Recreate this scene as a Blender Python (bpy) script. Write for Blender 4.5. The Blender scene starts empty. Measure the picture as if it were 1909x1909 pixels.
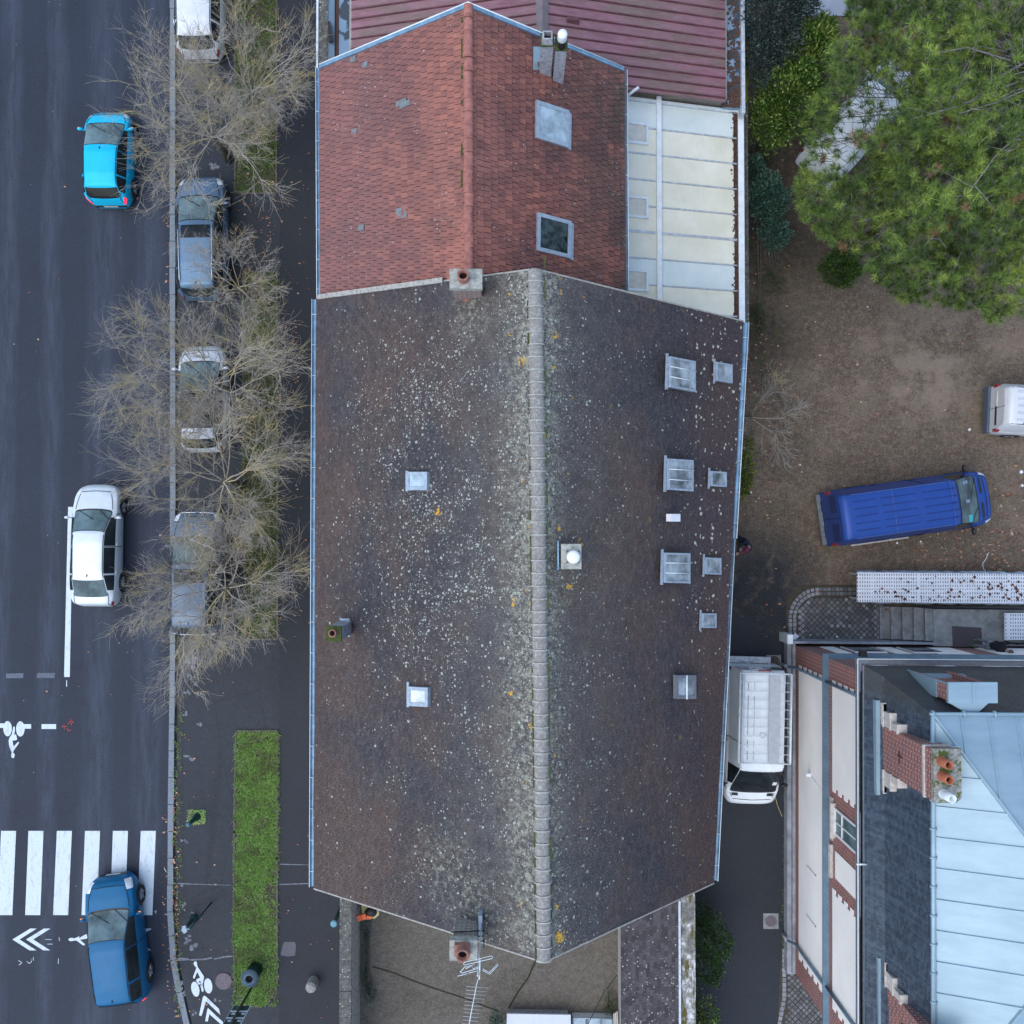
import bpy, math, random
from mathutils import Vector, Matrix, noise as mnoise
R = math.radians
scene = bpy.context.scene
col = scene.collection
# ---------------------------------------------------------------- camera, light, exposure
TILT = R(1.45); CAMH = 35.0; FPX = 1762.0; CPX = 954.5
cam_d = bpy.data.cameras.new('camera'); cam = bpy.data.objects.new('camera', cam_d); col.objects.link(cam)
cam.location = (0, 0, CAMH); cam.rotation_euler = (TILT, 0, 0)
cam_d.sensor_width = 36; cam_d.lens = 36 * FPX / 1909.0; cam_d.clip_end = 1500
scene.camera = cam
SUN_EL, SUN_AZ = R(62), R(235)       # azimuth clockwise from north (+y): light comes from the south-south-west
world = bpy.data.worlds.new('World'); scene.world = world; world.use_nodes = True
wn = world.node_tree
sky = wn.nodes.new('ShaderNodeTexSky'); sky.sky_type = 'NISHITA'; sky.sun_disc = False
sky.sun_elevation = SUN_EL; sky.sun_rotation = SUN_AZ; sky.air_density = 1.0; sky.dust_density = 1.2; sky.ozone_density = 0.35
wn.links.new(sky.outputs[0], wn.nodes['Background'].inputs[0]); wn.nodes['Background'].inputs[1].default_value = 0.15
sd = bpy.data.lights.new('sun', 'SUN'); sd.energy = 0.75; sd.angle = R(75); sd.color = (1.0, 0.985, 0.90)
sun = bpy.data.objects.new('sun', sd); col.objects.link(sun)
sdir = Vector((math.sin(SUN_AZ) * math.cos(SUN_EL), math.cos(SUN_AZ) * math.cos(SUN_EL), math.sin(SUN_EL)))
sun.rotation_euler = sdir.to_track_quat('Z', 'Y').to_euler(); sun.location = sdir * 60
vs = scene.view_settings; vs.view_transform = 'Standard'; vs.look = 'None'; vs.gamma = 1; vs.exposure = 0.95
# ---------------------------------------------------------------- measuring: photo position + known height/plane -> point of the place
def ray(px, py):
    x = (px - CPX) / FPX; y = -(py - CPX) / FPX
    return Vector((x, y * math.cos(TILT) + math.sin(TILT), y * math.sin(TILT) - math.cos(TILT)))
CAMP = Vector((0, 0, CAMH))
def P(px, py, h=0.0):
    d = ray(px, py); return CAMP + d * ((h - CAMH) / d.z)
def PX(px, py, X):
    d = ray(px, py); return CAMP + d * (X / d.x)
class Plane:
    def __init__(s, a, b, c):
        s.p = a.copy(); s.n = (b - a).cross(c - a).normalized()
        if s.n.z < 0: s.n = -s.n
    def hit(s, px, py, off=0):
        d = ray(px, py); t = (s.p - CAMP).dot(s.n) / d.dot(s.n); return CAMP + d * t + s.n * off
    def z(s, x, y): return s.p.z - ((x - s.p.x) * s.n.x + (y - s.p.y) * s.n.y) / s.n.z
    def at(s, x, y, off=0): return Vector((x, y, s.z(x, y))) + s.n * off
def lerp(a, b, t): return a + (b - a) * t
# ---------------------------------------------------------------- mesh builder
class MB:
    def __init__(s): s.v = []; s.f = []; s.m = []; s.s = []
    def add(s, vs_, fs, mi=0, sm=False):
        o = len(s.v); s.v.extend([tuple(v) for v in vs_])
        for f in fs: s.f.append(tuple(i + o for i in f)); s.m.append(mi); s.s.append(sm)
        return s
    def hexa(s, b, t, mi=0):
        n = len(b)
        return s.add(list(b) + list(t), [tuple(range(n))[::-1], tuple(range(n, 2 * n))] + [(i, (i + 1) % n, (i + 1) % n + n, i + n) for i in range(n)], mi)
    def box(s, x0, x1, y0, y1, z0, z1, mi=0):
        q = [(x0, y0), (x1, y0), (x1, y1), (x0, y1)]
        return s.hexa([(x, y, z0) for x, y in q], [(x, y, z1) for x, y in q], mi)
    def prism(s, pts, z0, z1, mi=0):
        return s.hexa([(p[0], p[1], z0) for p in pts], [(p[0], p[1], z1) for p in pts], mi)
    def slab(s, pts, vec, mi=0):
        vec = Vector(vec); return s.hexa([Vector(p) for p in pts], [Vector(p) + vec for p in pts], mi)
    def face(s, pts, mi=0, sm=False): return s.add(pts, [tuple(range(len(pts)))], mi, sm)
    def tube(s, path, r, n=6, mi=0, cap=True, sm=True):
        path = [Vector(p) for p in path]; k = len(path)
        rs = r if isinstance(r, (list, tuple)) else [r] * k
        vs_ = []; up = None
        for i, p in enumerate(path):
            d = (path[min(i + 1, k - 1)] - path[max(i - 1, 0)])
            d = d.normalized() if d.length > 1e-9 else Vector((0, 0, 1))
            if up is None: up = Vector((0, 0, 1)) if abs(d.z) < .9 else Vector((1, 0, 0))
            a = d.cross(up)
            if a.length < 1e-6: a = d.cross(Vector((0, 1, 0.1)))
            a.normalize(); b = a.cross(d).normalized(); up = b if abs(d.z) >= .9 else up
            for j in range(n):
                t = 2 * math.pi * j / n; vs_.append(p + (a * math.cos(t) + b * math.sin(t)) * rs[i])
        fs = [(i * n + j, i * n + (j + 1) % n, (i + 1) * n + (j + 1) % n, (i + 1) * n + j) for i in range(k - 1) for j in range(n)]
        s.add(vs_, fs, mi, sm)
        if cap:
            o = len(s.v) - len(vs_)
            s.f += [tuple(o + j for j in range(n))[::-1], tuple(o + (k - 1) * n + j for j in range(n))]; s.m += [mi] * 2; s.s += [False] * 2
        return s
    def lathe(s, c, prof, n=20, mi=0, axis=None, sm=True, closed=True):
        c = Vector(c); ax = Vector(axis).normalized() if axis else Vector((0, 0, 1))
        a = ax.cross(Vector((0, 1, 0)) if abs(ax.y) < .9 else Vector((1, 0, 0))).normalized(); b = ax.cross(a)
        vs_ = [c + ax * z + (a * math.cos(2 * math.pi * j / n) + b * math.sin(2 * math.pi * j / n)) * r for r, z in prof for j in range(n)]
        k = len(prof)
        fs = [(i * n + j, i * n + (j + 1) % n, (i + 1) * n + (j + 1) % n, (i + 1) * n + j) for i in range(k - 1) for j in range(n)]
        s.add(vs_, fs, mi, sm)
        if closed:
            o = len(s.v) - len(vs_)
            s.f += [tuple(o + j for j in range(n))[::-1], tuple(o + (k - 1) * n + j for j in range(n))]; s.m += [mi] * 2; s.s += [False] * 2
        return s
    def grid(s, fn, nu, nv, mi=0, sm=True):
        vs_ = [fn(i / nu, j / nv) for i in range(nu + 1) for j in range(nv + 1)]; w = nv + 1
        return s.add(vs_, [(i * w + j, (i + 1) * w + j, (i + 1) * w + j + 1, i * w + j + 1) for i in range(nu) for j in range(nv)], mi, sm)
    def ball(s, c, r, mi=0, n=10, sc=(1, 1, 1)):
        c = Vector(c)
        return s.grid(lambda u, v: c + Vector((math.sin(math.pi * u) * math.cos(2 * math.pi * v) * r * sc[0], math.sin(math.pi * u) * math.sin(2 * math.pi * v) * r * sc[1], math.cos(math.pi * u) * r * sc[2])), n, n + 4, mi)
    def build(s, name, mats, parent=None, base=None, local=False):
        mats = mats if isinstance(mats, (list, tuple)) else [mats]
        if local: off = Vector((0, 0, 0))
        elif parent is not None:
            q = parent; off = Vector((0, 0, 0))
            while q is not None: off = off + q.location; q = q.parent
        else: off = Vector(base) if base is not None else Vector((0, 0, 0))
        me = bpy.data.meshes.new(name)
        me.from_pydata([(v[0] - off.x, v[1] - off.y, v[2] - off.z) for v in s.v], [], s.f)
        for m in mats: me.materials.append(m)
        me.polygons.foreach_set('material_index', s.m); me.polygons.foreach_set('use_smooth', s.s); me.update()
        o = bpy.data.objects.new(name, me); col.objects.link(o)
        if parent is not None: o.parent = parent
        elif base is not None: o.location = base
        return o
def tag(o, label, cat, group=None, kind=None):
    if label: o['label'] = label
    if cat: o['category'] = cat
    if group: o['group'] = group
    if kind: o['kind'] = kind
    return o
def thing(name, label, cat, base, group=None, rz=0):
    o = bpy.data.objects.new(name, None); col.objects.link(o); o.location = base; o.rotation_euler = (0, 0, rz); o.empty_display_size = .2
    return tag(o, label, cat, group)
def struct(o): o['kind'] = 'structure'; return o
# ---------------------------------------------------------------- node materials
class NG:
    def __init__(s, name):
        s.mat = bpy.data.materials.new(name); s.mat.use_nodes = True; s.t = s.mat.node_tree
        s.b = s.t.nodes['Principled BSDF']; g = s.t.nodes.new('ShaderNodeNewGeometry'); s.geo = g; s.pos = g.outputs['Position']; s.rnd = g.outputs['Random Per Island']
    def node(s, ty, ins=(), **kw):
        n = s.t.nodes.new(ty)
        for k, v in kw.items(): setattr(n, k, v)
        for k, v in (ins.items() if isinstance(ins, dict) else ins):
            s.put(n.inputs[k], v)
        return n
    def put(s, sock, v):
        if isinstance(v, bpy.types.NodeSocket): s.t.links.new(v, sock)
        elif isinstance(v, (tuple, list)) and len(v) == 3 and sock.type == 'RGBA': sock.default_value = (*v, 1)
        else: sock.default_value = v
    def noise(s, scale, detail=4, rough=.55, vec=None, dist=0):
        return s.node('ShaderNodeTexNoise', {'Vector': vec or s.pos, 'Scale': scale, 'Detail': detail, 'Roughness': rough, 'Distortion': dist}).outputs['Fac']
    def vor(s, scale, vec=None, feature='F1', rnd=1.0):
        n = s.node('ShaderNodeTexVoronoi', {'Vector': vec or s.pos, 'Scale': scale, 'Randomness': rnd}, feature=feature); return n
    def ramp(s, fac, stops, interp='LINEAR'):
        n = s.node('ShaderNodeValToRGB', {'Fac': fac}); cr = n.color_ramp; cr.interpolation = interp
        while len(cr.elements) < len(stops): cr.elements.new(.5)
        for e, (p, c) in zip(cr.elements, stops):
            e.position = p; e.color = (*c, 1) if isinstance(c, (tuple, list)) else (c, c, c, 1)
        return n.outputs['Color']
    def mix(s, fac, a, b, mode='MIX'):
        n = s.node('ShaderNodeMix', data_type='RGBA', blend_type=mode)
        s.put(n.inputs[0], fac); s.put(n.inputs[6], a); s.put(n.inputs[7], b); return n.outputs[2]
    def m(s, op, a, b=0.0, c=None, clamp=False):
        n = s.node('ShaderNodeMath', operation=op); n.use_clamp = clamp; s.put(n.inputs[0], a); s.put(n.inputs[1], b)
        if c is not None: s.put(n.inputs[2], c)
        return n.outputs[0]
    def mr(s, v, a, b, c=0.0, d=1.0):
        return s.node('ShaderNodeMapRange', {0: v, 1: a, 2: b, 3: c, 4: d}).outputs[0]
    def map(s, scale=(1, 1, 1), rot=(0, 0, 0), vec=None):
        return s.node('ShaderNodeMapping', {'Vector': vec or s.pos, 'Scale': scale, 'Rotation': rot}).outputs[0]
    def xyz(s, vec=None):
        n = s.node('ShaderNodeSeparateXYZ', {0: vec or s.pos}); return n.outputs
    def comb(s, x, y, z=0.0): return s.node('ShaderNodeCombineXYZ', {0: x, 1: y, 2: z}).outputs[0]
    def near(s, pt, r0, r1):
        n = s.node('ShaderNodeVectorMath', operation='DISTANCE'); s.put(n.inputs[0], s.pos); n.inputs[1].default_value = tuple(pt)
        return s.mr(n.outputs['Value'], r0, r1, 1.0, 0.0)
    def bump(s, h, strength=.3, dist=.02):
        n = s.node('ShaderNodeBump', {'Height': h, 'Strength': strength, 'Distance': dist}); s.t.links.new(n.outputs[0], s.b.inputs['Normal'])
    def out(s, color=None, rough=.8, metal=0.0, spec=.5, coat=0.0, **kw):
        if color is not None: s.put(s.b.inputs['Base Color'], color)
        s.put(s.b.inputs['Roughness'], rough); s.put(s.b.inputs['Metallic'], metal); s.put(s.b.inputs['Specular IOR Level'], spec); s.put(s.b.inputs['Coat Weight'], coat)
        for k, v in kw.items(): s.put(s.b.inputs[k.replace('_', ' ')], v)
        return s.mat
def simple(name, c, rough=.6, metal=0.0, var=.12, scale=6, bump=0.0, spec=.5, coat=0.0, **kw):
    g = NG(name); lo = tuple(x * (1 - var) for x in c); hi = tuple(min(1, x * (1 + var)) for x in c)
    n = g.noise(scale, 5, .6); cc = g.ramp(n, [(.3, lo), (.7, hi)])
    if bump: g.bump(n, bump, .01)
    return g.out(cc, rough, metal, spec, coat, **kw)
def spots(g, scale, density, rmin, rmax, stretch=(1, 1, 1), warp=True):
    """soft round spots: one per Voronoi cell, present where a random value < density"""
    vec = g.map(stretch)
    if warp:
        nz = g.node('ShaderNodeTexNoise', {'Vector': g.pos, 'Scale': scale * 1.3, 'Detail': 2}); v2 = g.node('ShaderNodeVectorMath', operation='SCALE'); g.put(v2.inputs[0], nz.outputs['Color']); v2.inputs['Scale'].default_value = .7 / scale
        v3 = g.node('ShaderNodeVectorMath', operation='ADD'); g.put(v3.inputs[0], vec); g.put(v3.inputs[1], v2.outputs[0]); vec = v3.outputs[0]
    v = g.vor(scale, vec); c = g.node('ShaderNodeSeparateColor', {0: v.outputs['Color']}).outputs
    rad = g.m('ADD', g.m('MULTIPLY', g.m('POWER', c[1], 2.0), rmax - rmin), rmin)
    ins = g.mr(g.m('SUBTRACT', rad, v.outputs['Distance']), 0.0, .06)
    pres = g.m('LESS_THAN', c[0], density)
    return g.m('MULTIPLY', ins, pres), g.m('DIVIDE', v.outputs['Distance'], rad)
# --- ground materials
def asphalt(name, base, streak=False, dust=.25, cracks=False, rough=.75):
    g = NG(name); b = Vector(base)
    big = g.noise(.35, 4, .6); mid = g.noise(3, 6, .7); fine = g.noise(15, 5, .85); vf = g.noise(34, 3, .7)
    c = g.ramp(big, [(.35, tuple(b * .72)), (.65, tuple(b * 1.22))])
    c = g.mix(g.m('MULTIPLY', g.mr(mid, .42, .66), dust), c, tuple(b * 2.1))
    if streak:      # wheel tracks worn paler along the lanes, stretched in the driving direction
        x = g.xyz()[0]; wob = g.m('MULTIPLY', g.m('SUBTRACT', g.noise(.6, 3, .6, g.map((1, .25, 1))), .5), .9)
        xx = g.m('ADD', x, wob)
        acc = None
        for cx, w in ((-13.45, .55), (-15.25, .7), (-17.1, .42), (-18.8, .45)):
            t = g.mr(g.m('ABSOLUTE', g.m('SUBTRACT', xx, cx)), 0, w, 1, 0); acc = t if acc is None else g.m('MAXIMUM', acc, t)
        st = g.noise(3.5, 6, .75, g.map((1, .12, 1))); sp = g.mr(g.noise(17, 5, .85), .42, .58)
        k = g.m('MULTIPLY', g.m('MULTIPLY', g.m('POWER', acc, .55), g.m('ADD', g.m('MULTIPLY', g.mr(st, .42, .58), .75), .25)), g.m('ADD', g.m('MULTIPLY', sp, .55), .45))
        c = g.mix(k, c, (.078, .098, .140))
        s2 = g.mr(g.noise(13, 6, .85, g.map((1, .35, 1))), .53, .64); c = g.mix(g.m('MULTIPLY', g.m('MULTIPLY', s2, g.mr(big, .4, .6)), .55), c, tuple(b * 2.6))
    wv = g.vor(5.0); wc = g.node('ShaderNodeSeparateColor', {0: wv.outputs['Color']}).outputs; c = g.mix(g.m('MULTIPLY', g.m('LESS_THAN', wc[0], .025), g.m('LESS_THAN', wv.outputs['Distance'], .09)), c, (.4, .42, .42))
    oil = g.mr(g.noise(.9, 6, .75), .60, .70); c = g.mix(g.m('MULTIPLY', oil, .45), c, tuple(b * .45))
    if cracks:
        cr = g.node('ShaderNodeTexVoronoi', {'Vector': g.map((1, .6, 1)), 'Scale': .33}, feature='DISTANCE_TO_EDGE').outputs['Distance']
        wob = g.m('ADD', cr, g.m('MULTIPLY', g.m('SUBTRACT', g.noise(5, 3), .5), .03))
        c = g.mix(g.m('MULTIPLY', g.mr(wob, .0, .012, 1, 0), .7), c, tuple(b * .35))
        c = g.mix(g.m('MULTIPLY', g.mr(g.noise(1.1, 5, .7), .6, .72), .25), c, (b.x * 1.5, b.y * 1.75, b.z * 1.1))
    c = g.mix(.5, c, g.ramp(fine, [(.38, tuple(b * .45)), (.62, tuple(b * 1.75))]))
    c = g.mix(g.m('MULTIPLY', g.mr(vf, .64, .70), .5), c, tuple(b * 4.2))
    g.bump(fine, .35, .01); return g.out(c, rough)
M = {}
M['road'] = asphalt('road_asphalt', (.0140, .0205, .0350), streak=True)
M['pave'] = asphalt('pavement_asphalt', (.021, .026, .033), cracks=True, dust=.3)
M['pave2'] = asphalt('new_asphalt', (.0145, .018, .024), dust=.12)
M['drive'] = asphalt('drive_asphalt', (.0145, .019, .026), dust=.3)
def soil(name, cols, green=0.0, scale=1.0, drive=False):
    g = NG(name); a = g.noise(.45 * scale, 6, .7); b = g.noise(5 * scale, 6, .75); f = g.noise(15, 5, .85)
    c = g.ramp(a, [(.36, cols[0]), (.5, cols[1]), (.64, cols[2])])
    c = g.mix(g.m('MULTIPLY', g.mr(b, .48, .62), .5), c, cols[3]); c = g.mix(g.m('MULTIPLY', g.mr(b, .5, .3), .5), c, tuple(x * .45 for x in cols[0]))
    if green: c = g.mix(g.m('MULTIPLY', g.mr(g.noise(1.3, 5, .7), .5, .66), green), c, (.04, .062, .018))
    c = g.mix(.4, c, g.ramp(f, [(.36, tuple(x * .3 for x in cols[1])), (.66, tuple(x * 1.5 for x in cols[3]))]), 'MIX')
    if drive:
        k = g.m('MAXIMUM', g.near(P(1420, 1090, 0), .8, 2.6), g.near(P(1390, 1200, 0), 2.2, 4.0)); dk = g.m('MAXIMUM', g.near(P(1440, 420, 0), 1.5, 4.2), g.near(P(1410, 620, 0), .8, 2.6)); c = g.mix(g.m('MULTIPLY', dk, .75), c, g.ramp(b, [(.4, (.018, .013, .010)), (.6, (.055, .042, .030))])); c = g.mix(g.m('MULTIPLY', g.m('MULTIPLY', dk, g.mr(g.noise(2.2, 5, .7), .55, .63)), .6), c, (.04, .07, .018)); pale = g.m('MULTIPLY', g.near(P(1740, 680, 0), .5, 3.4), g.mr(g.noise(.9, 5, .7), .4, .56)); c = g.mix(g.m('MULTIPLY', pale, .55), c, (.26, .215, .17)); k = g.m('MULTIPLY', k, g.mr(g.noise(1.5, 5, .7), .2, .5)); c = g.mix(g.m('MULTIPLY', k, .95), c, g.ramp(f, [(.36, (.009, .0115, .015)), (.64, (.030, .036, .043))]))
    g.bump(g.m('ADD', b, g.m('MULTIPLY', f, .5)), .7, .03); return g.out(c, .95)
M['soil'] = soil('leaf_soil', [(.032, .022, .015), (.076, .053, .037), (.18, .135, .098), (.27, .21, .155)], green=.45, drive=True)
M['bed'] = soil('planting_soil', [(.03, .026, .02), (.05, .04, .03), (.06, .05, .035), (.1, .085, .06)], green=.7)
M['court'] = soil('courtyard_concrete', [(.058, .050, .040), (.115, .10, .083), (.085, .074, .060), (.20, .18, .15)], green=.2)
M['stone_kerb'] = simple('granite_kerb', (.19, .22, .25), .8, var=.3, scale=25, bump=.3)
M['cobble'] = None
g = NG('granite_cobble'); c = g.ramp(g.rnd, [(0, (.055, .06, .07)), (.5, (.11, .115, .125)), (1, (.2, .21, .225))]); c = g.mix(.35, c, g.ramp(g.noise(40, 4, .7), [(.3, (.04, .042, .046)), (.7, (.24, .245, .25))])); g.bump(g.noise(30), .4, .01); M['cobble'] = g.out(c, .8)
g = NG('pale_cobble'); c = g.ramp(g.rnd, [(0, (.15, .16, .18)), (1, (.3, .32, .35))]); c = g.mix(.3, c, g.ramp(g.noise(40, 4, .7), [(.3, (.1, .1, .1)), (.7, (.4, .41, .42))])); M['cobble_pale'] = g.out(c, .8)
g = NG('road_paint'); w = g.noise(6, 6, .85, g.map((1, .35, 1))); w2 = g.noise(17, 5, .85); c = g.mix(g.mr(w, .52, .72), (.60, .68, .72), (.30, .34, .38)); c = g.mix(g.mr(w2, .60, .66), c, (.1, .11, .13)); M['paint'] = g.out(c, .6)
g = NG('worn_paint'); c = g.mix(g.mr(g.noise(30, 5, .8), .42, .56), (.045, .052, .068), (.16, .19, .24)); M['paint_worn'] = g.out(c, .8)
M['paint_red'] = simple('red_spray_paint', (.42, .06, .05), .7)
M['concrete'] = simple('pale_concrete', (.27, .27, .265), .85, var=.35, scale=7, bump=.3)
M['conc_step'] = simple('step_concrete', (.24, .25, .245), .85, var=.35, scale=3, bump=.3)
M['leaf_litter'] = None
g = NG('fallen_leaf'); c = g.ramp(g.rnd, [(0, (.09, .035, .022)), (.35, (.26, .10, .05)), (.7, (.42, .21, .11)), (1, (.52, .38, .27))]); M['leaf_litter'] = g.out(c, .8)
g = NG('grass_blade'); c = g.ramp(g.rnd, [(0, (.15, .30, .055)), (.5, (.31, .54, .11)), (.85, (.46, .64, .20)), (1, (.64, .58, .36))]); c = g.mix(g.m('MULTIPLY', g.mr(g.noise(1.6, 4, .7), .47, .60), .6), c, (.22, .22, .10), 'MIX'); M['grass'] = g.out(c, .7)
g = NG('dull_grass_blade'); c = g.ramp(g.rnd, [(0, (.05, .10, .012)), (.6, (.13, .27, .035)), (1, (.30, .34, .12))]); M['grass2'] = g.out(c, .7)
# --- roofs and walls
def tile_main():
    g = NG('old_brown_tiles'); X, Y, Z = g.xyz()
    tile = g.ramp(g.rnd, [(0, (.031, .025, .025)), (.5, (.062, .051, .049)), (1, (.118, .098, .093))])
    big = g.m('ADD', g.noise(.28, 5, .65, g.map((1, .7, 1))), g.m('MULTIPLY', g.mr(X, -2.5, -6.0), .10))
    warm = g.mix(g.mr(big, .42, .62), (.038, .042, .052), (.096, .064, .052))
    c = g.mix(.68, tile, warm)
    edge = g.m('MAXIMUM', g.mr(X, -5.0, -6.6), g.mr(X, 4.2, 6.2)); c = g.mix(g.m('MULTIPLY', edge, .55), c, (.062, .036, .036))
    strk = g.noise(2.2, 5, .7, g.map((.3, 1, 1))); c = g.mix(g.m('MULTIPLY', g.mr(strk, .5, .7), .3), c, (.035, .034, .042))
    fine = g.noise(14, 5, .85); c = g.mix(g.m('MULTIPLY', g.mr(fine, .52, .64), .38), c, (.17, .16, .16)); c = g.mix(g.m('MULTIPLY', g.mr(fine, .46, .36), .5), c, (.012, .011, .013))
    ch_n = P(880, 585, 9.8); ch_s = P(880, 1690, 9.9)
    gl = g.mr(X, -4.6, .2); gr = g.mr(X, 3.3, .9); ridge = g.m('MULTIPLY', g.m('MINIMUM', gl, g.m('POWER', gr, 1.0)), 1.0)
    near_r = g.m('MINIMUM', g.mr(X, -.6, .4), g.mr(X, 1.65, 1.0))
    patch = g.mr(g.noise(.95, 5, .75), .46, .58)
    dens = g.m('MULTIPLY', g.m('ADD', g.m('MULTIPLY', ridge, .22), .05), g.m('ADD', g.m('MULTIPLY', patch, 1.15), .06))
    left = g.m('MULTIPLY', g.mr(X, .6, .4), g.mr(X, -5.6, -3.0)); mid = g.m('MULTIPLY', g.m('MULTIPLY', left, g.mr(X, -.2, -.9, .5, 1)), g.m('MULTIPLY', g.m('MINIMUM', g.mr(Y, -5.5, -1.5), g.mr(Y, 6.3, 4.5)), g.m('ADD', g.m('MULTIPLY', patch, .42), .12))); dens = g.m('MULTIPLY', g.m('ADD', dens, mid), 1.35)
    wash = g.m('MAXIMUM', g.near(ch_n, .1, 1.0), g.near(ch_s, .1, 1.5)); w2 = g.m('MAXIMUM', g.near(ch_s + Vector((-.9, .7, -.6)), .1, 1.4), wash)
    dens = g.m('ADD', g.m('ADD', dens, g.m('MULTIPLY', near_r, .34)), g.m('MULTIPLY', w2, .25))
    fade = g.m('MULTIPLY', g.m('MINIMUM', g.mr(X, -2.4, .3), g.mr(X, 3.6, .9)), g.mr(g.noise(2.5, 6, .8, g.map((.6, 1, 1))), .3, .62)); c = g.mix(g.m('MULTIPLY', fade, .5), c, (.16, .155, .14))
    # grey-green crust on and below the ridge
    crust = g.m('MULTIPLY', g.m('MAXIMUM', g.m('MULTIPLY', near_r, g.mr(X, 1.5, .9, .3, 1)), w2), g.mr(g.m('ADD', g.noise(6, 6, .8), g.m('MULTIPLY', near_r, .03)), .50, .60)); c = g.mix(g.m('MULTIPLY', crust, .75), c, (.31, .315, .245))
    s1, d1 = spots(g, 10.5, dens, .12, .46); ring = g.ramp(d1, [(0, (.20, .21, .19)), (.5, (.30, .32, .28)), (.75, (.44, .48, .41)), (1, (.36, .39, .33))]); c = g.mix(s1, c, ring)
    s2, d2 = spots(g, 19, g.m('MULTIPLY', dens, 1.0), .12, .46); c = g.mix(g.m('MULTIPLY', s2, .9), c, (.38, .40, .36))
    s3, d3 = spots(g, 42, g.m('ADD', g.m('MULTIPLY', near_r, .55), g.m('MULTIPLY', g.m('MAXIMUM', g.m('MULTIPLY', gr, g.mr(X, .6, .9)), g.m('MULTIPLY', gl, g.mr(X, .6, .4, 0, .5))), g.m('ADD', g.m('MULTIPLY', patch, .4), .2))), .15, .42, warp=False); c = g.mix(g.m('MULTIPLY', s3, .8), c, (.42, .44, .42))
    er = g.m('MULTIPLY', g.mr(X, 4.9, 5.4), g.mr(Y, -4.5, -2.5)); s7, d7 = spots(g, 7, g.m('MULTIPLY', er, .42), .15, .42); c = g.mix(s7, c, (.46, .47, .36))
    s4, d4 = spots(g, 2.6, g.m('MULTIPLY', g.m('MAXIMUM', g.mr(X, -.4, .4), .015), g.mr(X, 2.2, .9)), .06, .30); c = g.mix(g.m('MULTIPLY', g.m('MULTIPLY', s4, g.mr(g.noise(11), .47, .55)), .8), c, (.66, .36, .03))
    for ox_, oy_, rr_ in ((981, 676, .17), (983, 655, .10), (985, 858, .14), (1019, 570, .10), (1020, 662, .09), (1028, 686, .09), (1021, 1155, .13), (1024, 1650, .13), (1042, 1745, .13), (812, 598, .12), (900, 1690, .14), (870, 1668, .12), (992, 1530, .09), (1000, 700, .07)):
        k9 = g.m('MULTIPLY', g.near(P(ox_, oy_, 10.6), 0, rr_ * 2), g.mr(g.noise(14, 4, .8), .44, .52)); c = g.mix(g.mr(k9, .25, .45), c, (.70, .40, .03))
    s5, d5 = spots(g, 1.6, g.m('MULTIPLY', g.mr(X, .9, 1.3), .38), .04, .16, (1.4, .8, 1)); c = g.mix(g.m('MULTIPLY', s5, .8), c, (.15, .13, .045))
    g.bump(fine, .35, .012); return g.out(c, .88, spec=.35)
M['tile_main'] = tile_main()
def tile_red():
    g = NG('red_interlocking_tiles'); X, Y, Z = g.xyz()
    c = g.ramp(g.rnd, [(0, (.15, .062, .054)), (.4, (.21, .085, .072)), (.75, (.27, .105, .082)), (1, (.35, .135, .095))])
    big = g.noise(.42, 5, .65); c = g.mix(g.m('MULTIPLY', g.mr(big, .42, .60), .65), c, (.095, .055, .055))
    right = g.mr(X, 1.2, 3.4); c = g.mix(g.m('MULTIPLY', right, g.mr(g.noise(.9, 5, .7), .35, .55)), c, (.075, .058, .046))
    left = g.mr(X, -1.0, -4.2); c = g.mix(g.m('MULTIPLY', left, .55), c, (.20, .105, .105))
    fine = g.noise(13, 5, .85); c = g.mix(g.m('MULTIPLY', g.mr(fine, .54, .66), .4), c, (.36, .19, .15))
    c = g.mix(g.m('MULTIPLY', g.mr(g.noise(19, 4, .8), .58, .66), .55), c, (.035, .022, .018))
    dens = g.m('MULTIPLY', g.mr(g.noise(.8, 4, .6), .5, .66), .5); s, d = spots(g, 15, dens, .12, .4); c = g.mix(g.m('MULTIPLY', s, .6), c, (.55, .48, .46)); hl = g.mr(g.noise(9, 5, .8, g.map((.6, 1.6, 1))), .54, .66); c = g.mix(g.m('MULTIPLY', hl, .45), c, (.46, .17, .10))
    mo = g.m('MULTIPLY', g.mr(g.m('ABSOLUTE', g.m('ADD', X, 1.4)), .7, .1), g.mr(g.noise(6, 5, .7), .58, .66)); c = g.mix(g.m('MULTIPLY', mo, .7), c, (.06, .065, .02))
    pale = g.m('MULTIPLY', g.mr(X, 2.0, 2.6), g.mr(g.noise(2.6, 6, .75, g.map((.5, 1.6, 1))), .6, .68)); c = g.mix(g.m('MULTIPLY', pale, .5), c, (.34, .27, .23))
    nr = g.mr(g.m('ABSOLUTE', g.m('ADD', X, 1.3)), 1.9, .2); c = g.mix(g.m('MULTIPLY', g.m('MULTIPLY', nr, g.mr(g.noise(1.3, 5, .7), .35, .6)), .6), c, (.42, .17, .13)); st9 = g.m('MULTIPLY', g.mr(X, -.6, .3), g.mr(g.noise(.75, 5, .7, g.map((.45, 1, 1), (0, 0, .5))), .5, .6)); c = g.mix(g.m('MULTIPLY', st9, .5), c, (.07, .04, .042))
    g.bump(fine, .3, .01); return g.out(c, .85, spec=.35)
M['tile_red'] = tile_red()
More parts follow.
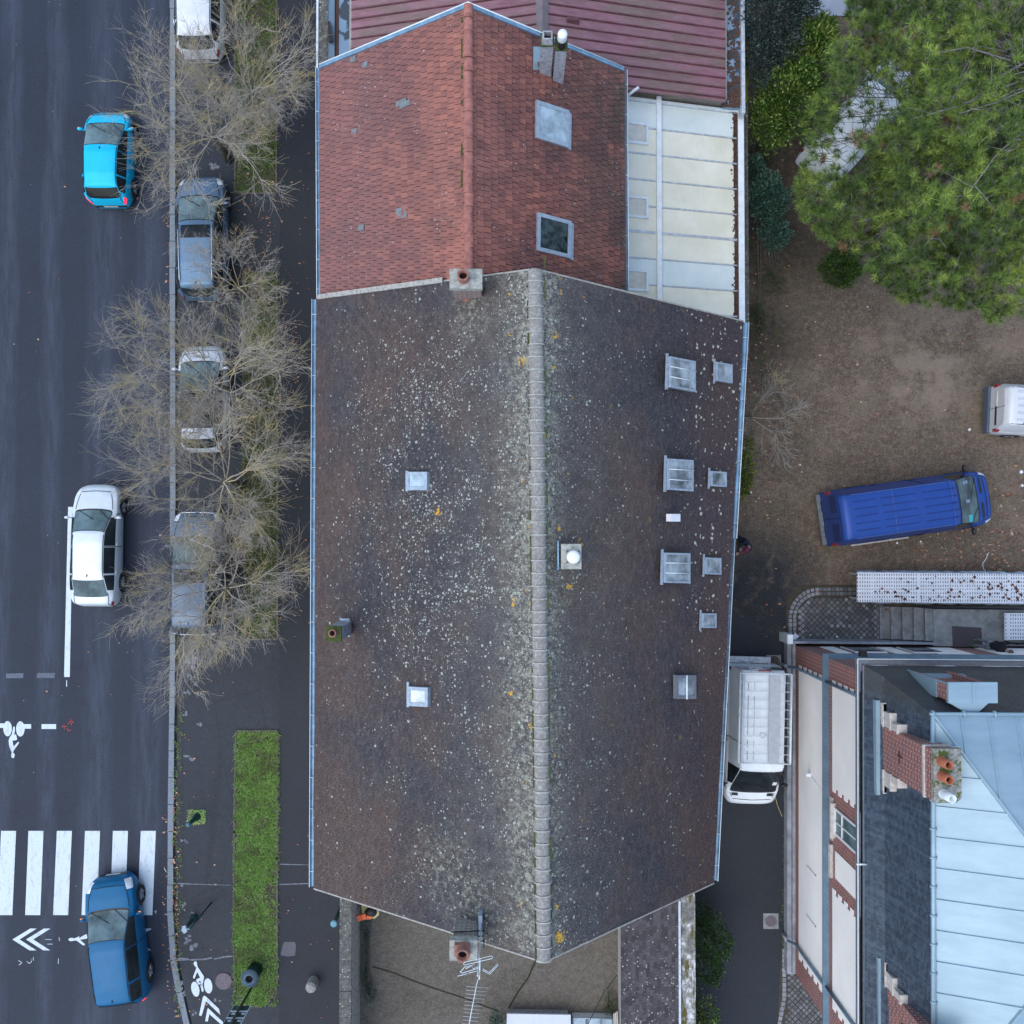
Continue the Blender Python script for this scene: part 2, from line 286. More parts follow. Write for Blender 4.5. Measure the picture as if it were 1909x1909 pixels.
def ridge_mat(name, base, lich):
    g = NG(name); c = g.ramp(g.noise(5, 6, .75), [(.35, tuple(x * .7 for x in base)), (.65, base)])
    c = g.mix(g.m('MULTIPLY', g.mr(g.noise(14, 6, .8), .5, .64), .7), c, lich); s, d = spots(g, 3.0, .10, .05, .25); c = g.mix(g.m('MULTIPLY', s, .8), c, (.40, .26, .03))
    g.bump(g.noise(20), .4, .01); return g.out(c, .9)
M['ridge'] = ridge_mat('grey_ridge_tiles', (.27, .255, .24), (.5, .51, .46))
M['ridge_red'] = simple('red_ridge_tiles', (.32, .13, .105), .85, var=.35, scale=7, bump=.4)
M['mortar'] = simple('lime_mortar', (.34, .33, .30), .9, var=.35, scale=12, bump=.4)
M['moss'] = simple('moss', (.055, .075, .015), .95, var=.5, scale=20, bump=.8)
M['deck'] = simple('roof_underlay', (.05, .04, .035), .9)
g = NG('slate_sky_sheen'); c = g.ramp(g.rnd, [(0, (.026, .039, .058)), (.5, (.038, .056, .082)), (1, (.060, .085, .116))]); c = g.mix(g.m('MULTIPLY', g.mr(g.noise(1.5, 6, .75, g.map((.3, 5, .3))), .47, .62), .45), c, (.10, .135, .18)); c = g.mix(g.m('MULTIPLY', g.mr(g.xyz()[1], -5.0, -4.4), .75), c, (.066, .066, .058)); M['slate'] = g.out(c, .42, spec=.6)  # sky sheen painted in: west slope bluer, north slope darker and browner
g = NG('pale_zinc'); n = g.noise(1.4, 5, .65, g.map((.4, 1.5, 1))); c = g.ramp(n, [(.3, (.235, .345, .41)), (.7, (.31, .435, .50))]); c = g.mix(g.m('MULTIPLY', g.mr(g.noise(9, 5, .7), .6, .75), .3), c, (.40, .49, .54)); M['zinc'] = g.out(c, .45, .25)
g = NG('blue_grey_zinc'); c = g.ramp(g.noise(2.2, 5, .65), [(.3, (.11, .17, .22)), (.7, (.17, .25, .32))]); M['zinc_dark'] = g.out(c, .5, .3)
M['gutter'] = simple('light_blue_zinc_gutter', (.17, .30, .42), .4, .35, var=.35, scale=3)
M['white_metal'] = simple('white_painted_metal', (.70, .77, .80), .45, var=.12, scale=4)
def brick(name, cols, mortar, axis='yz', sw=.25, sh=.095):
    g = NG(name); X, Y, Z = g.xyz()
    if axis == 'xz': Y = X
    uv = g.comb(Y, Z)
    b = g.node('ShaderNodeTexBrick', {'Vector': uv, 'Color1': cols[0], 'Color2': cols[1], 'Mortar': mortar, 'Scale': 1.0, 'Mortar Size': .012, 'Mortar Smooth': .3, 'Bias': 0.0, 'Brick Width': sw, 'Row Height': sh})
    c = g.mix(g.m('MULTIPLY', g.mr(g.noise(7, 4, .7), .4, .65), .55), b.outputs['Color'], cols[2]); c = g.mix(b.outputs['Fac'], c, mortar)
    g.bump(g.m('SUBTRACT', 1.0, b.outputs['Fac']), .5, .01); return g.out(c, .85)
M['brick'] = brick('red_brick', [(.27, .055, .042), (.12, .038, .055), (.32, .085, .055)], (.44, .38, .33))
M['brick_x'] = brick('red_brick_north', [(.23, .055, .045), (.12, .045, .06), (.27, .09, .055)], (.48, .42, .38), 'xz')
M['brick_old'] = brick('weathered_brick', [(.22, .11, .085), (.15, .10, .09), (.32, .27, .24)], (.34, .33, .31), 'xz')
M['brick_grey'] = brick('grey_weathered_brick', [(.2, .13, .105), (.16, .14, .12), (.34, .33, .29)], (.45, .44, .40), 'xz')
M['beige'] = simple('cream_render', (.88, .84, .79), .85, var=.05, scale=.8)
M['stone_trim'] = simple('cream_stone', (.52, .48, .43), .85, var=.25, scale=8, bump=.3)
M['plinth'] = simple('grey_stone_plinth', (.28, .30, .33), .85, var=.3, scale=3, bump=.2)
M['render_grey'] = simple('grey_cement_render', (.33, .335, .36), .9, var=.4, scale=9, bump=.4)
M['render_wall'] = simple('house_wall_render', (.38, .36, .33), .9, var=.15)
def wallstone():
    g = NG('lichened_stone_wall'); c = g.ramp(g.noise(6, 6, .75), [(.3, (.05, .05, .045)), (.5, (.11, .11, .10)), (.7, (.2, .19, .17))]); s, d = spots(g, 12, .45, .15, .45); c = g.mix(g.m('MULTIPLY', s, .75), c, (.44, .43, .38))
    c = g.mix(g.m('MULTIPLY', g.mr(g.noise(2.5, 5, .7), .58, .66), .7), c, (.07, .075, .02)); g.bump(g.noise(14, 5), .7, .03); return g.out(c, .95)
M['wallstone'] = wallstone()
g = NG('white_patched_coping'); c = g.ramp(g.noise(3, 6, .7), [(.38, (.13, .13, .12)), (.52, (.30, .30, .28)), (.6, (.62, .64, .66))]); c = g.mix(g.mr(g.noise(2, 6, .7, g.map((2.5, .6, 1))), .5, .58), c, (.10, .085, .02)); M['coping'] = g.out(c, .9)
def lean_mat():
    g = NG('spotted_leanto_tiles'); X, Y, Z = g.xyz(); c = g.ramp(g.rnd, [(0, (.035, .032, .036)), (1, (.085, .078, .085))]); dn = g.mr(Y, -12.8, -15.5, .1, .65)
    s, d = spots(g, 14, dn, .12, .4); c = g.mix(g.m('MULTIPLY', s, .85), c, (.50, .50, .44)); return g.out(c, .9)
M['lean'] = lean_mat()
def mauve():
    g = NG('mauve_steel_sheet'); X, Y, Z = g.xyz(); b = g.ramp(g.noise(.7, 5, .6, g.map((.35, 2.2, 1))), [(.35, (.17, .07, .085)), (.5, (.27, .125, .155)), (.65, (.21, .095, .11))])
    al = g.mr(g.noise(.8, 5, .7, g.map((.4, 1.5, 1))), .42, .6); c = g.mix(g.m('MULTIPLY', al, .7), b, (.15, .12, .085)); c = g.mix(g.m('MULTIPLY', g.mr(g.noise(9, 6, .8, g.map((.2, 2.5, 1))), .5, .62), .35), c, (.38, .25, .28)); return g.out(c, .55)
M['mauve'] = mauve()
M['mauve_rib'] = simple('mauve_steel_rib', (.12, .045, .055), .55, var=.4, scale=2)
M['ridge_metal'] = simple('grey_mauve_ridge_cap', (.17, .14, .15), .6, var=.25, scale=3)
g = NG('wet_zinc_gutter'); c = g.mix(g.mr(g.noise(1.6, 3, .5), .48, .52), (.19, .29, .40), (.045, .06, .075)); M['wetgutter'] = g.out(c, .35)
g = NG('cream_polycarbonate'); c = g.ramp(g.noise(1.0, 5, .6), [(.35, (.70, .69, .55)), (.7, (.82, .81, .68))]); c = g.mix(g.m('MULTIPLY', g.mr(g.noise(20, 5, .8, g.map((1, .3, 1))), .55, .7), .25), c, (.42, .42, .36)); M['poly'] = g.out(c, .35)
g = NG('pale_blue_polycarbonate'); c = g.ramp(g.noise(1.2, 5, .6), [(.35, (.62, .71, .69)), (.7, (.72, .80, .77))]); M['poly_blue'] = g.out(c, .35)
M['leafmulch'] = simple('wet_leaf_mulch', (.085, .045, .03), .9, var=.6, scale=30, bump=.6)
M['galv'] = simple('galvanised_steel', (.52, .57, .61), .45, .3, var=.25, scale=8)
M['black'] = simple('black_void', (.006, .006, .007), .9)
M['terracotta'] = simple('terracotta', (.38, .12, .065), .8, var=.2, scale=10, bump=.2)
M['terracotta_old'] = simple('aged_terracotta', (.28, .13, .10), .85, var=.3, scale=10, bump=.2)
M['slab_moss'] = None
g = NG('mossy_lichened_slab'); c = g.ramp(g.noise(8, 6, .75), [(.35, (.14, .14, .13)), (.6, (.34, .34, .31))]); c = g.mix(g.mr(g.noise(3.5, 6, .7), .50, .57), c, (.07, .10, .012)); g.bump(g.noise(12, 5), .6, .02); M['slab_moss'] = g.out(c, .95)
g = NG('pale_lichen_slab'); c = g.ramp(g.noise(8, 6, .75), [(.35, (.2, .2, .18)), (.6, (.42, .43, .38))]); s, d = spots(g, 5, .3, .1, .35); c = g.mix(s, c, (.45, .32, .08)); M['slab'] = g.out(c, .95)
def glassm(name, c, rough=.06, var=.3, scale=2.0):
    g = NG(name); cc = g.ramp(g.noise(scale, 4, .6), [(.35, tuple(x * (1 - var) for x in c)), (.65, tuple(x * (1 + var) for x in c))]); return g.out(cc, rough, 0, .2, 0)
M['glass'] = glassm('dark_car_glass', (.020, .026, .030)); M['glass_sky'] = glassm('windscreen_sky_reflection', (.11, .165, .175), .06, .5, 1.2); M['glass_pale'] = glassm('pale_skylight_glass', (.34, .44, .50), .12)  # windscreen teal: reflected sky and pale cabin put into the base colour
M['glass_room'] = glassm('skylight_over_room', (.27, .31, .33), .1, .65, 1.6); M['glass_dark'] = glassm('dark_skylight_glass', (.03, .045, .045), .05, .8, 5); M['glass_white'] = glassm('white_blind_glass', (.58, .62, .62), .2)
M['frame_blue'] = simple('zinc_window_frame', (.33, .40, .47), .45, .2, var=.2, scale=8)
M['frame_grey'] = simple('grey_window_frame', (.17, .19, .22), .45, .1, var=.2, scale=8)
M['white'] = simple('white_plastic', (.78, .80, .82), .35, var=.05)
# ================================================================= SETTING
def sheet(name, pts, z, mat, grid=0):
    mb = MB(); mb.face([(p[0], p[1], z) for p in pts]); o = mb.build(name, mat); return struct(o)
def pix(pts, h=0.0): return [P(x, y, h) for x, y in pts]
sheet('ground', [(-300, -300), (300, -300), (300, 300), (-300, 300)], -.03, M['bed'])
FZ = .10      # pavement level
kx = [(322, -80), (321, 400), (322, 900), (321, 1300), (318, 1500), (317, 1700), (323, 1790), (334, 1850), (350, 1920), (368, 1980)]
kl = pix(kx, FZ)
road_edge = [(p.x, p.y) for p in kl]
sheet('road', [(-30, 40), (road_edge[0][0], 40)] + road_edge + [(road_edge[-1][0] + 1.2, -24), (road_edge[-1][0] + 1.2, -40), (-30, -40)], 0.0, M['road'])
# pavement slab (a real step above the road)
mb = MB(); pv = [(road_edge[0][0] + .2, 40)] + [(x + .2, y) for x, y in road_edge] + [(road_edge[-1][0] + 1.4, -24), (road_edge[-1][0] + 1.4, -40), (-6.0, -40), (-6.0, 40)]
mb.hexa([(x, y, -.02) for x, y in pv], [(x, y, FZ - .012) for x, y in pv]); struct(mb.build('pavement', M['pave']))
# newer strip along the house
a_ = pix([(520, -60), (590, -60), (590, 1000), (588, 1640), (640, 1700), (640, 1990), (520, 1990), (520, 1500), (522, 800)], FZ); mb = MB(); mb.face([(p.x, p.y, FZ - .006) for p in a_]); struct(mb.build('footpath', M['pave2']))
# kerb stones
mb = MB(); rnd = random.Random(3); seg = []
for i in range(len(kl) - 1):
    a, b = kl[i], kl[i + 1]; n = max(1, round((b - a).length / .98))
    for k in range(n): seg.append((a.lerp(b, k / n), a.lerp(b, (k + 1) / n)))
for a, b in seg:
    d = (b - a).normalized(); nn = Vector((-d.y, d.x, 0)); a2 = a + d * .012; b2 = b - d * .012
    j = rnd.uniform(-.008, .008); w = .10 + rnd.uniform(-.008, .008)
    q = [a2 + nn * (w + j), a2 - nn * (w - j), b2 - nn * (w - j), b2 + nn * (w + j)]
    mb.hexa([(p.x, p.y, -.02) for p in q], [(p.x, p.y, FZ + rnd.uniform(0, .006)) for p in q])
struct(mb.build('kerb', M['stone_kerb']))
# --- road markings
def marking(name, polys, z=.005, mat='paint', t=.004):
    mb = MB()
    for pl in polys:
        q = pix(pl, z); mb.face([(p.x, p.y, z) for p in q][::-1])
    return struct(mb.build(name, M[mat]))
def ell(cx, cy, rx, ry, rot=0, n=22):
    return [(cx + rx * math.cos(t) * math.cos(rot) - ry * math.sin(t) * math.sin(rot), cy + rx * math.cos(t) * math.sin(rot) + ry * math.sin(t) * math.cos(rot)) for t in [2 * math.pi * i / n for i in range(n)]]
marking('zebra_crossing', [[(x0, 1549), (x0 + 28, 1549), (x1 + 28, 1706), (x1, 1706)] for x0, x1 in ((-49, -56), (2, -5), (53, 47), (106, 99), (158.5, 152), (210.5, 205), (262.5, 256))])
marking('lane_line', [[(127, 945), (136, 945), (130, 1262), (119.5, 1262)], [(123.4, 1268), (125, 1268), (125, 1280), (123.4, 1280)]])
marking('stop_dashes', [[(-40, 1348.5), (8, 1348.5), (8, 1357), (-40, 1357)], [(44, 1350), (58, 1350), (58, 1358.5), (44, 1358.5)], [(77.5, 1350), (104.5, 1350), (104.5, 1359), (77.5, 1359)]])
marking('faded_dashes', [[(11, 1255.5), (44, 1255), (43, 1264.5), (11, 1264.5)], [(70, 1254.5), (103, 1254.5), (101, 1264), (68, 1264)]], mat='paint_worn')
def tr(pts, ox, oy, s): return [(ox + x / s, oy + y / s) for x, y in pts]
rider = [(235, 1100), (250, 1088), (265, 1105), (265, 1180), (250, 1238), (285, 1228), (305, 1315), (298, 1332), (222, 1345), (243, 1450), (320, 1365), (342, 1372), (332, 1395), (238, 1530), (233, 1560), (258, 1580), (262, 1605), (250, 1645), (225, 1655), (200, 1635), (198, 1585), (210, 1560), (180, 1490), (163, 1440), (153, 1345), (170, 1290), (215, 1220)]
marking('bicycle_symbol', [tr(ell(135, 1130, 76, 136), 0, 1240, 9.545), tr(ell(362, 1135, 76, 136), 0, 1240, 9.545)], z=.009)
marking('cyclist_symbol', [tr(rider, 0, 1240, 9.545)], z=.013)
rider2 = [(590, 560), (560, 535), (525, 480), (530, 435), (570, 405), (605, 440), (608, 500), (625, 550), (700, 660), (772, 770), (770, 830), (735, 960), (765, 1115), (748, 1142), (718, 1125), (688, 985), (690, 885), (645, 880), (682, 945), (652, 978), (580, 870), (600, 835), (680, 800), (610, 665), (548, 822), (518, 820), (510, 785), (582, 590)]
marking('cyclist_symbol', [tr(rider2, 320, 1760, 12.8)], z=FZ + .014); marking('bicycle_symbol', [tr(ell(565, 1075, 96, 182, -.2), 320, 1760, 12.8), tr(ell(872, 998, 98, 182, -.12), 320, 1760, 12.8)], z=FZ + .010)
chev = [(245, 545), (600, 328), (725, 330), (385, 545), (720, 760), (585, 760)]
marking('chevron_marking', [tr(chev, 0 + dx, 1700, 10.6) for dx in (0, 25.5, 189, 214.5)])
marking('chevron_marking', [tr([(785, 1228), (830, 1260), (1130, 1545), (1165, 1690), (820, 1365), (715, 1715), (655, 1700), (745, 1260)], 320, 1760, 12.8), tr([(870, 1525), (915, 1570), (1215, 1850), (1260, 1990), (900, 1670), (860, 1850), (800, 1840), (850, 1560)], 320, 1760, 12.8)], z=FZ + .010)
rider3 = [(1350, 545), (1370, 520), (1420, 512), (1470, 525), (1570, 480), (1560, 520), (1690, 445), (1760, 440), (1760, 520), (1580, 550), (1680, 640), (1660, 665), (1630, 655), (1510, 565), (1460, 570), (1410, 580), (1370, 572)]
marking('cyclist_symbol', [tr(rider3, 0, 1700, 10.6)]); marking('bicycle_symbol', [ell(182, 1745, 16, 8), ell(182, 1768, 16, 8)])
def stroke(pts, w): 
    out = []
    for (x0, y0), (x1, y1) in zip(pts, pts[1:]):
        dx, dy = x1 - x0, y1 - y0; l = math.hypot(dx, dy) or 1; nx, ny = -dy / l * w, dx / l * w; out.append([(x0 + nx, y0 + ny), (x1 + nx, y1 + ny), (x1 - nx, y1 - ny), (x0 - nx, y0 - ny)])
    return out
marking('chalk_marks', sum([stroke(p, .45) for p in ([(34, 1790.5), (41, 1794.5), (35, 1799.5)], [(50, 1792), (54, 1796), (58, 1794), (58.5, 1790.5)], [(62, 1784), (62, 1791)], [(84.5, 1751.5), (96, 1751.5)], [(88, 1760), (98, 1760)], [(109, 1787), (108.5, 1797)], [(110, 1747), (111, 1754)], [(288, 1700), (291, 1697), (290, 1703)], [(306, 1618), (310, 1626)], [(307, 1704), (313, 1706)])], []), z=.009)
marking('red_spray_marks', sum([stroke(p, .5) for p in ([(114, 1355), (126, 1354)], [(119, 1350), (120.5, 1359.5)], [(126, 1350), (133, 1344), (136, 1345), (137, 1348)], [(130, 1345), (134, 1350), (132, 1352)], [(131, 1341), (136, 1347)], [(127, 1357), (125.5, 1361), (129, 1363), (132, 1360)])], []), z=.009, mat='paint_red')
# bare patches of old pavement, covers
M['patch'] = simple('pale_worn_patch', (.16, .175, .195), .9, var=.5, scale=9)
def blob(cx, cy, rx, ry, seed, n=14):
    r = random.Random(seed); return [(cx + rx * math.cos(2 * math.pi * i / n) * r.uniform(.6, 1.1), cy + ry * math.sin(2 * math.pi * i / n) * r.uniform(.6, 1.1)) for i in range(n)]
pl = []; r = random.Random(5)
for cx, cy, rx, ry in ((358, 1240, 8, 14), (354, 1262, 5, 6), (366, 1275, 6, 5), (350, 1290, 9, 6), (372, 1292, 5, 8), (352, 1412, 10, 7), (372, 1350, 6, 6), (345, 1330, 7, 5), (340, 1568, 5, 4), (347, 1568, 4, 4), (352, 1748, 9, 9), (360, 1768, 11, 10), (345, 1757, 5, 5), (338, 1650, 4, 6), (343, 1690, 4, 10), (339, 1837, 5, 10), (342, 1853, 5, 7), (362, 1888, 5, 7), (405, 1865, 8, 5), (345, 1895, 4, 4), (352, 1230, 10, 8), (410, 40, 10, 6), (400, 310, 14, 8), (360, 1705, 5, 6)):
    for k in range(5): pl.append(blob(cx + r.uniform(-rx, rx) * .7, cy + r.uniform(-ry, ry) * .7, rx * r.uniform(.25, .55), ry * r.uniform(.25, .55), r.random(), 8))
mb = MB()
for q in pl: zz = FZ - .004 + r.random() * .003; mb.face([(p.x, p.y, zz) for p in pix(q, FZ)][::-1])
struct(mb.build('worn_pavement_patches', M['patch']))
mb = MB()
for q in ([(322, 1787), (340, 1785), (352, 1787), (352, 1790), (338, 1791), (322, 1793)], [(352, 1788), (380, 1787), (395, 1784), (395, 1787), (380, 1790), (354, 1791)], [(398, 1787), (420, 1782), (436, 1781), (436, 1784), (420, 1785), (400, 1789)], [(322, 1646), (436, 1650), (436, 1651), (322, 1648)], [(520, 1648), (580, 1646), (580, 1648), (520, 1650)], [(521, 1610), (578, 1612), (578, 1613), (521, 1612)]): mb.face([(p.x, p.y, FZ - .002) for p in pix(q, FZ)][::-1])
struct(mb.build('pavement_joints', M['patch']))
q = pix([(527, 1762), (530, 1756), (549, 1756), (552, 1762), (550, 1782), (535, 1783), (523, 1781)], FZ); mb = MB(); mb.face([(p.x, p.y, FZ - .001) for p in q][::-1]); struct(mb.build('pavement_repair_patch', simple('mauve_asphalt_patch', (.12, .115, .13), .9, var=.3, scale=30)))
# grass beds with stone edging
M['edging'] = simple('bed_edging', (.12, .105, .09), .9, var=.5, scale=20, bump=.4)
def grass_bed(poly, label, seed, dens, mats=('grass',), bare=0.0, y0=None):
    q = pix(poly, FZ)
    mb = MB(); mb.hexa([(p.x, p.y, 0) for p in q][::-1], [(p.x, p.y, FZ + .01) for p in q][::-1]); struct(mb.build('grass_verge', M['bed']))
    mb = MB(); c = sum(q, Vector()) / len(q)
    for a, b in zip(q, q[1:] + q[:1]):
        d = (b - a).normalized(); nn = Vector((-d.y, d.x, 0)); nn = nn if nn.dot(a - c) > 0 else -nn
        s_ = [a - d * .04, b + d * .04, b + d * .04 + nn * .06, a - d * .04 + nn * .06]; mb.hexa([(p.x, p.y, 0) for p in s_], [(p.x, p.y, FZ + .035) for p in s_])
    struct(mb.build('bed_edging', M['edging']))
    r = random.Random(seed); xs = [p.x for p in q]; ys = [p.y for p in q]
    def inside(x, y):
        ins = False; j = len(q) - 1
        for i in range(len(q)):
            if (q[i].y > y) != (q[j].y > y) and x < (q[j].x - q[i].x) * (y - q[i].y) / (q[j].y - q[i].y) + q[i].x: ins = not ins
            j = i
        return ins
    mb = MB(); n = int((max(xs) - min(xs)) * (max(ys) - min(ys)) * dens)
    for i in range(n):
        x, y = r.uniform(min(xs) - .06, max(xs) + .07), r.uniform(min(ys), max(ys))
        if not inside(x, y) and r.random() > .45: continue
        nz = mnoise.noise(Vector((x * 1.1, y * .8, seed))) + .5 * mnoise.noise(Vector((x * 4, y * 4, seed)))
        if r.random() < bare + (nz if bare else nz * .25): continue
        for k in range(3):
            a = r.uniform(0, 6.28); l = r.uniform(.05, .12); w = .009; dx, dy = math.cos(a), math.sin(a); px, py_ = x + r.uniform(-.03, .03), y + r.uniform(-.03, .03)
            mb.add([(px - dy * w, py_ + dx * w, FZ + .01), (px + dy * w, py_ - dx * w, FZ + .01), (px + dx * l * .5 + dy * w * .7, py_ + dy * l * .5 - dx * w * .7, FZ + .015 + l * .45), (px + dx * l, py_ + dy * l, FZ + .02 + l * r.uniform(.2, .5))], [(0, 1, 3), (0, 2, 3)], 0)
    o = mb.build('grass', M[mats[0]]); o['kind'] = 'stuff'; o['label'] = label; o['category'] = 'grass'
grass_bed([(440, -60), (514, -60), (514, 359), (440, 359)], 'thin patchy grass under the bare trees at the top', 1, 320, ('grass2',), .25)
grass_bed([(455, 508), (515, 508), (516, 1110), (516, 1190), (460, 1190), (455, 800)], 'thin patchy grass under the row of bare trees beside parked cars', 2, 320, ('grass2',), .25)
grass_bed([(442, 1364), (516, 1364), (515, 1600), (515, 1835), (505, 1862), (490, 1875), (462, 1873), (440, 1850), (437, 1750), (438, 1550)], 'bright green grass in the long bed south of the trees', 3, 700, ('grass',), .06)
# fallen leaves
def leaves(name, label, regions, seed, size=(.04, .08), h=FZ):
    r = random.Random(seed); mb = MB()
    for (x0, x1, y0, y1, n, hh) in regions:
        for i in range(n):
            p = P(r.uniform(x0, x1), r.uniform(y0, y1), hh); a = r.uniform(0, 6.28); s_ = r.uniform(*size); pts = []
            for k in range(6):
                t = a + k * math.pi / 3; rr = s_ * r.uniform(.5, 1.0); pts.append((p.x + math.cos(t) * rr * 1.0, p.y + math.sin(t) * rr * .7, hh + .012 + r.uniform(0, .02)))
            mb.face(pts)
    o = mb.build(name, M['leaf_litter']); o['kind'] = 'stuff'; o['label'] = label; o['category'] = 'fallen leaves'
leaves('fallen_leaves', 'brown leaves fallen on the pavement beside the grass beds', [(516, 585, 0, 1200, 130, FZ), (516, 560, 600, 760, 60, FZ), (440, 520, 360, 520, 55, FZ), (442, 512, 560, 1150, 150, FZ + .05), (325, 440, 1200, 1900, 45, FZ), (322, 334, 1450, 1900, 110, FZ), (440, 512, 20, 350, 60, FZ + .05), (521, 630, 1500, 1900, 18, FZ), (305, 322, 330, 640, 40, 0.0), (303, 318, 1500, 1880, 50, 0.0), (20, 300, 0, 1500, 30, 0.0)], 7, (.03, .06))
# east side: soil yard, drive, court
def up(pts, z): return [(p[0], p[1]) for p in pix(pts, z)]
mb = MB(); mb.face([(-6, -40, -.004), (60, -40, -.004), (60, 60, -.004), (-6, 60, -.004)]); struct(mb.build('yard_soil', M['soil']))
sheet('driveway', up([(1250, 2100), (1250, 1030), (1330, 1100), (1380, 1150), (1420, 1175), (1466, 1190), (1466, 1210), (1462, 1600), (1464, 1790), (1452, 1909), (1446, 2100)], 0), .004, M['drive'])
sheet('courtyard', up([(655, 1560), (1290, 1560), (1290, 2100), (655, 2100)], 0), .002, M['court'])
mb = MB()
for q in (stroke([(695, 1802), (730, 1812), (775, 1830), (820, 1846), (870, 1862), (905, 1876), (930, 1885)], 1.6), stroke([(998, 1792), (985, 1822), (965, 1850), (948, 1880)], 1.8)):
    for k in q: mb.face([(p.x, p.y, .006) for p in pix(k, 0)][::-1])
struct(mb.build('courtyard_cracks', simple('dark_crack_moss', (.03, .032, .015), .95)))
leaves('fallen_leaves', 'brown and pink leaves scattered over the yard soil', [(1400, 1909, 600, 1060, 150, 0), (1700, 1909, 985, 1065, 160, 0), (1385, 1440, 600, 1010, 90, 0), (1400, 1640, 1060, 1195, 22, 0), (1390, 1500, 240, 600, 40, 0), (1640, 1740, 1130, 1200, 14, .3), (1860, 1909, 900, 1000, 50, 0)], 9, (.03, .075))
# cobbles: real stones
def cobbles(name, stones, mat):
    mb = MB(); r = random.Random(11)
    for (x, y, a, w, l) in stones:
        w *= r.uniform(.84, 1.0); l *= r.uniform(.84, 1.0); a += r.uniform(-.08, .08); c, s_ = math.cos(a), math.sin(a); z = .022 + r.uniform(-.008, .01)
        q = [(x + (u * c - v * s_), y + (u * s_ + v * c)) for u, v in ((-w / 2, -l / 2), (w / 2, -l / 2), (w / 2, l / 2), (-w / 2, l / 2))]; cx, cy = x, y
        qi = [(cx + (px - cx) * .82, cy + (py - cy) * .82) for px, py in q]
        o = len(mb.v); mb.add([(px, py, -.01) for px, py in q] + [(px, py, z - .008) for px, py in q] + [(px, py, z) for px, py in qi], [(i, (i + 1) % 4, 4 + (i + 1) % 4, 4 + i) for i in range(4)] + [(4 + i, 4 + (i + 1) % 4, 8 + (i + 1) % 4, 8 + i) for i in range(4)] + [(8, 9, 10, 11)])
    return struct(mb.build(name, mat))
def wpt(px, py): p = P(px, py, 0); return p.x, p.y
ox, oy = wpt(1470, 1196); ex, ey = wpt(1640, 1095)
st = []; stp = []
for row in range(2):                                              # edging rows: straight up, quarter bend, straight along
    off = .07 + row * .16; xl = ox + off; yt = ey - off; rad = 1.15 - off
    y = oy
    while y < ey - 1.15: stp.append((xl, y, 0, .13, .14)); y += .155
    n = max(3, int(rad * 1.57 / .155))
    for k in range(n): t = math.pi - (k + .5) / n * math.pi / 2; stp.append((ox + 1.15 + rad * math.cos(t), ey - 1.15 + rad * math.sin(t), t, .13, .14))
    x = ox + 1.2
    while x < ex + .1: st.append((x, yt, 0, .14, .13)); x += .155
x = ox; r = random.Random(4)
for i in range(-60, 60):
    for j in range(-60, 60):
        x = ox + 1.5 + (i - j) * .152 * .7071; y = oy + .9 + (i + j) * .152 * .7071
        if not (ox + .36 < x < ex + .15 and oy < y < ey - .36): continue
        if x < ox + 1.15 and y > ey - 1.15 and math.hypot(x - ox - 1.15, y - ey + 1.15) > .82: continue
        (stp if r.random() < .08 or x > ex - .25 or x < ox + .62 else st).append((x, y, math.pi / 4, .135, .135))
sheet('cobble_bed', up([(1466, 1204), (1466, 1120), (1480, 1098), (1505, 1090), (1650, 1090), (1650, 1204)], 0), .006, M['bed'])
cobbles('cobbled_corner', st, M['cobble']); cobbles('cobble_edge', stp, M['cobble_pale'])
st = []; stp = []
for y in range(1772, 1990, 9):
    xx = 1462 if y < 1860 else 1462 - (y - 1860) * .19; a, b = wpt(xx, y + .5); stp.append((a, b, 0 if y < 1860 else -.25, .15, .165))
for i in range(-60, 60):
    for j in range(-60, 60):
        a, b = wpt(1520, 1850); x = a + (i - j) * .15 * .7071; y = b + (i + j) * .15 * .7071
        l, _ = wpt(1470, 1850); _, t = wpt(1470, 1772)
        if y < -18.9 or x > 12.9 or x < l - max(0, (-17 - y)) * .2 or y > t: continue
        st.append((x, y, math.pi / 4, .13, .13))
sheet('cobble_bed', up([(1457, 1766), (1720, 1766), (1720, 2050), (1430, 2050), (1450, 1900)], 0), .007, M['bed'])
cobbles('cobbled_passage', st, M['cobble']); cobbles('cobble_edge', stp, M['cobble_pale'])
M['crazy'] = None
g = NG('crazy_paving'); v = g.node('ShaderNodeTexVoronoi', {'Vector': g.pos, 'Scale': 3.2}, feature='DISTANCE_TO_EDGE').outputs['Distance']; v2 = g.vor(3.2).outputs['Color']
c = g.mix(.3, (.26, .22, .19), v2, 'MULTIPLY'); M['crazy'] = g.out(g.mix(g.mr(v, .03, .07), (.07, .05, .04), c), .9)
mb = MB(); mb.hexa([(x, y, -.01) for x, y in up([(1480, -90), (1618, -90), (1618, 30), (1480, 30)], 0)], [(x, y, .05) for x, y in up([(1480, -90), (1638, -90), (1618, 29), (1480, 29)], .05)]); struct(mb.build('terrace', simple('pale_terrace_slab', (.36, .40, .46), .8, var=.12, scale=1.5)))
sheet('stone_paving', up([(1618, 40), (1640, -90), (1990, -90), (1990, 50)], 0), .012, M['crazy'])
mb = MB(); a, b = P(1690, 5, .1), P(1655, 35, .1); mb.tube([a, b], .06, 4, cap=True); tag(mb.build('timber_sleeper', simple('dark_timber', (.05, .03, .022), .9), base=a), 'dark timber sleeper at the edge of the crazy paving', 'timber')
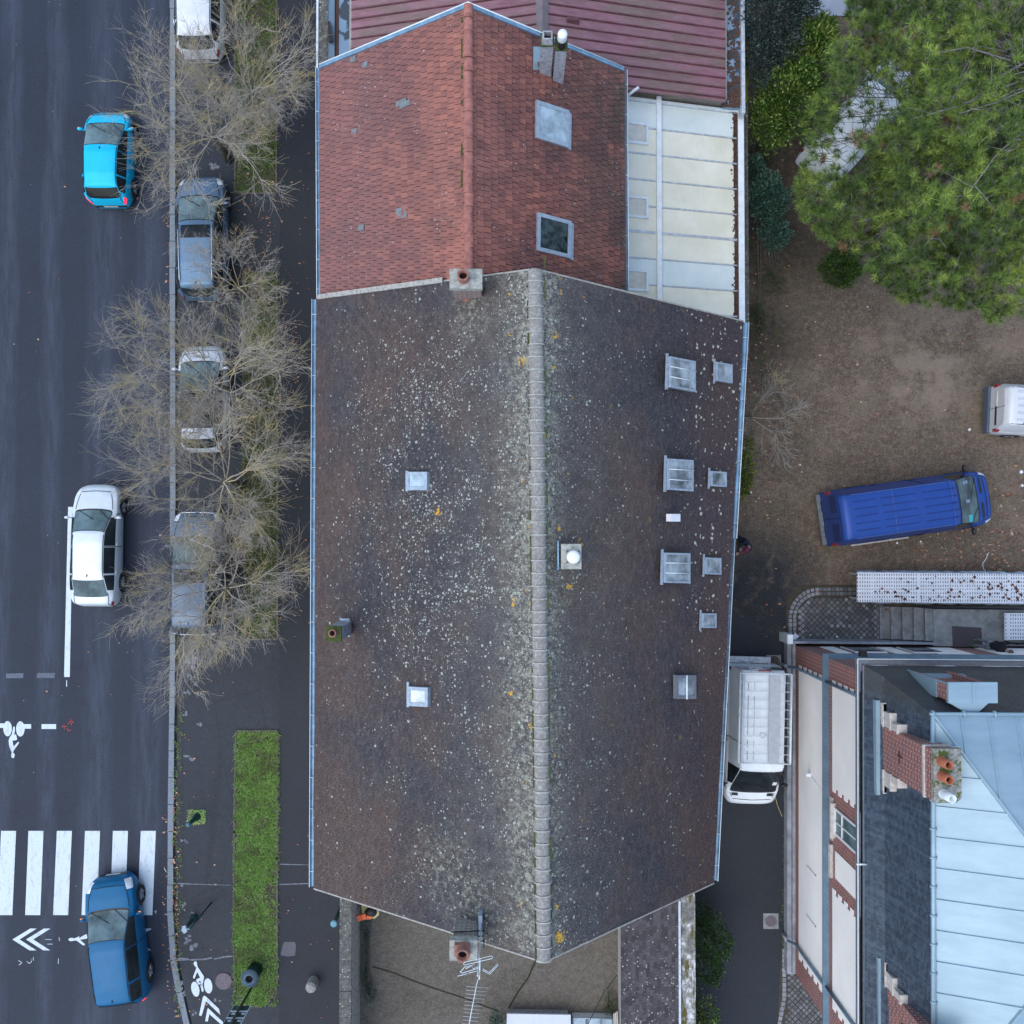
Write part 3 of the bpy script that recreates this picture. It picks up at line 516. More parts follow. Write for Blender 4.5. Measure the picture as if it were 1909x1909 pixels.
# ================================================================= TILED SLOPES
def tiles(mb, E0, E1, R0, R1, rows, tw, th=.014, over=1.25, seed=0, sag=.015, mi=0, skip=None, join=.003):
    r = random.Random(seed); n = (E1 - E0).cross(R0 - E0).normalized(); n = n if n.z > 0 else -n
    for i in range(rows):
        v0 = i / rows; v1 = min(1.0, (i + over) / rows)
        a0, a1 = E0.lerp(R0, v0), E1.lerp(R1, v0); b0, b1 = E0.lerp(R0, v1), E1.lerp(R1, v1)
        L = (a1 - a0).length; nt = max(1, int(round(L / tw))); off = (i % 2) * .5
        for k in range(nt + 1):
            u0 = max(0, (k - off) / nt); u1 = min(1, (k + 1 - off) / nt)
            if u1 - u0 < .1 / nt: continue
            if skip and skip(a0.lerp(a1, (u0 + u1) / 2)): continue
            e = join / L; u0 += e; u1 -= e
            s_ = mnoise.noise(a0.lerp(a1, u0) * .45) * sag; t = th * r.uniform(.8, 1.5); q = r.uniform(-.003, .003)
            p0, p1 = a0.lerp(a1, u0) + n * (s_ + q), a0.lerp(a1, u1) + n * (s_ - q); p2, p3 = b0.lerp(b1, u1) + n * s_, b0.lerp(b1, u0) + n * s_
            mb.add([p0, p1, p0 + n * t, p1 + n * t, p2 + n * .002, p3 + n * .002], [(2, 3, 4, 5), (0, 1, 3, 2), (0, 2, 5), (1, 4, 3)], mi)
def deckgrid(mb, E0, E1, R0, R1, n, d0=.05, d1=.15):
    for d in (d0, d1): mb.grid(lambda u, v: E0.lerp(E1, u).lerp(R0.lerp(R1, u), v) - n * d, 16, 8, 1, False)
    for a, b in ((E0, E1), (E1, R1), (R1, R0), (R0, E0)): mb.face([a - n * d0, b - n * d0, b - n * d1, a - n * d1], 1)
# ----------------------------------------------------------------- main house
HE, HR = 6.2, 11.0
mNW, mSW, mN, mS, mNE, mSE = P(590, 557, HE), P(585, 1655, HE), P(998, 503, HR), P(1014, 1792, HR), P(1386, 600, HE), P(1331, 1645, HE)
house = thing('tiled_house', 'long house with dark lichen-spotted tile roof facing the road', 'house', (0, -2, 0))
PLm = Plane(mNW, mSW, mN); PRm = Plane(mNE, mSE, mS)
def house_walls(name, parent, corners, h, mat):
    mb = MB(); mb.prism(corners, 0, h); return mb.build(name, mat, parent)
c4 = [mSW + Vector((.35, .3, 0)), mSE + Vector((-.35, .3, 0)), mNE + Vector((-.35, -.3, 0)), mNW + Vector((.35, -.3, 0))]
mb = MB(); mb.prism([(p.x, p.y) for p in c4], 0, HE - .25)
for a, b, rr in ((c4[0], c4[1], mS), (c4[3], c4[2], mN)):         # gable triangles
    apex = Vector((rr.x, (a.y + b.y) / 2, HR - .35)); w = Vector((0, .3 if rr is mS else -.3, 0))
    tri = [Vector((a.x, a.y, HE - .25)), Vector((b.x, b.y, HE - .25)), apex]; mb.slab(tri, w)
mb.build('wall', M['render_wall'], house)
for side, (E0, E1, R0, R1) in enumerate(((mNW, mSW, mN, mS), (mNE, mSE, mN, mS))):
    mb = MB(); n = (E1 - E0).cross(R0 - E0).normalized(); n = n if n.z > 0 else -n
    deckgrid(mb, E0, E1, R0, R1, n)
    tiles(mb, E0, E1, R0, R1, 96, .17, .013, seed=side + 1, sag=.05)
    mb.build('roof_slope', [M['tile_main'], M['deck']], house)
mb = MB(); n = 54
for i in range(n):
    a, b = mN.lerp(mS, i / n), mN.lerp(mS, (i + 1) / n); wv = Vector((mnoise.noise(Vector((i * .9, 3, 0))) * .03, 0, mnoise.noise(Vector((i * .35, 7, 0))) * .04)); a = a + wv; b = b + wv
    L = (b - a).length; d = (b - a).normalized(); w = Vector((1, 0, 0))
    for (t0, t1, rr) in ((0.0, .86, .165), (.88, 1.0, .188)):
        mb.grid(lambda u, v, t0=t0, t1=t1, rr=rr: a + d * (L * lerp(t0, t1, u)) + w * (math.cos(math.pi * v) * rr * 1.12) + Vector((0, 0, math.sin(math.pi * v) * rr * .85 - .03)), 1, 8, 0 if t0 == 0 else 1)
mb.build('ridge_tiles', [M['ridge'], simple('ridge_joint_mortar', (.36, .36, .33), .9, var=.3, scale=12)], house)
mb = MB()                                                         # moss line along the ridge
for s_ in (-1, 1):
    r = random.Random(s_ + 5); y = mS.y
    while y < mN.y:
        l = r.uniform(.05, .3)
        if r.random() < .45:
            t = (y - mS.y) / (mN.y - mS.y); x = lerp(mS.x, mN.x, t) + s_ * .205; z = (PLm if s_ < 0 else PRm).z(x, y) + .03
            mb.box(x - .018, x + .018, y, y + l, z - .02, z + .02)
        y += l + .02
mb.build('moss', M['moss'], house)['kind'] = 'stuff'
def gutter(parent, a, b, r=.075, side=-1, name='gutter', mat='gutter', rim=True):
    mb = MB(); d = (b - a).normalized(); L = (b - a).length; w = Vector((-d.y, d.x, 0)).normalized()
    mb.grid(lambda u, v: a + d * (L * u) + w * (math.cos(math.pi * (1 + v)) * r) + Vector((0, 0, math.sin(math.pi * (1 + v)) * r)), max(2, int(L / 2)), 8, 0)
    mb.tube([a + w * r * side, b + w * r * side], .012, 5, 1)
    n = int(L / .9)
    for i in range(n): p = a + d * (L * (i + .5) / n); mb.tube([p - w * r, p + w * r], .008, 4, 1)
    for i in range(int(L / 4)): p = a + d * (4 * (i + .5)); mb.tube([p + w * r + Vector((0, 0, .0)), p + Vector((0, 0, -r - .01)), p - w * r], .013, 4, 0)
    return mb.build(name, [M[mat], M['white_metal']], parent)
gutter(house, mNW + Vector((-.07, 0, -.02)), mSW + Vector((-.07, 0, -.05)), side=-1)
gm = mNE.lerp(mSE, .39); gutter(house, mNE + Vector((.09, 0, -.02)), gm + Vector((.07, 0, -.05)), .085, side=1); gutter(house, gm + Vector((.03, 0, -.08)), mSE + Vector((.06, 0, -.1)), .08, side=1)
for a, b in ((mSW, mS), (mSE, mS), (mNE, mN), (mNW, mN)):          # verge mortar
    mb = MB(); n = Vector((0, -.04 if a.y < 0 else .04, 0)); mb.slab([a + Vector((0, 0, -.2)), b + Vector((0, 0, -.2)), b + Vector((0, 0, .03)), a + Vector((0, 0, .03))], n); mb.build('verge', M['mortar'], house)
mb = MB(); p = P(1255, 1668, 5.6); mb.tube([p, p + Vector((.05, .2, -.6)), p + Vector((0, .35, -2.4)), p + Vector((0, .35, -5.4))], .05, 8); mb.build('downpipe', M['galv'], house)
# skylights: a frame standing on its slope
def skylight(parent, plane, corners, fw=.06, hgt=.10, glass='glass_room', frame='frame_blue', bars=0, flash=None, barax=0, top=0.0, bar_r=.014):
    q = [plane.hit(x, y, hgt) for x, y in corners]; n = plane.n; mb = MB()
    c = sum(q, Vector()) / 4; u = (q[1] - q[0]); v = (q[3] - q[0]); lu, lv = u.length, v.length
    qi = [q[0] + u * (fw / lu) + v * (fw / lv), q[1] - (u * (fw / lu)) + (q[2] - q[1]) * (fw / lv), q[2] - (q[2] - q[3]) * (fw / lu) - (q[2] - q[1]) * (fw / lv), q[3] + (q[2] - q[3]) * (fw / lu) - v * (fw / lv)]
    for i in range(4):
        j = (i + 1) % 4; mb.hexa([q[i] - n * (hgt + .02), q[j] - n * (hgt + .02), qi[j] - n * (hgt + .02), qi[i] - n * (hgt + .02)], [q[i], q[j], qi[j], qi[i]])
    fr = mb.build('skylight', M[frame], parent)
    mb = MB(); mb.hexa([p - n * (hgt + .01) for p in qi], [p - n * .03 for p in qi]); mb.build('pane', M[glass], fr)
    if bars:
        mb = MB()
        for k in range(bars):
            t = (k + 1) / (bars + 1); a, b = (q[0].lerp(q[3], t), q[1].lerp(q[2], t)) if barax == 0 else (q[0].lerp(q[1], t), q[3].lerp(q[2], t)); mb.tube([a + n * .012, b + n * .012], bar_r, 5)
        mb.build('bar', M['white_metal'], fr)
    if flash:
        mb = MB(); f = [plane.hit(x, y, .045) for x, y in flash]; mb.slab(f, -n * .04); mb.build('flashing', M['frame_blue'] if frame != 'frame_grey' else M['frame_grey'], fr)
    return fr
def rc(x0, y0, x1, y1, sk=0): return [(x0, y0), (x1, y0 + sk), (x1, y1 + sk), (x0, y1)]
skylight(house, PLm, rc(762, 880, 801, 914, 0), .10, .11, 'glass_pale', flash=rc(758, 878, 763, 916))
skylight(house, PLm, rc(764, 1279, 802, 1315, 2), .10, .11, 'glass_white', flash=rc(760, 1271, 764, 1318))
for (x0, y0, x1, y1, sk) in ((1244, 665, 1291, 722, 9), (1241, 855, 1287, 913, 3), (1235, 1030, 1281, 1086, 1)):
    skylight(house, PRm, rc(x0, y0, x1, y1, sk), .055, .12, 'glass_room', bars=2, flash=[(x0 - 3, y0 - 6), (x0, y0 - 6), (x0 - 1, y1 + 4), (x0 - 5, y1 + 4)])
for (x0, y0, x1, y1, sk, fl) in ((1332, 675, 1361, 710, 5, 1), (1322, 878, 1350, 906, 2, 1), (1312, 1039, 1340, 1070, 1, 1), (1306, 1143, 1331, 1170, 0, 1)):
    skylight(house, PRm, rc(x0, y0, x1, y1, sk), .05, .10, 'glass_room', flash=[(x0 - 2, y0 - 6), (x0, y0 - 6), (x0 - 1, y1 + 5), (x0 - 3, y1 + 5)])
skylight(house, PRm, rc(1256, 1258, 1293, 1302, 0), .09, .10, 'glass_room', 'frame_grey', bars=1, barax=1, bar_r=.03)
mb = MB(); q = [PRm.hit(x, y, .16) for x, y in rc(1243, 958, 1260, 972)]; mb.slab(q, -PRm.n * .18); mb.build('roof_vent', M['white'], house)
# chimneys
def boxpix(mb, px, top, bot, mi=0, grow=0.0):
    """upright block whose top outline is seen at px (4 photo points) at height top"""
    q = [P(x, y, top) for x, y in px]; c = sum(q, Vector()) / len(q); q = [c + (p - c) * (1 + grow) for p in q]
    mb.hexa([(p.x, p.y, bot) for p in q][::-1], [(p.x, p.y, top) for p in q][::-1], mi); return c
def pot(parent, px, py, base, top, r, mat='terracotta', name='chimney_pot', prof=None, tilt=(0, 0, 0)):
    c = P(px, py, top); mb = MB(); h = top - base
    mb.lathe((c.x, c.y, base), prof or [(r * 1.12, 0), (r * 1.02, h * .25), (r, h * .7), (r * 1.1, h * .9), (r * 1.08, h), (r * .78, h), (r * .74, h * .3), (.001, h * .3)], 20, closed=False); o = mb.build(name, M[mat], parent)
    mb = MB(); mb.lathe((c.x, c.y, base + h * .31), [(r * .74, 0), (r * .74, h * .05)], 16); mb.build('flue', M['black'], o); return o
ch = thing('brick_chimney', 'broad brick chimney with one clay pot between the two roofs', 'chimney', (P(868, 540, 0).x, P(868, 540, 0).y, 9.2))
mb = MB(); boxpix(mb, rc(842, 506, 896, 536, 0), 10.95, 8.8); mb.build('stack', M['brick_old'], ch)
mb = MB(); boxpix(mb, rc(838, 501, 899, 538, 0), 11.15, 10.95); mb.build('cap', M['slab'], ch); pot(ch, 863, 512, 11.15, 11.5, .14, 'terracotta_old')
ch = thing('brick_chimney', 'grey brick chimney with a square-based clay pot at the south gable', 'chimney', (P(866, 1765, 0).x, P(866, 1765, 0).y, 9.2))
mb = MB(); boxpix(mb, rc(843, 1755, 888, 1785, 0), 11.0, 8.6); mb.build('stack', M['brick_grey'], ch)
mb = MB(); boxpix(mb, rc(838, 1753, 890, 1791, 0), 11.25, 11.0); mb.build('cap', M['slab'], ch)
mb = MB(); boxpix(mb, rc(847, 1762, 876, 1784, 0), 11.42, 11.25); mb.build('pot_base', M['terracotta_old'], ch); pot(ch, 862, 1783, 11.42, 11.75, .15, 'terracotta_old')
mb = MB(); boxpix(mb, [(892, 1707), (899, 1707), (899, 1752), (892, 1752)], 10.3, 9.2); mb.build('flashing_strip', M['frame_blue'], ch)
for yy, zz in ((1737, 10.55), (1747, 10.85)):
    mb = MB(); a, b = P(841, yy + 1, zz), P(902, yy - 2, zz); mb.tube([a, b, P(902, yy + 20, zz)], .016, 5); mb.build('strap', M['black'], ch)
ch = thing('small_chimney', 'slim cement chimney with a mossy clay pot near the road eave', 'chimney', (P(640, 1172, 0).x, P(640, 1172, 0).y, 6.8))
mb = MB(); boxpix(mb, rc(609, 1169, 635, 1194, 0), 8.9, 6.4); mb.build('stack', M['render_grey'], ch)
mb = MB(); boxpix(mb, rc(607, 1167, 636, 1196, 0), 9.0, 8.9); mb.build('cap', M['moss'], ch); pot(ch, 619, 1181, 9.0, 9.2, .10, 'terracotta_old')
mb = MB(); q = [PLm.hit(x, y, .03) for x, y in ((634, 1153), (653, 1153), (653, 1187), (650, 1187))]; mb.slab(q, -PLm.n * .04); mb.build('flashing', M['frame_blue'], ch)
ch = thing('vent_chimney', 'low square stone chimney with a round white cowl beside the ridge', 'chimney', (P(1063, 1037, 0).x, P(1063, 1037, 0).y, 9.4))
mb = MB(); boxpix(mb, rc(1049, 1019, 1081, 1057, 0), 10.95, 9.2); mb.build('stack', M['brick_old'], ch)
mb = MB(); boxpix(mb, rc(1046, 1014, 1084, 1061, 0), 11.05, 10.95); mb.build('cap', M['slab'], ch)
mb = MB(); c = P(1068, 1038, 11.1); mb.lathe((c.x, c.y, 11.05), [(.10, 0), (.10, .22), (.17, .24), (.165, .29), (.1, .33), (.001, .34)], 24, closed=False); mb.build('cowl', M['white'], ch)
mb = MB()
for dx in (-.16, .16):
    for dy in (-.16, .16): mb.tube([(c.x + dx * .5, c.y + dy * .5, 11.3), (c.x + dx, c.y + dy, 11.06)], .012, 4)
mb.build('stay', M['black'], ch); mb = MB(); boxpix(mb, [(1039, 1008), (1042, 1008), (1042, 1062), (1039, 1062)], 10.9, 10.6); mb.build('flashing', M['gutter'], ch)
# TV antennas
an = thing('tv_antenna', 'rooftop aerial mast with folded elements beside the south chimney', 'antenna', (P(897, 1720, 10.4).x, P(897, 1720, 10.4).y, 10.0))
b = P(898, 1722, 10.3); tp = P(895, 1800, 13.2); tp = Vector((b.x, b.y, 13.2)); mb = MB(); mb.tube([b, tp], .02, 6); mb.build('mast', M['galv'], an)
T = P(895, 1790, 13.0); mb = MB(); mb.tube([Vector((b.x, b.y, 12.6)), T], .012, 5); mb.build('bracket', M['galv'], an); mb = MB()
def wire(pts, h=13.0, r=.0075): mb.tube([P(x, y, h) for x, y in pts], r, 5)
wire([(864, 1797), (866, 1794), (916, 1782), (919, 1784), (917, 1787), (866, 1799), (864, 1797)]); wire([(858, 1812), (866, 1803), (885, 1798)], 12.9); wire([(858, 1812), (862, 1814), (888, 1806), (895, 1803)], 12.9); wire([(853, 1820), (872, 1815)], 12.9); wire([(874, 1814), (896, 1808)], 12.9)
wire([(900, 1806), (912, 1813), (928, 1797)], 13.1); wire([(899, 1809), (913, 1816), (929, 1799)], 13.1); wire([(868, 1806), (880, 1800), (882, 1806), (893, 1801)], 13.0); wire([(895, 1788), (894, 1826)], 13.0, .014)
mb.build('elements', M['white_metal'], an)
an = thing('tv_antenna', 'long straight aerial boom with many short rods over the courtyard', 'antenna', (P(893, 1822, 13).x, P(893, 1822, 13).y, 12.6))
mb = MB(); mb.tube([P(895, 1812, 13.0), P(888, 1838, 13.3), P(874, 1912, 13.3), P(868, 1945, 13.3)], .010, 5); mb.build('boom', M['white_metal'], an); mb = MB()
for k in range(13):
    t = k / 13; x, y = lerp(889, 872, t), lerp(1840, 1930, t); l = lerp(20, 13, t); mb.tube([P(x - l, y - 1, 13.3), P(x + l, y + 2, 13.3)], .0045, 4)
mb.build('rods', M['galv'], an)
# ----------------------------------------------------------------- red house
RE, RR = 6.2, 9.65
rNW, rN, rS, rNE = P(596, 124, RE), P(873, 9, RR), P(874, 505, RR), P(1163, 129, RE); rSW = Vector((P(598, 556, RE).x, mNW.y - .15, RE)); rSE = Vector((P(1166, 548, RE).x, mNE.y - .6, RE)); rS.y = mN.y - .5
red = thing('red_tiled_house', 'house with a bright red interlocking tile roof and red ridge', 'house', (-1.2, 10, 0))
PLr = Plane(rNW, rSW, rN); PRr = Plane(rNE, rSE, rN)
mb = MB(); cc = [rSW + Vector((.3, 0, 0)), rSE + Vector((-.25, 0, 0)), rNE + Vector((-.25, -.25, 0)), rNW + Vector((.3, -.25, 0))]; mb.prism([(p.x, p.y) for p in cc], 0, RE - .22)
mb.slab([Vector((cc[3].x, cc[3].y, RE - .22)), Vector((cc[2].x, cc[2].y, RE - .22)), Vector((rN.x, cc[3].y, RR - .3))], (0, -.3, 0)); mb.build('wall', M['render_wall'], red)
M['tile_grey'] = simple('grey_replacement_tile', (.16, .18, .19), .85, var=.3, scale=10)
for side, (E0, E1, R0, R1) in enumerate(((rNW, rSW, rN, rS), (rNE, rSE, rN, rS))):
    mb = MB(); n = (E1 - E0).cross(R0 - E0).normalized(); n = n if n.z > 0 else -n; deckgrid(mb, E0, E1, R0, R1, n); tiles(mb, E0, E1, R0, R1, 24, .165, .034, seed=side + 7, sag=.04, join=.008)
    if side == 0:
        r = random.Random(2)
        for x, y, k in ((740, 201, 2), (748, 197, 2), (742, 405, 2), (740, 400, 2), (657, 252, 1), (670, 431, 1), (677, 128, 1), (655, 118, 1)):
            for j in range(k):
                p = PLr.hit(x + j * 7, y + j * 3, .045); u = (R0 - E0).normalized(); v = Vector((0, 1, 0)); mb.slab([p, p + u * .22, p + u * .22 + v * .16, p + v * .16], -n * .03, 2)
    mb.build('roof_slope', [M['tile_red'], M['deck'], M['tile_grey']], red)
mb = MB(); n = 22
for i in range(n):
    a, b = rN.lerp(rS, i / n), rN.lerp(rS, (i + 1) / n); wv = Vector((mnoise.noise(Vector((i * .9, 13, 0))) * .03, 0, mnoise.noise(Vector((i * .5, 17, 0))) * .03)); a = a + wv; b = b + wv; L = (b - a).length; d = (b - a).normalized()
    for (t0, t1, rr) in ((0, .88, .13), (.88, 1, .155)): mb.grid(lambda u, v, t0=t0, t1=t1, rr=rr: a + d * (L * lerp(t0, t1, u)) + Vector((math.cos(math.pi * v) * rr, 0, math.sin(math.pi * v) * rr * .8)), 1, 8)
mb.build('ridge_tiles', M['ridge_red'], red)
mb = MB()
for s_ in (-1,):
    r = random.Random(8); y = rS.y
    while y < rN.y - .3:
        l = r.uniform(.05, .35)
        if r.random() < .5: x = rN.x + s_ * .17; z = PLr.z(x, y) + .03; mb.box(x - .03, x + .03, y, y + l, z - .02, z + .025)
        y += l + .03
mb.build('moss', M['moss'], red)['kind'] = 'stuff'
mb = MB()
for a, b in ((rNW, rN), (rNE, rN)): mb.slab([a + Vector((0, 0, .10)), b + Vector((0, 0, .10)), b + Vector((0, -.10, .10)), a + Vector((0, -.10, .10))], (0, 0, -.27)); 
mb.build('verge_flashing', M['gutter'], red)
mb = MB()
for a, b in ((rNW, rN), (rNE, rN)): mb.tube([a + Vector((0, .015, .11)), b + Vector((0, .015, .11))], .02, 5)
mb.build('verge_trim', M['white_metal'], red)
gutter(red, rNW + Vector((-.07, 0, -.03)), rSW + Vector((-.07, 0, -.05)), .06, side=-1); gutter(red, rNE + Vector((.06, 0, -.03)), rSE + Vector((.06, 0, -.05)), .05, side=1, mat='zinc_dark')
mb = MB(); a, b = mNW + Vector((.05, .10, .07)), mNW.lerp(mN, .62) + Vector((0, .10, .07))
for k in range(12): p, q = a.lerp(b, k / 12), a.lerp(b, (k + 1) / 12); mb.slab([p, q, q + Vector((0, -.14, 0)), p + Vector((0, -.14, 0))], (0, 0, .05 + .01 * (k % 2)))
mb.build('mortar_fillet', M['mortar'], red)
skylight(red, PRr, [(997, 188), (1058, 208), (1057, 277), (996, 258)], .11, .10, 'glass_pale', 'frame_blue', flash=[(1057, 208), (1064, 213), (1063, 280), (1056, 277)])
skylight(red, PRr, [(999, 397), (1062, 414), (1060, 483), (998, 468)], .11, .10, 'glass_dark', 'frame_blue', flash=[(1061, 414), (1068, 418), (1067, 486), (1060, 483)])
for nm, lb, px, tp, mat in (('cement_chimney', 'left square-mouthed cement chimney of the pair on the red roof', rc(1009, 63, 1032, 84), 9.75, 0), ('cement_chimney', 'right cement chimney of the pair, topped by a white cowl', rc(1036, 71, 1057, 92), 9.65, 1)):
    c = sum((P(x, y, tp) for x, y in px), Vector()) / 4; ch = thing(nm, lb, 'chimney', (c.x, c.y, 7.2)); mb = MB(); boxpix(mb, px, tp, 7.2); mb.build('stack', M['render_grey'], ch)
    mb = MB(); boxpix(mb, px, tp + .07, tp, grow=.12); mb.build('cap', M['moss'], ch)
    if mat == 0:
        mb = MB(); k = [P(x, y, tp + .35) for x, y in rc(1012, 57, 1030, 73)]; c = sum(k, Vector()) / 4
        for i in range(4):
            j = (i + 1) % 4; a, b = k[i], k[j]; ai, bi = c + (a - c) * .72, c + (b - c) * .72; ao, bo = c + (a - c) * 1.15, c + (b - c) * 1.15
            mb.hexa([(p.x, p.y, tp + .05) for p in (ao, bo, bi, ai)], [(p.x, p.y, tp + .35) for p in (a, b, bi, ai)])
        mb.build('chimney_pot', M['render_grey'], ch); mb = MB(); q = [c + (p - c) * .74 for p in k]; mb.hexa([(p.x, p.y, tp + .08) for p in q], [(p.x, p.y, tp + .12) for p in q]); mb.build('flue', M['black'], ch)
    else:
        mb = MB(); c = P(1049, 62, tp + .75); mb.lathe((c.x, c.y, tp + .05), [(.10, 0), (.10, .42)], 16); mb.build('pipe', M['black'], ch); mb = MB(); mb.lathe((c.x, c.y, tp + .45), [(.115, 0), (.13, .02), (.13, .25), (.12, .30), (.07, .33), (.001, .34)], 22, closed=False); mb.build('cowl', M['white'], ch)
mb = MB(); q = [PRr.hit(x, y, .04) for x, y in rc(993, 88, 1007, 131, 0)]; mb.slab(q, -PRr.n * .04); mb.build('flashing', M['zinc'], red)
# ----------------------------------------------------------------- mauve steel roofed building
SY = P(1168, 172, 4.2).y
pb = thing('steel_roofed_workshop', 'workshop with a mauve ribbed steel roof behind the red house', 'building', (1, 20, 0))
xl, xr, xm = P(655, 50, 3.5).x, P(1352, 100, 3.5).x, P(1011, 30, 5.1).x; yn = 27
mb = MB(); mb.box(xl - .1, xr + .1, SY + .2, yn - .2, 0, 3.3); mb.build('wall', M['render_wall'], pb)
mb = MB()
for x0, z0, x1, z1 in ((xl, 3.5, xm, 5.1), (xm, 5.1, xr, 3.5)):
    mb.slab([(x0, SY, z0), (x1, SY, z1), (x1, yn, z1), (x0, yn, z0)], (0, 0, -.06)); 
mb.build('roof_sheet', M['mauve'], pb); mb = MB(); y = SY + .1
while y < yn:
    for x0, z0, x1, z1 in ((xl, 3.5, xm - .2, 5.1 - .2 * 1.6 / (xm - xl)), (xm + .2, 5.1 - .2 * 1.6 / (xr - xm), xr, 3.5)):
        mb.hexa([(x0, y, z0 + .002), (x1, y, z1 + .002), (x1, y + .07, z1 + .002), (x0, y + .07, z0 + .002)], [(x0, y + .02, z0 + .05), (x1, y + .02, z1 + .05), (x1, y + .05, z1 + .05), (x0, y + .05, z0 + .05)])
    y += .335
mb.build('roof_ribs', M['mauve_rib'], pb)
mb = MB(); mb.slab([(xm - .22, SY, 5.06), (xm, SY, 5.17), (xm, yn, 5.17), (xm - .22, yn, 5.06)], (0, 0, -.04)); mb.slab([(xm, SY, 5.17), (xm + .22, SY, 5.06), (xm + .22, yn, 5.06), (xm, yn, 5.17)], (0, 0, -.04)); mb.build('ridge_cap', M['ridge_metal'], pb)
mb = MB(); c = P(1068, 43, 4.85); mb.hexa([(c.x - .2, c.y - .12, 4.75), (c.x + .2, c.y - .12, 4.68), (c.x + .2, c.y + .14, 4.68), (c.x - .2, c.y + .14, 4.75)], [(c.x - .2, c.y + .05, 4.98), (c.x + .2, c.y + .05, 4.92), (c.x + .2, c.y + .14, 4.92), (c.x - .2, c.y + .14, 4.98)]); mb.build('roof_vent', M['mauve_rib'], pb)
mb = MB(); x0, x1 = P(594, 50, 3.3).x, P(611, 50, 3.3).x; mb.box(x0, x1, SY - .6, yn, 0, 3.32); mb.build('parapet', M['wallstone'], pb)
mb = MB(); mb.box(x0 - .07, x0, SY - .6, yn, 3.2, 3.36); mb.build('parapet_trim', M['white_metal'], pb)
xg = P(624, 50, 3.25).x; mb = MB(); mb.box(x1, xg, SY - .6, yn, 3.0, 3.28); mb.build('coping_strip', M['zinc_dark'], pb)
mb = MB(); mb.box(xg, xl, SY - .6, yn, 2.9, 3.18); mb.build('gutter_floor', M['wetgutter'], pb); mb = MB(); mb.box(xg, xg + .13, SY - .6, yn, 3.185, 3.2); mb.build('leaf_mulch', M['leafmulch'], pb)
mb = MB(); a, b = P(612, 42, 3.4), P(620, 80, 3.35); mb.slab([a, a + Vector((.08, 0, 0)), b + Vector((.04, 0, 0)), b + Vector((-.12, 0, 0))], (0, 0, .08)); tag(mb.build('loose_board', simple('rotten_board', (.04, .03, .03), .95, var=.5, scale=10), base=(a.x, a.y, 3.35)), 'dark rotten board lying on the gutter by the stone parapet', 'board')
xa, xb = P(1380, 60, 3.2).x, P(1388, 60, 3.3).x; mb = MB(); mb.box(xr, xa, SY, yn, 2.9, 3.15); mb.build('gutter_floor', M['wetgutter'], pb)
mb = MB(); r = random.Random(6)
for i in range(420):
    y = SY + r.random() ** 1.6 * 5; x = xr + (xa - xr) * r.random(); s_ = r.uniform(.02, .05); mb.box(x - s_, x + s_, y - s_, y + s_, 3.15, 3.165 + r.random() * .02)
mb.build('leaf_litter', M['leafmulch'], pb)['kind'] = 'stuff'; mb = MB(); mb.box(xa, xb, SY - .3, yn, 2.9, 3.34); mb.build('gutter_edge', M['galv'], pb)
# ----------------------------------------------------------------- veranda with cream panels
vh0, vh1 = 3.95, 2.75; vx0, vx1 = rNE.x - .25, P(1374, 400, vh1).x; vy1 = SY - .05; vy0 = mNE.y - .8
ve = thing('veranda', 'lean-to veranda roofed with cream translucent panels in white frames', 'veranda', ((vx0 + vx1) / 2, (vy0 + vy1) / 2, 0))
def vz(x): return lerp(vh0, vh1, (x - vx0) / (vx1 - vx0))
npan = 10; dy = (vy1 - vy0) / npan; xmid = P(1229, 400, 3.6).x; r = random.Random(12)
def chamf(x0, x1, y0, y1, c=.06): return [(x0, y0), (x1 - c, y0), (x1, y0 + c), (x1, y1 - c), (x1 - c, y1), (x0, y1)]
for i in range(npan):
    y1 = vy1 - i * dy; y0 = y1 - dy; mb = MB(); q = chamf(vx0, vx1 - .08 - r.uniform(0, .06), y0 + .03, y1 - .03)
    mb.slab([(x, y, vz(x)) for x, y in q], (0, 0, -.03)); mb.build('panel', M['poly_blue'] if i in (0, 6) else M['poly'], ve)
mb = MB()
for i in range(npan + 1):
    y = vy1 - i * dy; w = .024 if i != 5 else .045; mb.slab([(vx0, y - w, vz(vx0) + .025), (vx1, y - w, vz(vx1) + .025), (vx1, y + w, vz(vx1) + .025), (vx0, y + w, vz(vx0) + .025)], (0, 0, -.05))
mb.build('glazing_bars', M['galv'], ve); mb = MB(); mb.box(xmid - .08, xmid + .08, vy0, vy1 + .18, vz(xmid) + .02, vz(xmid) + .16); mb.build('beam', M['white_metal'], ve)
mb = MB(); mb.box(vx0 + .1, vx1 + .15, vy1, vy1 + .10, vz(vx1) - .2, vz(vx1) + .10); mb.hexa([(vx0, vy1, vz(vx0) - .1), (vx1, vy1, vz(vx1) - .1), (vx1, vy1 + .09, vz(vx1) - .1), (vx0, vy1 + .09, vz(vx0) - .1)], [(vx0, vy1, vz(vx0) + .07), (vx1, vy1, vz(vx1) + .07), (vx1, vy1 + .09, vz(vx1) + .07), (vx0, vy1 + .09, vz(vx0) + .07)]); mb.build('end_beam', M['white_metal'], ve)
mb = MB(); mb.box(vx1 + .04, vx1 + .24, vy0, vy1 + .15, vh1 - .12, vh1 + .06); mb.build('gutter', M['white_metal'], ve)
mb = MB(); mb.box(vx1 - .22, vx1 + .04, vy0, vy1, vh1 - .10, vh1 - .045); r = random.Random(3)
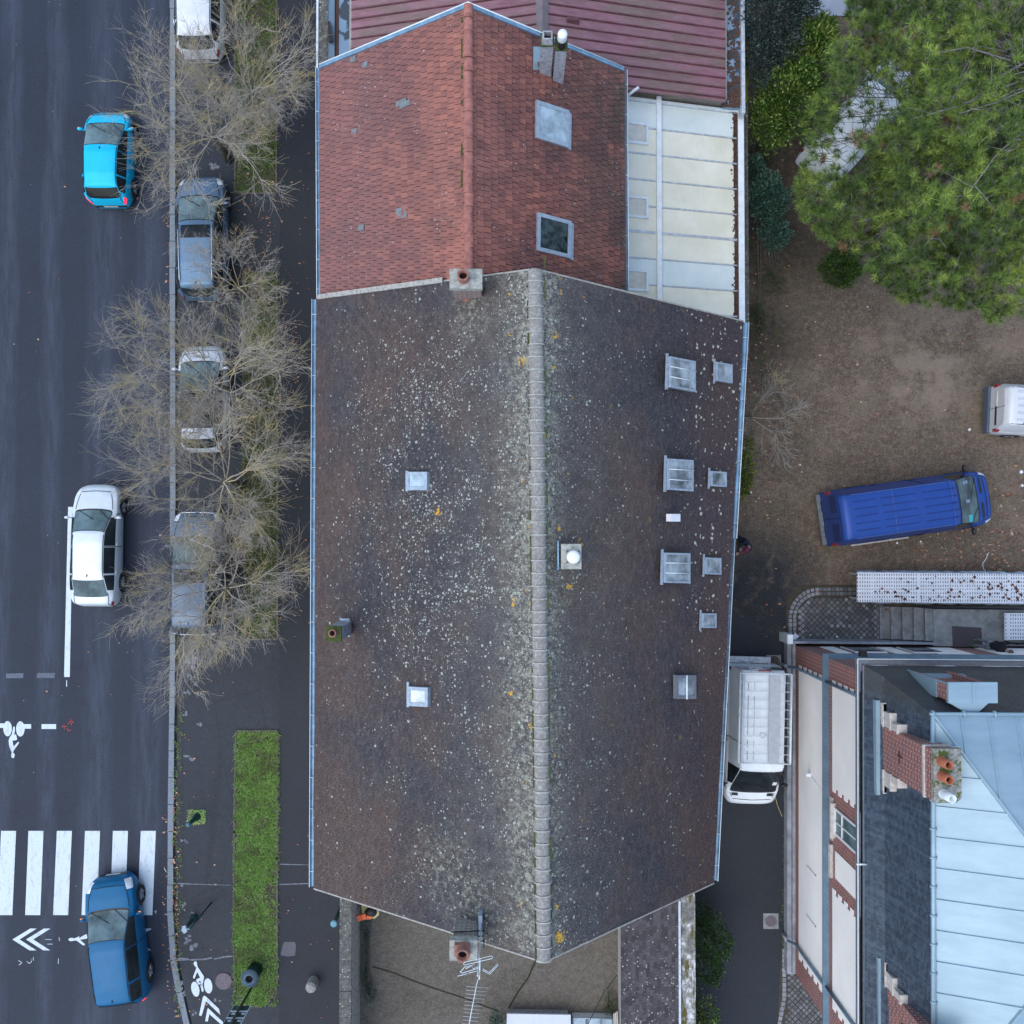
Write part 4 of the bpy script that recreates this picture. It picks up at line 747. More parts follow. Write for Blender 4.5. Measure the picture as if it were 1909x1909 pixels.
for i in range(700): y = r.uniform(vy0, vy1); x = vx1 + .03 - abs(r.gauss(0, .08)); s_ = r.uniform(.012, .035); mb.box(x - s_, x + s_, y - s_, y + s_, vz(x) - .0, vz(x) + .02)
mb.build('leaf_debris', M['leafmulch'], ve)['kind'] = 'stuff'
for k, yc in enumerate((247, 385, 522)):
    xx0, xx1 = vx0 + .02, P(1209, yc, 3.7).x; ya, yb = P(1180, yc - 20, 3.8).y, P(1180, yc + 20, 3.8).y; mb = MB(); f = .075
    for (x0, x1, y0, y1) in ((xx0, xx1, yb, yb + f), (xx0, xx1, ya - f, ya), (xx0, xx0 + f, yb + f, ya - f), (xx1 - f, xx1, yb + f, ya - f)): mb.slab([(x0, y0, vz(x0) + .11), (x1, y0, vz(x1) + .11), (x1, y1, vz(x1) + .11), (x0, y1, vz(x0) + .11)], (0, 0, -.11))
    fr = mb.build('roof_hatch', M['white_metal'], ve); mb = MB(); mb.slab([(xx0 + f, yb + f, vz(xx0) + .06), (xx1 - f, yb + f, vz(xx1) + .06), (xx1 - f, ya - f, vz(xx1) + .06), (xx0 + f, ya - f, vz(xx0) + .06)], (0, 0, -.04)); mb.build('pane', simple('grey_cream_pane', (.60, .59, .51), .4, var=.12), fr)
mb = MB(); mb.tube([P(1168, 180, 4.3), P(1190, 163, 4.7)], .05, 8); mb.build('overflow_pipe', M['white'], ve)
for yy in (vy0 + .4, (vy0 + vy1) / 2, vy1 - .2): mb = MB(); mb.box(vx1 - .05, vx1 + .05, yy - .05, yy + .05, 0, vh1 - .1); mb.build('post', M['white_metal'], ve)
# boundary wall
x0 = vx1 + .30; x1 = x0 + .22
mb = MB(); mb.box(x0, x1, mNE.y - .2, 27, 0, 2.25)
tag(mb.build('garden_wall', M['wallstone'], base=(x0, 12, 0)), 'mossy stone garden wall between veranda and pine yard', 'wall')
mb = MB(); mb.box(x0 - .02, x0 + .28, 17.4, 19.6, 2.25, 2.5); tag(mb.build('flower_trough', simple('dark_green_plastic', (.015, .07, .06), .5), base=(x0, 18.5, 2.25)), 'dark green trough standing on top of the mossy garden wall', 'trough')
mb = MB(); rr = random.Random(2)
for i in range(60): y = rr.uniform(15.2, 17.3); s_ = rr.uniform(.04, .1); mb.ball((rr.uniform(x0 + .06, x0 + .2), y, 2.25), s_, n=5, sc=(1, 1.3, .5))
o = mb.build('wall_moss', simple('yellow_green_moss', (.14, .16, .02), .95, var=.3, scale=20, bump=.7)); o['kind'] = 'stuff'; o['label'] = 'yellow green moss cushions along the garden wall top'; o['category'] = 'moss'
# ----------------------------------------------------------------- south courtyard
xw0, xw1 = P(633, 1800, 2.0).x, P(655, 1800, 2.0).x; ys = -26
cw = thing('courtyard_wall', 'lichened stone wall separating courtyard from the pavement', 'wall', (xw0, -16, 0))
mb = MB(); mb.box(xw0 + .03, xw1 - .01, ys, mSW.y + .4, 0, 1.93); mb.build('masonry', simple('crumbling_render', (.30, .28, .25), .95, var=.7, scale=9, bump=.8), cw)
mb = MB(); y = mSW.y + .4; r = random.Random(8)
while y > ys: l = r.uniform(.4, .7); mb.box(xw0, xw1, y - l + .01, y, 1.93, 2.0 + r.uniform(0, .02)); y -= l
mb.build('coping', M['wallstone'], cw)
lt = thing('lean_to_shed', 'lean-to shed with a lichen-spotted tile roof along the courtyard', 'shed', (4.7, -17, 0))
lx0, lx1 = P(1158, 1800, 2.35).x, P(1266, 1800, 2.9).x; lyn = P(1200, 1700, 2.6).y + .5
E0, E1, R0, R1 = Vector((lx0, lyn - .6, 2.35)), Vector((lx0, ys, 2.35)), Vector((lx1, lyn, 2.9)), Vector((lx1, ys, 2.9))
mb = MB(); mb.slab([E0 + Vector((0, 0, -.04)), E1 + Vector((0, 0, -.04)), R1 + Vector((0, 0, -.04)), R0 + Vector((0, 0, -.04))], (0, 0, -.1), 1); tiles(mb, E0, E1, R0, R1, 16, .2, .012, seed=3, sag=.02); mb.build('roof', [M['lean'], M['deck']], lt)
mb = MB(); mb.box(lx0 + .15, lx1 - .02, ys + .2, lyn - .8, 0, 2.2); mb.build('wall', M['render_wall'], lt)
mb = MB(); mb.box(lx1 - .02, lx1 + .05, ys, lyn, 2.86, 2.96); mb.build('flashing', M['galv'], lt)
mb = MB(); mb.box(lx1 + .08, P(1296, 1800, 2.8).x, ys, mSE.y + .5, 0, 2.85)
tag(mb.build('party_wall', M['coping'], base=(lx1, -17, 0)), 'wall with white patched and mossy top beside the drive', 'wall')
sh = thing('garden_chest', 'large low chest with plain white lid at the courtyard bottom', 'chest', (1.1, -19, 0))
q = [P(x, y, .55) for x, y in ((945, 1890), (1064, 1892), (1066, 1990), (943, 1990))]; mb = MB(); mb.prism([(p.x, p.y) for p in q], .47, .55); mb.build('lid', simple('white_roof_sheet', (.60, .64, .68), .5, var=.05), sh)
mb = MB(); c = sum(q, Vector()) / 4; mb.prism([(c.x + (p.x - c.x) * .93, c.y + (p.y - c.y) * .9) for p in q], 0, .47); mb.build('body', M['render_grey'], sh)
gh = thing('cold_frame', 'low cold frame with pale glass panes beside the white chest', 'cold frame', (2.9, -19.2, 0))
q = [P(x, y, .4) for x, y in ((1068, 1898), (1142, 1899), (1142, 1990), (1068, 1990))]; mb = MB(); mb.prism([(p.x, p.y) for p in q], .34, .38); mb.build('glass_lid', M['glass_pale'], gh)
mb = MB()
for t in (0, .33, .37, .7, 1): a = q[0].lerp(q[1], t); b = q[3].lerp(q[2], t); mb.tube([a, b], .025, 4)
mb.tube([q[0], q[1]], .03, 4); mb.build('glazing_bars', M['frame_blue'], gh); mb = MB(); mb.prism([(p.x, p.y) for p in q], 0, .33); mb.build('body', M['white_metal'], gh)
mb = MB()
for k in range(3): a, b = P(1143 + 3 * k, 1890 - k * 2, .5), P(1147 + 3 * k, 1990, .5); mb.slab([a, a + Vector((.05, 0, 0)), b + Vector((.05, 0, 0)), b], (0, 0, -.02 - .01 * k))
tag(mb.build('stacked_boards', simple('pale_boards', (.5, .47, .42), .8), base=P(1143, 1930, .4)), 'narrow pale boards stacked between cold frame and shed', 'boards')
mb = MB(); a, b = P(1126, 1850, 4.5), P(1096, 1909, 3.2); mb.tube([P(1150, 1818, 5.3), a, b, P(1080, 1945, 2.6)], .012, 4); tag(mb.build('overhead_cable', M['black'], base=a), 'thin dark cable crossing the courtyard above the cold frame', 'cable')
# ================================================================= VILLA
K = Vector((P(1479, 1300, .3).x, P(1500, 1206, .9).y, 0)); th = R(.45); us = Vector((-math.sin(th), -math.cos(th), 0)); ue = Vector((math.cos(th), -math.sin(th), 0))
def V(a, b, z): return K + us * a + ue * b + Vector((0, 0, z))
LW, DE = 11.75, 8.6
villa = thing('brick_villa', 'villa with cream and red brick walls, slate sides and zinc roof', 'villa', V(5, 4, 0))
def vbox(mb, a0, a1, b0, b1, z0, z1, mi=0):
    q = [(a0, b0), (a0, b1), (a1, b1), (a1, b0)]; mb.hexa([V(a, b, z0) for a, b in q][::-1], [V(a, b, z1) for a, b in q][::-1], mi)
mb = MB(); vbox(mb, 0, LW, 0, DE, 0, 7.0); mb.f  # brick body
o = mb.build('brick_wall', [M['brick'], M['brick_x']], villa)
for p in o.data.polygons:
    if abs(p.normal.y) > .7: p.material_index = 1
mb = MB(); vbox(mb, -.12, LW + .1, -.24, 0, 0, .42); vbox(mb, -.20, -.12, -.2, 5.0, 0, .9); vbox(mb, -.12, LW, -.1, -.002, .42, .62); mb.build('plinth', M['plinth'], villa)
mb = MB(); vbox(mb, -.45, -.12, -.42, -.22, 0, 1.05); mb.build('corner_stone', M['white_metal'], villa)
mb = MB()                                                          # zinc string course with sloping top
for (a0, b0, a1, b1, s0, s1) in ((0, 0, LW, 0, 0, 0), (0, 0, 0, DE, 1, 1)):
    if not s0: mb.hexa([V(-.15, -.13, 3.95), V(LW + .12, -.13, 3.95), V(LW + .12, .01, 3.95), V(-.15, .01, 3.95)], [V(-.15, -.13, 4.02), V(LW + .12, -.13, 4.02), V(LW + .12, .0, 4.22), V(-.15, .0, 4.22)])
    else: mb.hexa([V(-.15, .012, 3.95), V(.01, .012, 3.95), V(.01, DE, 3.95), V(-.15, DE, 3.95)], [V(-.15, .012, 4.02), V(0, .012, 4.22), V(0, DE, 4.22), V(-.15, DE, 4.02)])
mb.build('string_course', M['zinc_dark'], villa)
def panel(z0, z1, a0, a1, t0=1, t1=1, tooth=.14, th_=.26):
    """cream field; its ends toothed where it meets the brick quoins"""
    pts = []; n = int((z1 - z0) / th_)
    def edge(a, s_, up_):
        e = []
        for k in range(n):
            za, zb = z0 + (z1 - z0) * k / n, z0 + (z1 - z0) * (k + 1) / n; d = s_ * tooth * (k % 2); e += [(a + d, za), (a + d, zb)]
        return e if up_ else e[::-1]
    L_ = edge(a0, 1, True) if t0 else [(a0, z0), (a0, z1)]; R_ = edge(a1, -1, False) if t1 else [(a1, z1), (a1, z0)]
    mb = MB(); q = L_ + R_; mb.hexa([V(a, -.004, z) for a, z in q], [V(a, -.03, z) for a, z in q]); o = mb.build('cream_panel', M['beige'], villa)
    return o
panel(1.08, 3.85, .62, LW - .75); yv = lambda Y: -(Y - K.y)
panel(4.62, 7.0, .62, 4.15); panel(4.62, 7.0, 7.2, LW - .75)
# west windows
def vwin(a0, a1, z0, z1, nv=2, name='window'):
    mb = MB(); f = .07
    for (p0, p1, q0, q1) in ((a0, a1, z0, z0 + f), (a0, a1, z1 - f, z1), (a0, a0 + f, z0 + f, z1 - f), (a1 - f, a1, z0 + f, z1 - f), ((a0 + a1) / 2 - .02, (a0 + a1) / 2 + .02, z0 + f, z1 - f), (a0 + f, a1 - f, lerp(z0, z1, .3), lerp(z0, z1, .3) + .04)): vbox(mb, p0, p1, -.05, -.01, q0, q1)
    fr = mb.build(name, M['white'], villa); mb = MB(); vbox(mb, a0 + .02, a1 - .02, -.015, -.004, z0 + .02, z1 - .02); mb.build('pane', M['glass_sky'], fr)
    mb = MB(); vbox(mb, a0 - .12, a1 + .12, -.16, -.002, z0 - .1, z0); mb.build('sill', M['stone_trim'], fr); mb = MB(); vbox(mb, a0 - .0, a1 + .0, -.08, -.05, z0 + .03, z0 + .75)
    return fr
w = vwin(4.6, 5.45, 4.85, 6.95); mb = MB(); vbox(mb, 4.35, 5.7, -.06, -.004, 4.45, 4.68); mb.build('apron', M['stone_trim'], w)
mb = MB(); vbox(mb, 5.95, 6.8, -.035, -.004, 4.9, 6.9); o = mb.build('blind_window', M['beige'], villa); mb = MB(); vbox(mb, 5.85, 6.9, -.1, -.004, 4.45, 4.62); mb.build('sill', M['stone_trim'], o)
# north face: cream bands, two low windows
for b0, b1 in ((.75, 1.25), (2.75, 3.3), (4.2, 5.4), (6.3, 8.2)):
    mb = MB(); vb = [(b0, 1.0), (b1, 1.0), (b1, 3.85), (b0, 3.85)]; mb.hexa([V(-.004, b, z) for b, z in vb], [V(-.03, b, z) for b, z in vb]); mb.build('cream_panel', M['beige'], villa); mb = MB(); vb = [(b0, 4.45), (b1, 4.45), (b1, 7), (b0, 7)]; mb.hexa([V(-.004, b, z) for b, z in vb], [V(-.03, b, z) for b, z in vb]); mb.build('cream_panel', M['beige'], villa)
for b0 in (1.45, 3.45):
    mb = MB(); vbox(mb, -.05, -.005, b0, b0 + 1.1, 1.1, 2.6); fr = mb.build('window', M['white'], villa); mb = MB(); vbox(mb, -.06, -.05, b0 + .08, b0 + 1.02, 1.18, 2.5); mb.build('pane', M['glass'], fr)
# downpipes
for a, z1, z0, bb in ((.74, 3.95, .0, -.27), (10.55, 3.95, .0, -.27), (.74, 7.05, 4.22, -.09), (10.5, 7.05, 4.22, -.09)):
    mb = MB(); zt = 1.3
    if z0 == 0:
        mb.tube([V(a, -.10, z1), V(a, -.10, .95), V(a, -.31, .65), V(a, -.31, 0)], .05, 8, 0); o = mb.build('downpipe', M['zinc_dark'], villa); mb = MB(); mb.tube([V(a, -.31, .66), V(a, -.31, 0)], .06, 8); mb.build('boot', M['galv'], o)
    else: mb.tube([V(a, bb, z1), V(a, bb, z0)], .05, 8); mb.build('downpipe', M['zinc_dark'], villa)
mb = MB(); p = P(1501, 1444, 2.4); vbox(mb, yv(p.y) - .05, yv(p.y) + .05, -.2, -.03, 2.35, 2.5); mb.tube([V(yv(p.y), -.04, 2.45), V(yv(p.y) + .25, -.04, 3.9)], .008, 4); mb.build('wall_lamp', M['white'], villa)
mb = MB()
for py in (1616, 1709): a = yv(P(1505, py, 2.2).y); mb.tube([V(a, -.045, 2.0), V(a, -.045, 3.0)], .007, 4); mb.tube([V(a, -.045, 3.0), V(a, -.045, 3.03)], .018, 5)
mb.build('wall_tie', M['black'], villa)
# gutter box and mansard
z_e, z_m, z_t = 7.12, 7.75, 9.95
def ring(pxs, z): return [P(x, y, z) for x, y in pxs]
eW0 = P(1611, 1241, z_e); mW0 = P(1649, 1262, z_m); tW0 = P(1737, 1330, z_t)
a_e, b_e = (eW0 - K).dot(us), (eW0 - K).dot(ue); a_m, b_m = (mW0 - K).dot(us), (mW0 - K).dot(ue); a_t, b_t = (tW0 - K).dot(us), (tW0 - K).dot(ue)
print('mansard', a_e, b_e, a_m, b_m, a_t, b_t)
mb = MB(); vbox(mb, a_e - .02, LW + .3, b_e - .17, b_e - .03, 6.95, 7.0); vbox(mb, a_e - .02, LW + .3, b_e - .2, b_e - .17, 6.95, 7.13); vbox(mb, a_e - .02, LW + .3, b_e - .03, b_e, 6.9, 7.12)
vbox(mb, a_e - .17, a_e - .02, b_e - .2, DE + .5, 6.95, 7.0); vbox(mb, a_e - .2, a_e - .17, b_e - .2, DE + .5, 6.95, 7.13)
o = mb.build('gutter', M['frame_grey'], villa); mb = MB(); r_ = .018; mb.tube([V(a_e - .2, DE + .5, 7.15), V(a_e - .2, b_e - .2, 7.15), V(LW + .3, b_e - .2, 7.15)], r_, 5); mb.build('rim', M['white_metal'], o)
mb = MB(); vbox(mb, -.01, LW + .02, -.05, 0, 6.85, 6.97); vbox(mb, -.05, -.01, -.05, DE, 6.85, 6.97); vbox(mb, a_e - .16, a_e + 0, b_e, DE, 6.80, 6.94); mb.build('cornice', M['stone_trim'], villa)
mb = MB(); r1 = MB()
lev = [(a_e, b_e, z_e), (a_m, b_m, z_m), (a_t, b_t, z_t)]
for (a0, b0, z0), (a1, b1, z1), nr in ((lev[0], lev[1], 7), (lev[1], lev[2], 26)):
    W0, W1, W2, W3 = V(a0, b0, z0), V(LW - a0 + .1, b0, z0), V(a1, b1, z1), V(LW - a1 + .1, b1, z1); deckgrid(mb, W0 + Vector((.03, 0, 0)), W1 + Vector((.03, 0, 0)), W2 + Vector((.03, 0, 0)), W3 + Vector((.03, 0, 0)), Vector((0, 0, 1)), .05, .12); tiles(mb, W0, W1, W2, W3, nr, .16, .008, seed=nr, sag=.012)
    N0, N1, N2, N3 = V(a0, b0, z0), V(a0, DE - b0 + .1, z0), V(a1, b1, z1), V(a1, DE - b1 + .1, z1); deckgrid(mb, N0 + Vector((0, -.03, 0)), N1 + Vector((0, -.03, 0)), N2 + Vector((0, -.03, 0)), N3 + Vector((0, -.03, 0)), Vector((0, 0, 1)), .05, .12); tiles(mb, N0, N1, N2, N3, nr, .2, .008, seed=nr + 1, sag=.012)
mb.build('slate_mansard', [M['slate'], M['deck']], villa)
apex = P(2037, 1723, 11.35); cs = [V(a_t, b_t, z_t), V(LW - a_t + .1, b_t, z_t), V(LW - a_t + .1, DE - b_t + .3, z_t), V(a_t, DE - b_t + .3, z_t)]
apx = [apex, apex]
mb = MB(); C_ = [c + Vector((0, 0, .03)) for c in cs]
mb.face([C_[0], C_[1], apex][::1]); mb.face([C_[1], C_[2], apex]); mb.face([C_[2], C_[3], apex]); mb.face([C_[3], C_[0], apex]); mb.hexa([c - Vector((0, 0, .2)) for c in C_], C_)
mb.build('zinc_roof', M['zinc'], villa)
mb = MB()
def seam(p, q, w=.03, h=.045):
    d = (q - p).normalized(); s_ = Vector((-d.y, d.x, 0)).normalized() * w; u = Vector((0, 0, h)); mb.hexa([p - s_, q - s_, q + s_, p + s_], [p - s_ * .6 + u, q - s_ * .6 + u, q + s_ * .6 + u, p + s_ * .6 + u])
for i in (0, 1, 2, 3): seam(C_[i], apex, .045, .06)
A, B = C_[0], C_[1]; n = 13
for k in range(1, n):
    t = k / n; p = A.lerp(B, t); dirv = None
    # run inwards, horizontal in plan along ue, until the hip
    foot = (apex - K).dot(us); fa = (A - K).dot(us); fb = (B - K).dot(us); a = lerp(fa, fb, t); s_ = (a - fa) / (foot - fa) if a < foot else (fb - a) / (fb - foot); bz = (apex - K).dot(ue); q = V(a, lerp(b_t, bz, s_), lerp(z_t + .03, apex.z, s_)); seam(p, q)
fa = (C_[0] - K).dot(ue); fb = (C_[3] - K).dot(ue); foot = (apex - K).dot(ue)
for k in range(1, 10):
    t = k / 10; b = lerp(fa, fb, t); s_ = (b - fa) / (foot - fa) if b < foot else (fb - b) / (fb - foot); q = V(lerp(a_t, (apex - K).dot(us), s_), b, lerp(z_t + .03, apex.z, s_)); seam(C_[0].lerp(C_[3], t), q)
mb.build('standing_seams', M['zinc'], villa)
mb = MB(); mb.tube([C_[3] + Vector((0, 0, .03)), C_[0] + Vector((0, 0, .03)), C_[1] + Vector((0, 0, .03))], .075, 8)
for k in range(14): p = C_[0].lerp(C_[1], k / 14); mb.tube([p + us * -.03 + Vector((0, 0, .03)), p + us * .03 + Vector((0, 0, .03))], .095, 8)
for k in range(9): p = C_[0].lerp(C_[3], k / 9); mb.tube([p + ue * -.03 + Vector((0, 0, .03)), p + ue * .03 + Vector((0, 0, .03))], .095, 8)
mb.build('roll_edge', M['zinc'], villa)
mb = MB(); p = P(1890, 1702, 10.4); mb.lathe(p - Vector((0, 0, .1)), [(.16, 0), (.12, .1), (.001, .16)], 8, closed=False); mb.build('roof_cap_vent', M['zinc'], villa)
# brick dormer hood on the north slope
do = thing('zinc_topped_dormer', 'small brick dormer under a pale zinc hood on slate slope', 'dormer', P(1790, 1290, 7.9))
x0, x1 = P(1768, 1290, 10.0).x, P(1860, 1290, 10.0).x; yf = P(1800, 1272, 10.0).y; yb_ = P(1800, 1311, 10.0).y
mb = MB(); mb.box(x0 + .05, x0 + .25, yf - .5, yf - .08, 7.4, 9.9); mb.box(x1 - .25, x1 - .05, yf - .5, yf - .08, 7.4, 9.9); mb.box(x0 + .25, x1 - .25, yf - .4, yf - .2, 7.4, 9.9); mb.build('cheeks', M['brick'], do); mb = MB(); mb.box(x0 + .025, x0 + .047, yf - .52, yf - .07, 7.4, 9.25); mb.box(x0 + .0, x0 + .047, yf - .07, yf - .03, 7.4, 9.9); mb.build('side_cladding', M['zinc'], do)
mb = MB(); mb.box(x0 - .0, x1, yb_, yf, 9.92, 10.0); mb.box((x0 + x1) / 2 - .03, (x0 + x1) / 2 + .03, yb_, yf, 10.0, 10.04); mb.hexa([(x0 + .05, yb_ - .0, 9.75), (x1 - .2, yb_, 9.75), ((x0 + x1) / 2 + .1, yb_ - .35, 9.75), ((x0 + x1) / 2 - .0, yb_ - .35, 9.75)], [(x0 + .05, yb_, 9.93), (x1 - .2, yb_, 9.93), ((x0 + x1) / 2 + .1, yb_ - .35, 9.88), ((x0 + x1) / 2, yb_ - .35, 9.88)]); mb.build('hood', M['zinc'], do)
q = [P(x, y, 7.95) for x, y in ((1719, 1257), (1800, 1258), (1809, 1268), (1737, 1272))]; mb = MB(); mb.slab(q, (0, 0, -.25)); q = [P(1732, 1262, 7.98), P(1742, 1262, 7.98), P(1768, 1311, 9.7), P(1762, 1300, 9.4)]; mb.slab(q, (.0, 0, -.1)); mb.build('apron', M['zinc'], do)
mb = MB(); p = P(1611, 1221, 7.1); mb.hexa([(p.x - .1, p.y - .06, 6.9), (p.x + .1, p.y - .06, 6.9), (p.x + .1, p.y + .08, 6.9), (p.x - .1, p.y + .08, 6.9)], [(p.x - .1, p.y - .06, 7.12), (p.x + .1, p.y - .06, 7.12), (p.x + .1, p.y + .1, 7.05), (p.x - .1, p.y + .1, 7.05)]); mb.build('floodlight', M['black'], villa)
# tall brick chimneys
def tall_chimney(dy, label):
    X0, X1 = P(1740, 1450, 10.95).x, P(1787, 1450, 10.95).x; Y0, Y1 = P(1740, 1399, 10.95).y + dy, P(1740, 1494, 10.95).y + dy
    t = thing('brick_chimney', label, 'chimney', ((X0 + X1) / 2, (Y0 + Y1) / 2, 7.3), 'tall brick chimneys of the villa'); mb = MB(); mb.box(X0, X1 - .02, Y1, Y0, 7.3, 10.4); mb.box(X0 + .001 - .0, X1, Y1, Y0, 10.48, 10.85); o = mb.build('stack', [M['brick'], M['brick_x']], t)
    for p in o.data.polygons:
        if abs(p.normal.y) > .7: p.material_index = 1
    mb = MB(); mb.box(X0 - .04, X1 + .02, Y1 - .03, Y0 + .03, 10.4, 10.48); mb.build('stone_band', M['stone_trim'], t)
    mb = MB(); c = .1; q = [(X0 - .01, Y1 - .03), (X1 - c, Y1 - .03), (X1 + .05, Y1 + c), (X1 + .05, Y0 + .05), (X0 - .01, Y0 + .05)]; mb.prism(q, 10.85, 11.0); mb.build('cap', M['slab_moss'], t)
    for s_, Y in ((1, Y0), (-1, Y1)):
        mb = MB()
        for k, (w_, zt, xo) in enumerate(((.62, 7.85, .05), (.42, 8.35, .06), (.2, 8.85, .07))):
            y0, y1 = sorted((Y, Y + s_ * w_)); mb.box(X0 - .03, X0 + .36 + k * .12, y0, y1, 7.2 if k == 0 else (7.85, 8.35)[k - 1], zt); mb.box(X0 - .06, X0 + .40 + k * .12, y0 - .03, y1 + .03, zt - .06, zt + .003 * k)
        mb.build('stepped_shoulder', M['stone_trim'], t)
    mb = MB(); mb.box(X0 - .16, X0 - .03, Y1 - .75, Y0 + .68, 7.25, 7.62); mb.build('flashing', M['zinc'], t)
    for px, py, mt, r_, tp in ((1770, 1427, 'terracotta', .115, 11.45), (1771, 1455, 'terracotta', .115, 11.45), (1776, 1490, 'white_metal', .11, 11.5)):
        p = P(px, py, tp); mb = MB(); h = tp - 11.0; mb.lathe((p.x, p.y + dy, 11.0), [(r_ * 1.15, 0), (r_ * 1.05, h * .5), (r_ * .95, h), (r_ * .75, h), (r_ * .72, h * .5), (.001, h * .5)], 20, closed=False); o = mb.build('chimney_pot', M[mt], t); mb = MB(); mb.lathe((p.x, p.y + dy, 11.0 + h * .52), [(r_ * .74, 0), (r_ * .74, .01)], 16); mb.build('flue', M['black'] if mt == 'terracotta' else M['galv'], o)
    mb = MB(); zc = 8.9; yc = (Y0 + Y1) / 2; mb.box(X0 - .03, X0 - .003, yc - .18, yc + .14, zc - .03, zc + .03); mb.box(X0 - .03, X0 - .003, yc - .0, yc + .03, zc - .15, zc + .2); mb.build('anchor_plate', simple('rusty_iron', (.10, .05, .03), .9), t)
tall_chimney(0, 'tall brick chimney with two clay pots, mossy top, north one'); tall_chimney(-7.35, 'tall brick chimney at the photo bottom edge of the villa')
mb = MB(); a = P(1605, 1612, 7.2); mb.tube([V(yv(a.y), b_e - .25, 7.17), V(yv(a.y), b_e + .06, 7.17)], .03, 6); mb.build('gutter_bracket', M['white_metal'], villa)
# ================================================================= STEPS, LANDING, GRATED WALKWAY
sy0, sy1 = K.y + .21, P(1690, 1132, .5).y
st_ = thing('stone_steps', 'five grey concrete steps up to the villa landing', 'steps', (P(1690, 1170, 0).x, (sy0 + sy1) / 2, 0)); xs_ = [P(x, 1170, .16 * (k + 1)).x for k, x in enumerate((1641, 1662, 1683, 1704, 1725, 1741))]
for k in range(5):
    mb = MB(); mb.box(xs_[k], xs_[k + 1] + .03, sy0, sy1, 0, .165 * (k + 1)); o = mb.build('step', M['conc_step'], st_); mb = MB(); mb.box(xs_[k] - .012, xs_[k] + .05, sy0, sy1, .165 * (k + 1) - .03, .165 * (k + 1) + .004); mb.build('nosing', M['concrete'], o)
LZ = .86; xe = 22
mb = MB(); mb.box(xs_[5] + .03, xe, K.y + .02, sy1, 0, LZ); struct(mb.build('landing', M['conc_step']))
q = [P(x, y, LZ) for x, y in ((1775, 1167), (1829, 1170), (1832, 1206), (1776, 1206))]; mb = MB(); mb.slab(q[::-1], (0, 0, .012)); tag(mb.build('doormat', simple('dark_mat', (.075, .065, .07), .95, var=.2, scale=20), base=(q[0].x, q[0].y, LZ)), 'dark rectangular mat lying on the villa landing', 'mat')
def grate_mat():
    g = NG('slotted_white_decking'); X, Y, Z = g.xyz(); fx = g.m('FRACT', g.m('MULTIPLY', X, 11.5)); fy = g.m('FRACT', g.m('MULTIPLY', Y, 7.6)); rowi = g.m('FLOOR', g.m('MULTIPLY', Y, 7.6))
    sx = g.m('LESS_THAN', g.m('ABSOLUTE', g.m('SUBTRACT', fx, .5)), .17); sy_ = g.m('LESS_THAN', g.m('ABSOLUTE', g.m('SUBTRACT', fy, .5)), .27)
    lx = g.m('LESS_THAN', g.m('FRACT', g.m('MULTIPLY', X, .62)), .955); ly = g.m('GREATER_THAN', g.m('FRACT', g.m('MULTIPLY', g.m('ADD', Y, .03), 1.52)), .13)
    f = g.m('MULTIPLY', g.m('MULTIPLY', sx, sy_), g.m('MULTIPLY', lx, ly)); base = g.ramp(g.noise(3, 5, .7), [(.3, (.60, .63, .66)), (.7, (.76, .79, .82))])
    return g.out(g.mix(f, base, (.09, .10, .12)), .5)
M['grate'] = grate_mat(); M['sheet_blue'] = simple('crumpled_pale_plastic', (.42, .50, .58), .35, var=.5, scale=6, bump=.9)
wk = thing('grated_walkway', 'long raised walkway of slotted white panels strewn with leaves', 'walkway', P(1750, 1098, 0)); WH = 1.3
q = [P(x, y, WH) for x, y in ((1598, 1067), (2060, 1072), (2060, 1127), (1598, 1122))]; mb = MB(); mb.slab(q[::-1], (0, 0, -.06)); mb.f; mb.build('deck', M['grate'], wk)
for s_, yy, dyy in ((0, q[0], .07), (1, q[3], -.07)):
    mb = MB(); L = q[1].x - q[0].x; r = random.Random(s_ + 3); ws = [r.uniform(.6, 1.4) for _ in range(61)]
    mb.grid(lambda u, v: Vector((q[0].x + .05 + L * u, lerp(yy.y, (q[1] if s_ == 0 else q[2]).y, u) + dyy * v * ws[int(u * 60)], WH - .03 - .3 * v ** 2 + .03 * math.sin(u * 90))), 60, 4, sm=False); mb.build('plastic_skirt', M['sheet_blue'], wk)
mb = MB()
for k in range(9):
    x = lerp(q[0].x + .2, q[1].x - .3, k / 8)
    for y in (q[0].y - .08, q[3].y + .08): mb.box(x - .03, x + .03, y - .03, y + .03, 0, WH - .06)
mb.build('legs', M['galv'], wk); mb = MB(); yy = P(1800, 1133, 1.2).y; mb.tube([P(1712, 1131, 1.25), P(1740, 1134, 1.25), P(2060, 1137, 1.25)], .03, 6); mb.build('handrail', M['black'], wk)
mb = MB(); r = random.Random(31)
for i in range(150):
    x = q[0].x + (q[1].x - q[0].x) * min(.99, abs(r.betavariate(1.8, 1.4))); y = lerp(q[3].y + .05, q[0].y - .05, r.betavariate(1.2, 1.7)); s_ = r.uniform(.025, .075); a = r.uniform(0, 6.28)
    mb.face([(x + math.cos(a + t) * s_ * r.uniform(.5, 1), y + math.sin(a + t) * s_ * r.uniform(.5, 1), WH + .012 + r.uniform(0, .02)) for t in (0, 1.05, 2.1, 3.14, 4.2, 5.2)])
g = NG('dark_red_leaf'); M['leaf_dark'] = g.out(g.ramp(g.rnd, [(0, (.05, .022, .02)), (1, (.17, .065, .05))]), .8)
o = mb.build('fallen_leaves', M['leaf_dark']); tag(o, 'dark red leaves lying on the white slotted walkway', 'fallen leaves', kind='stuff')
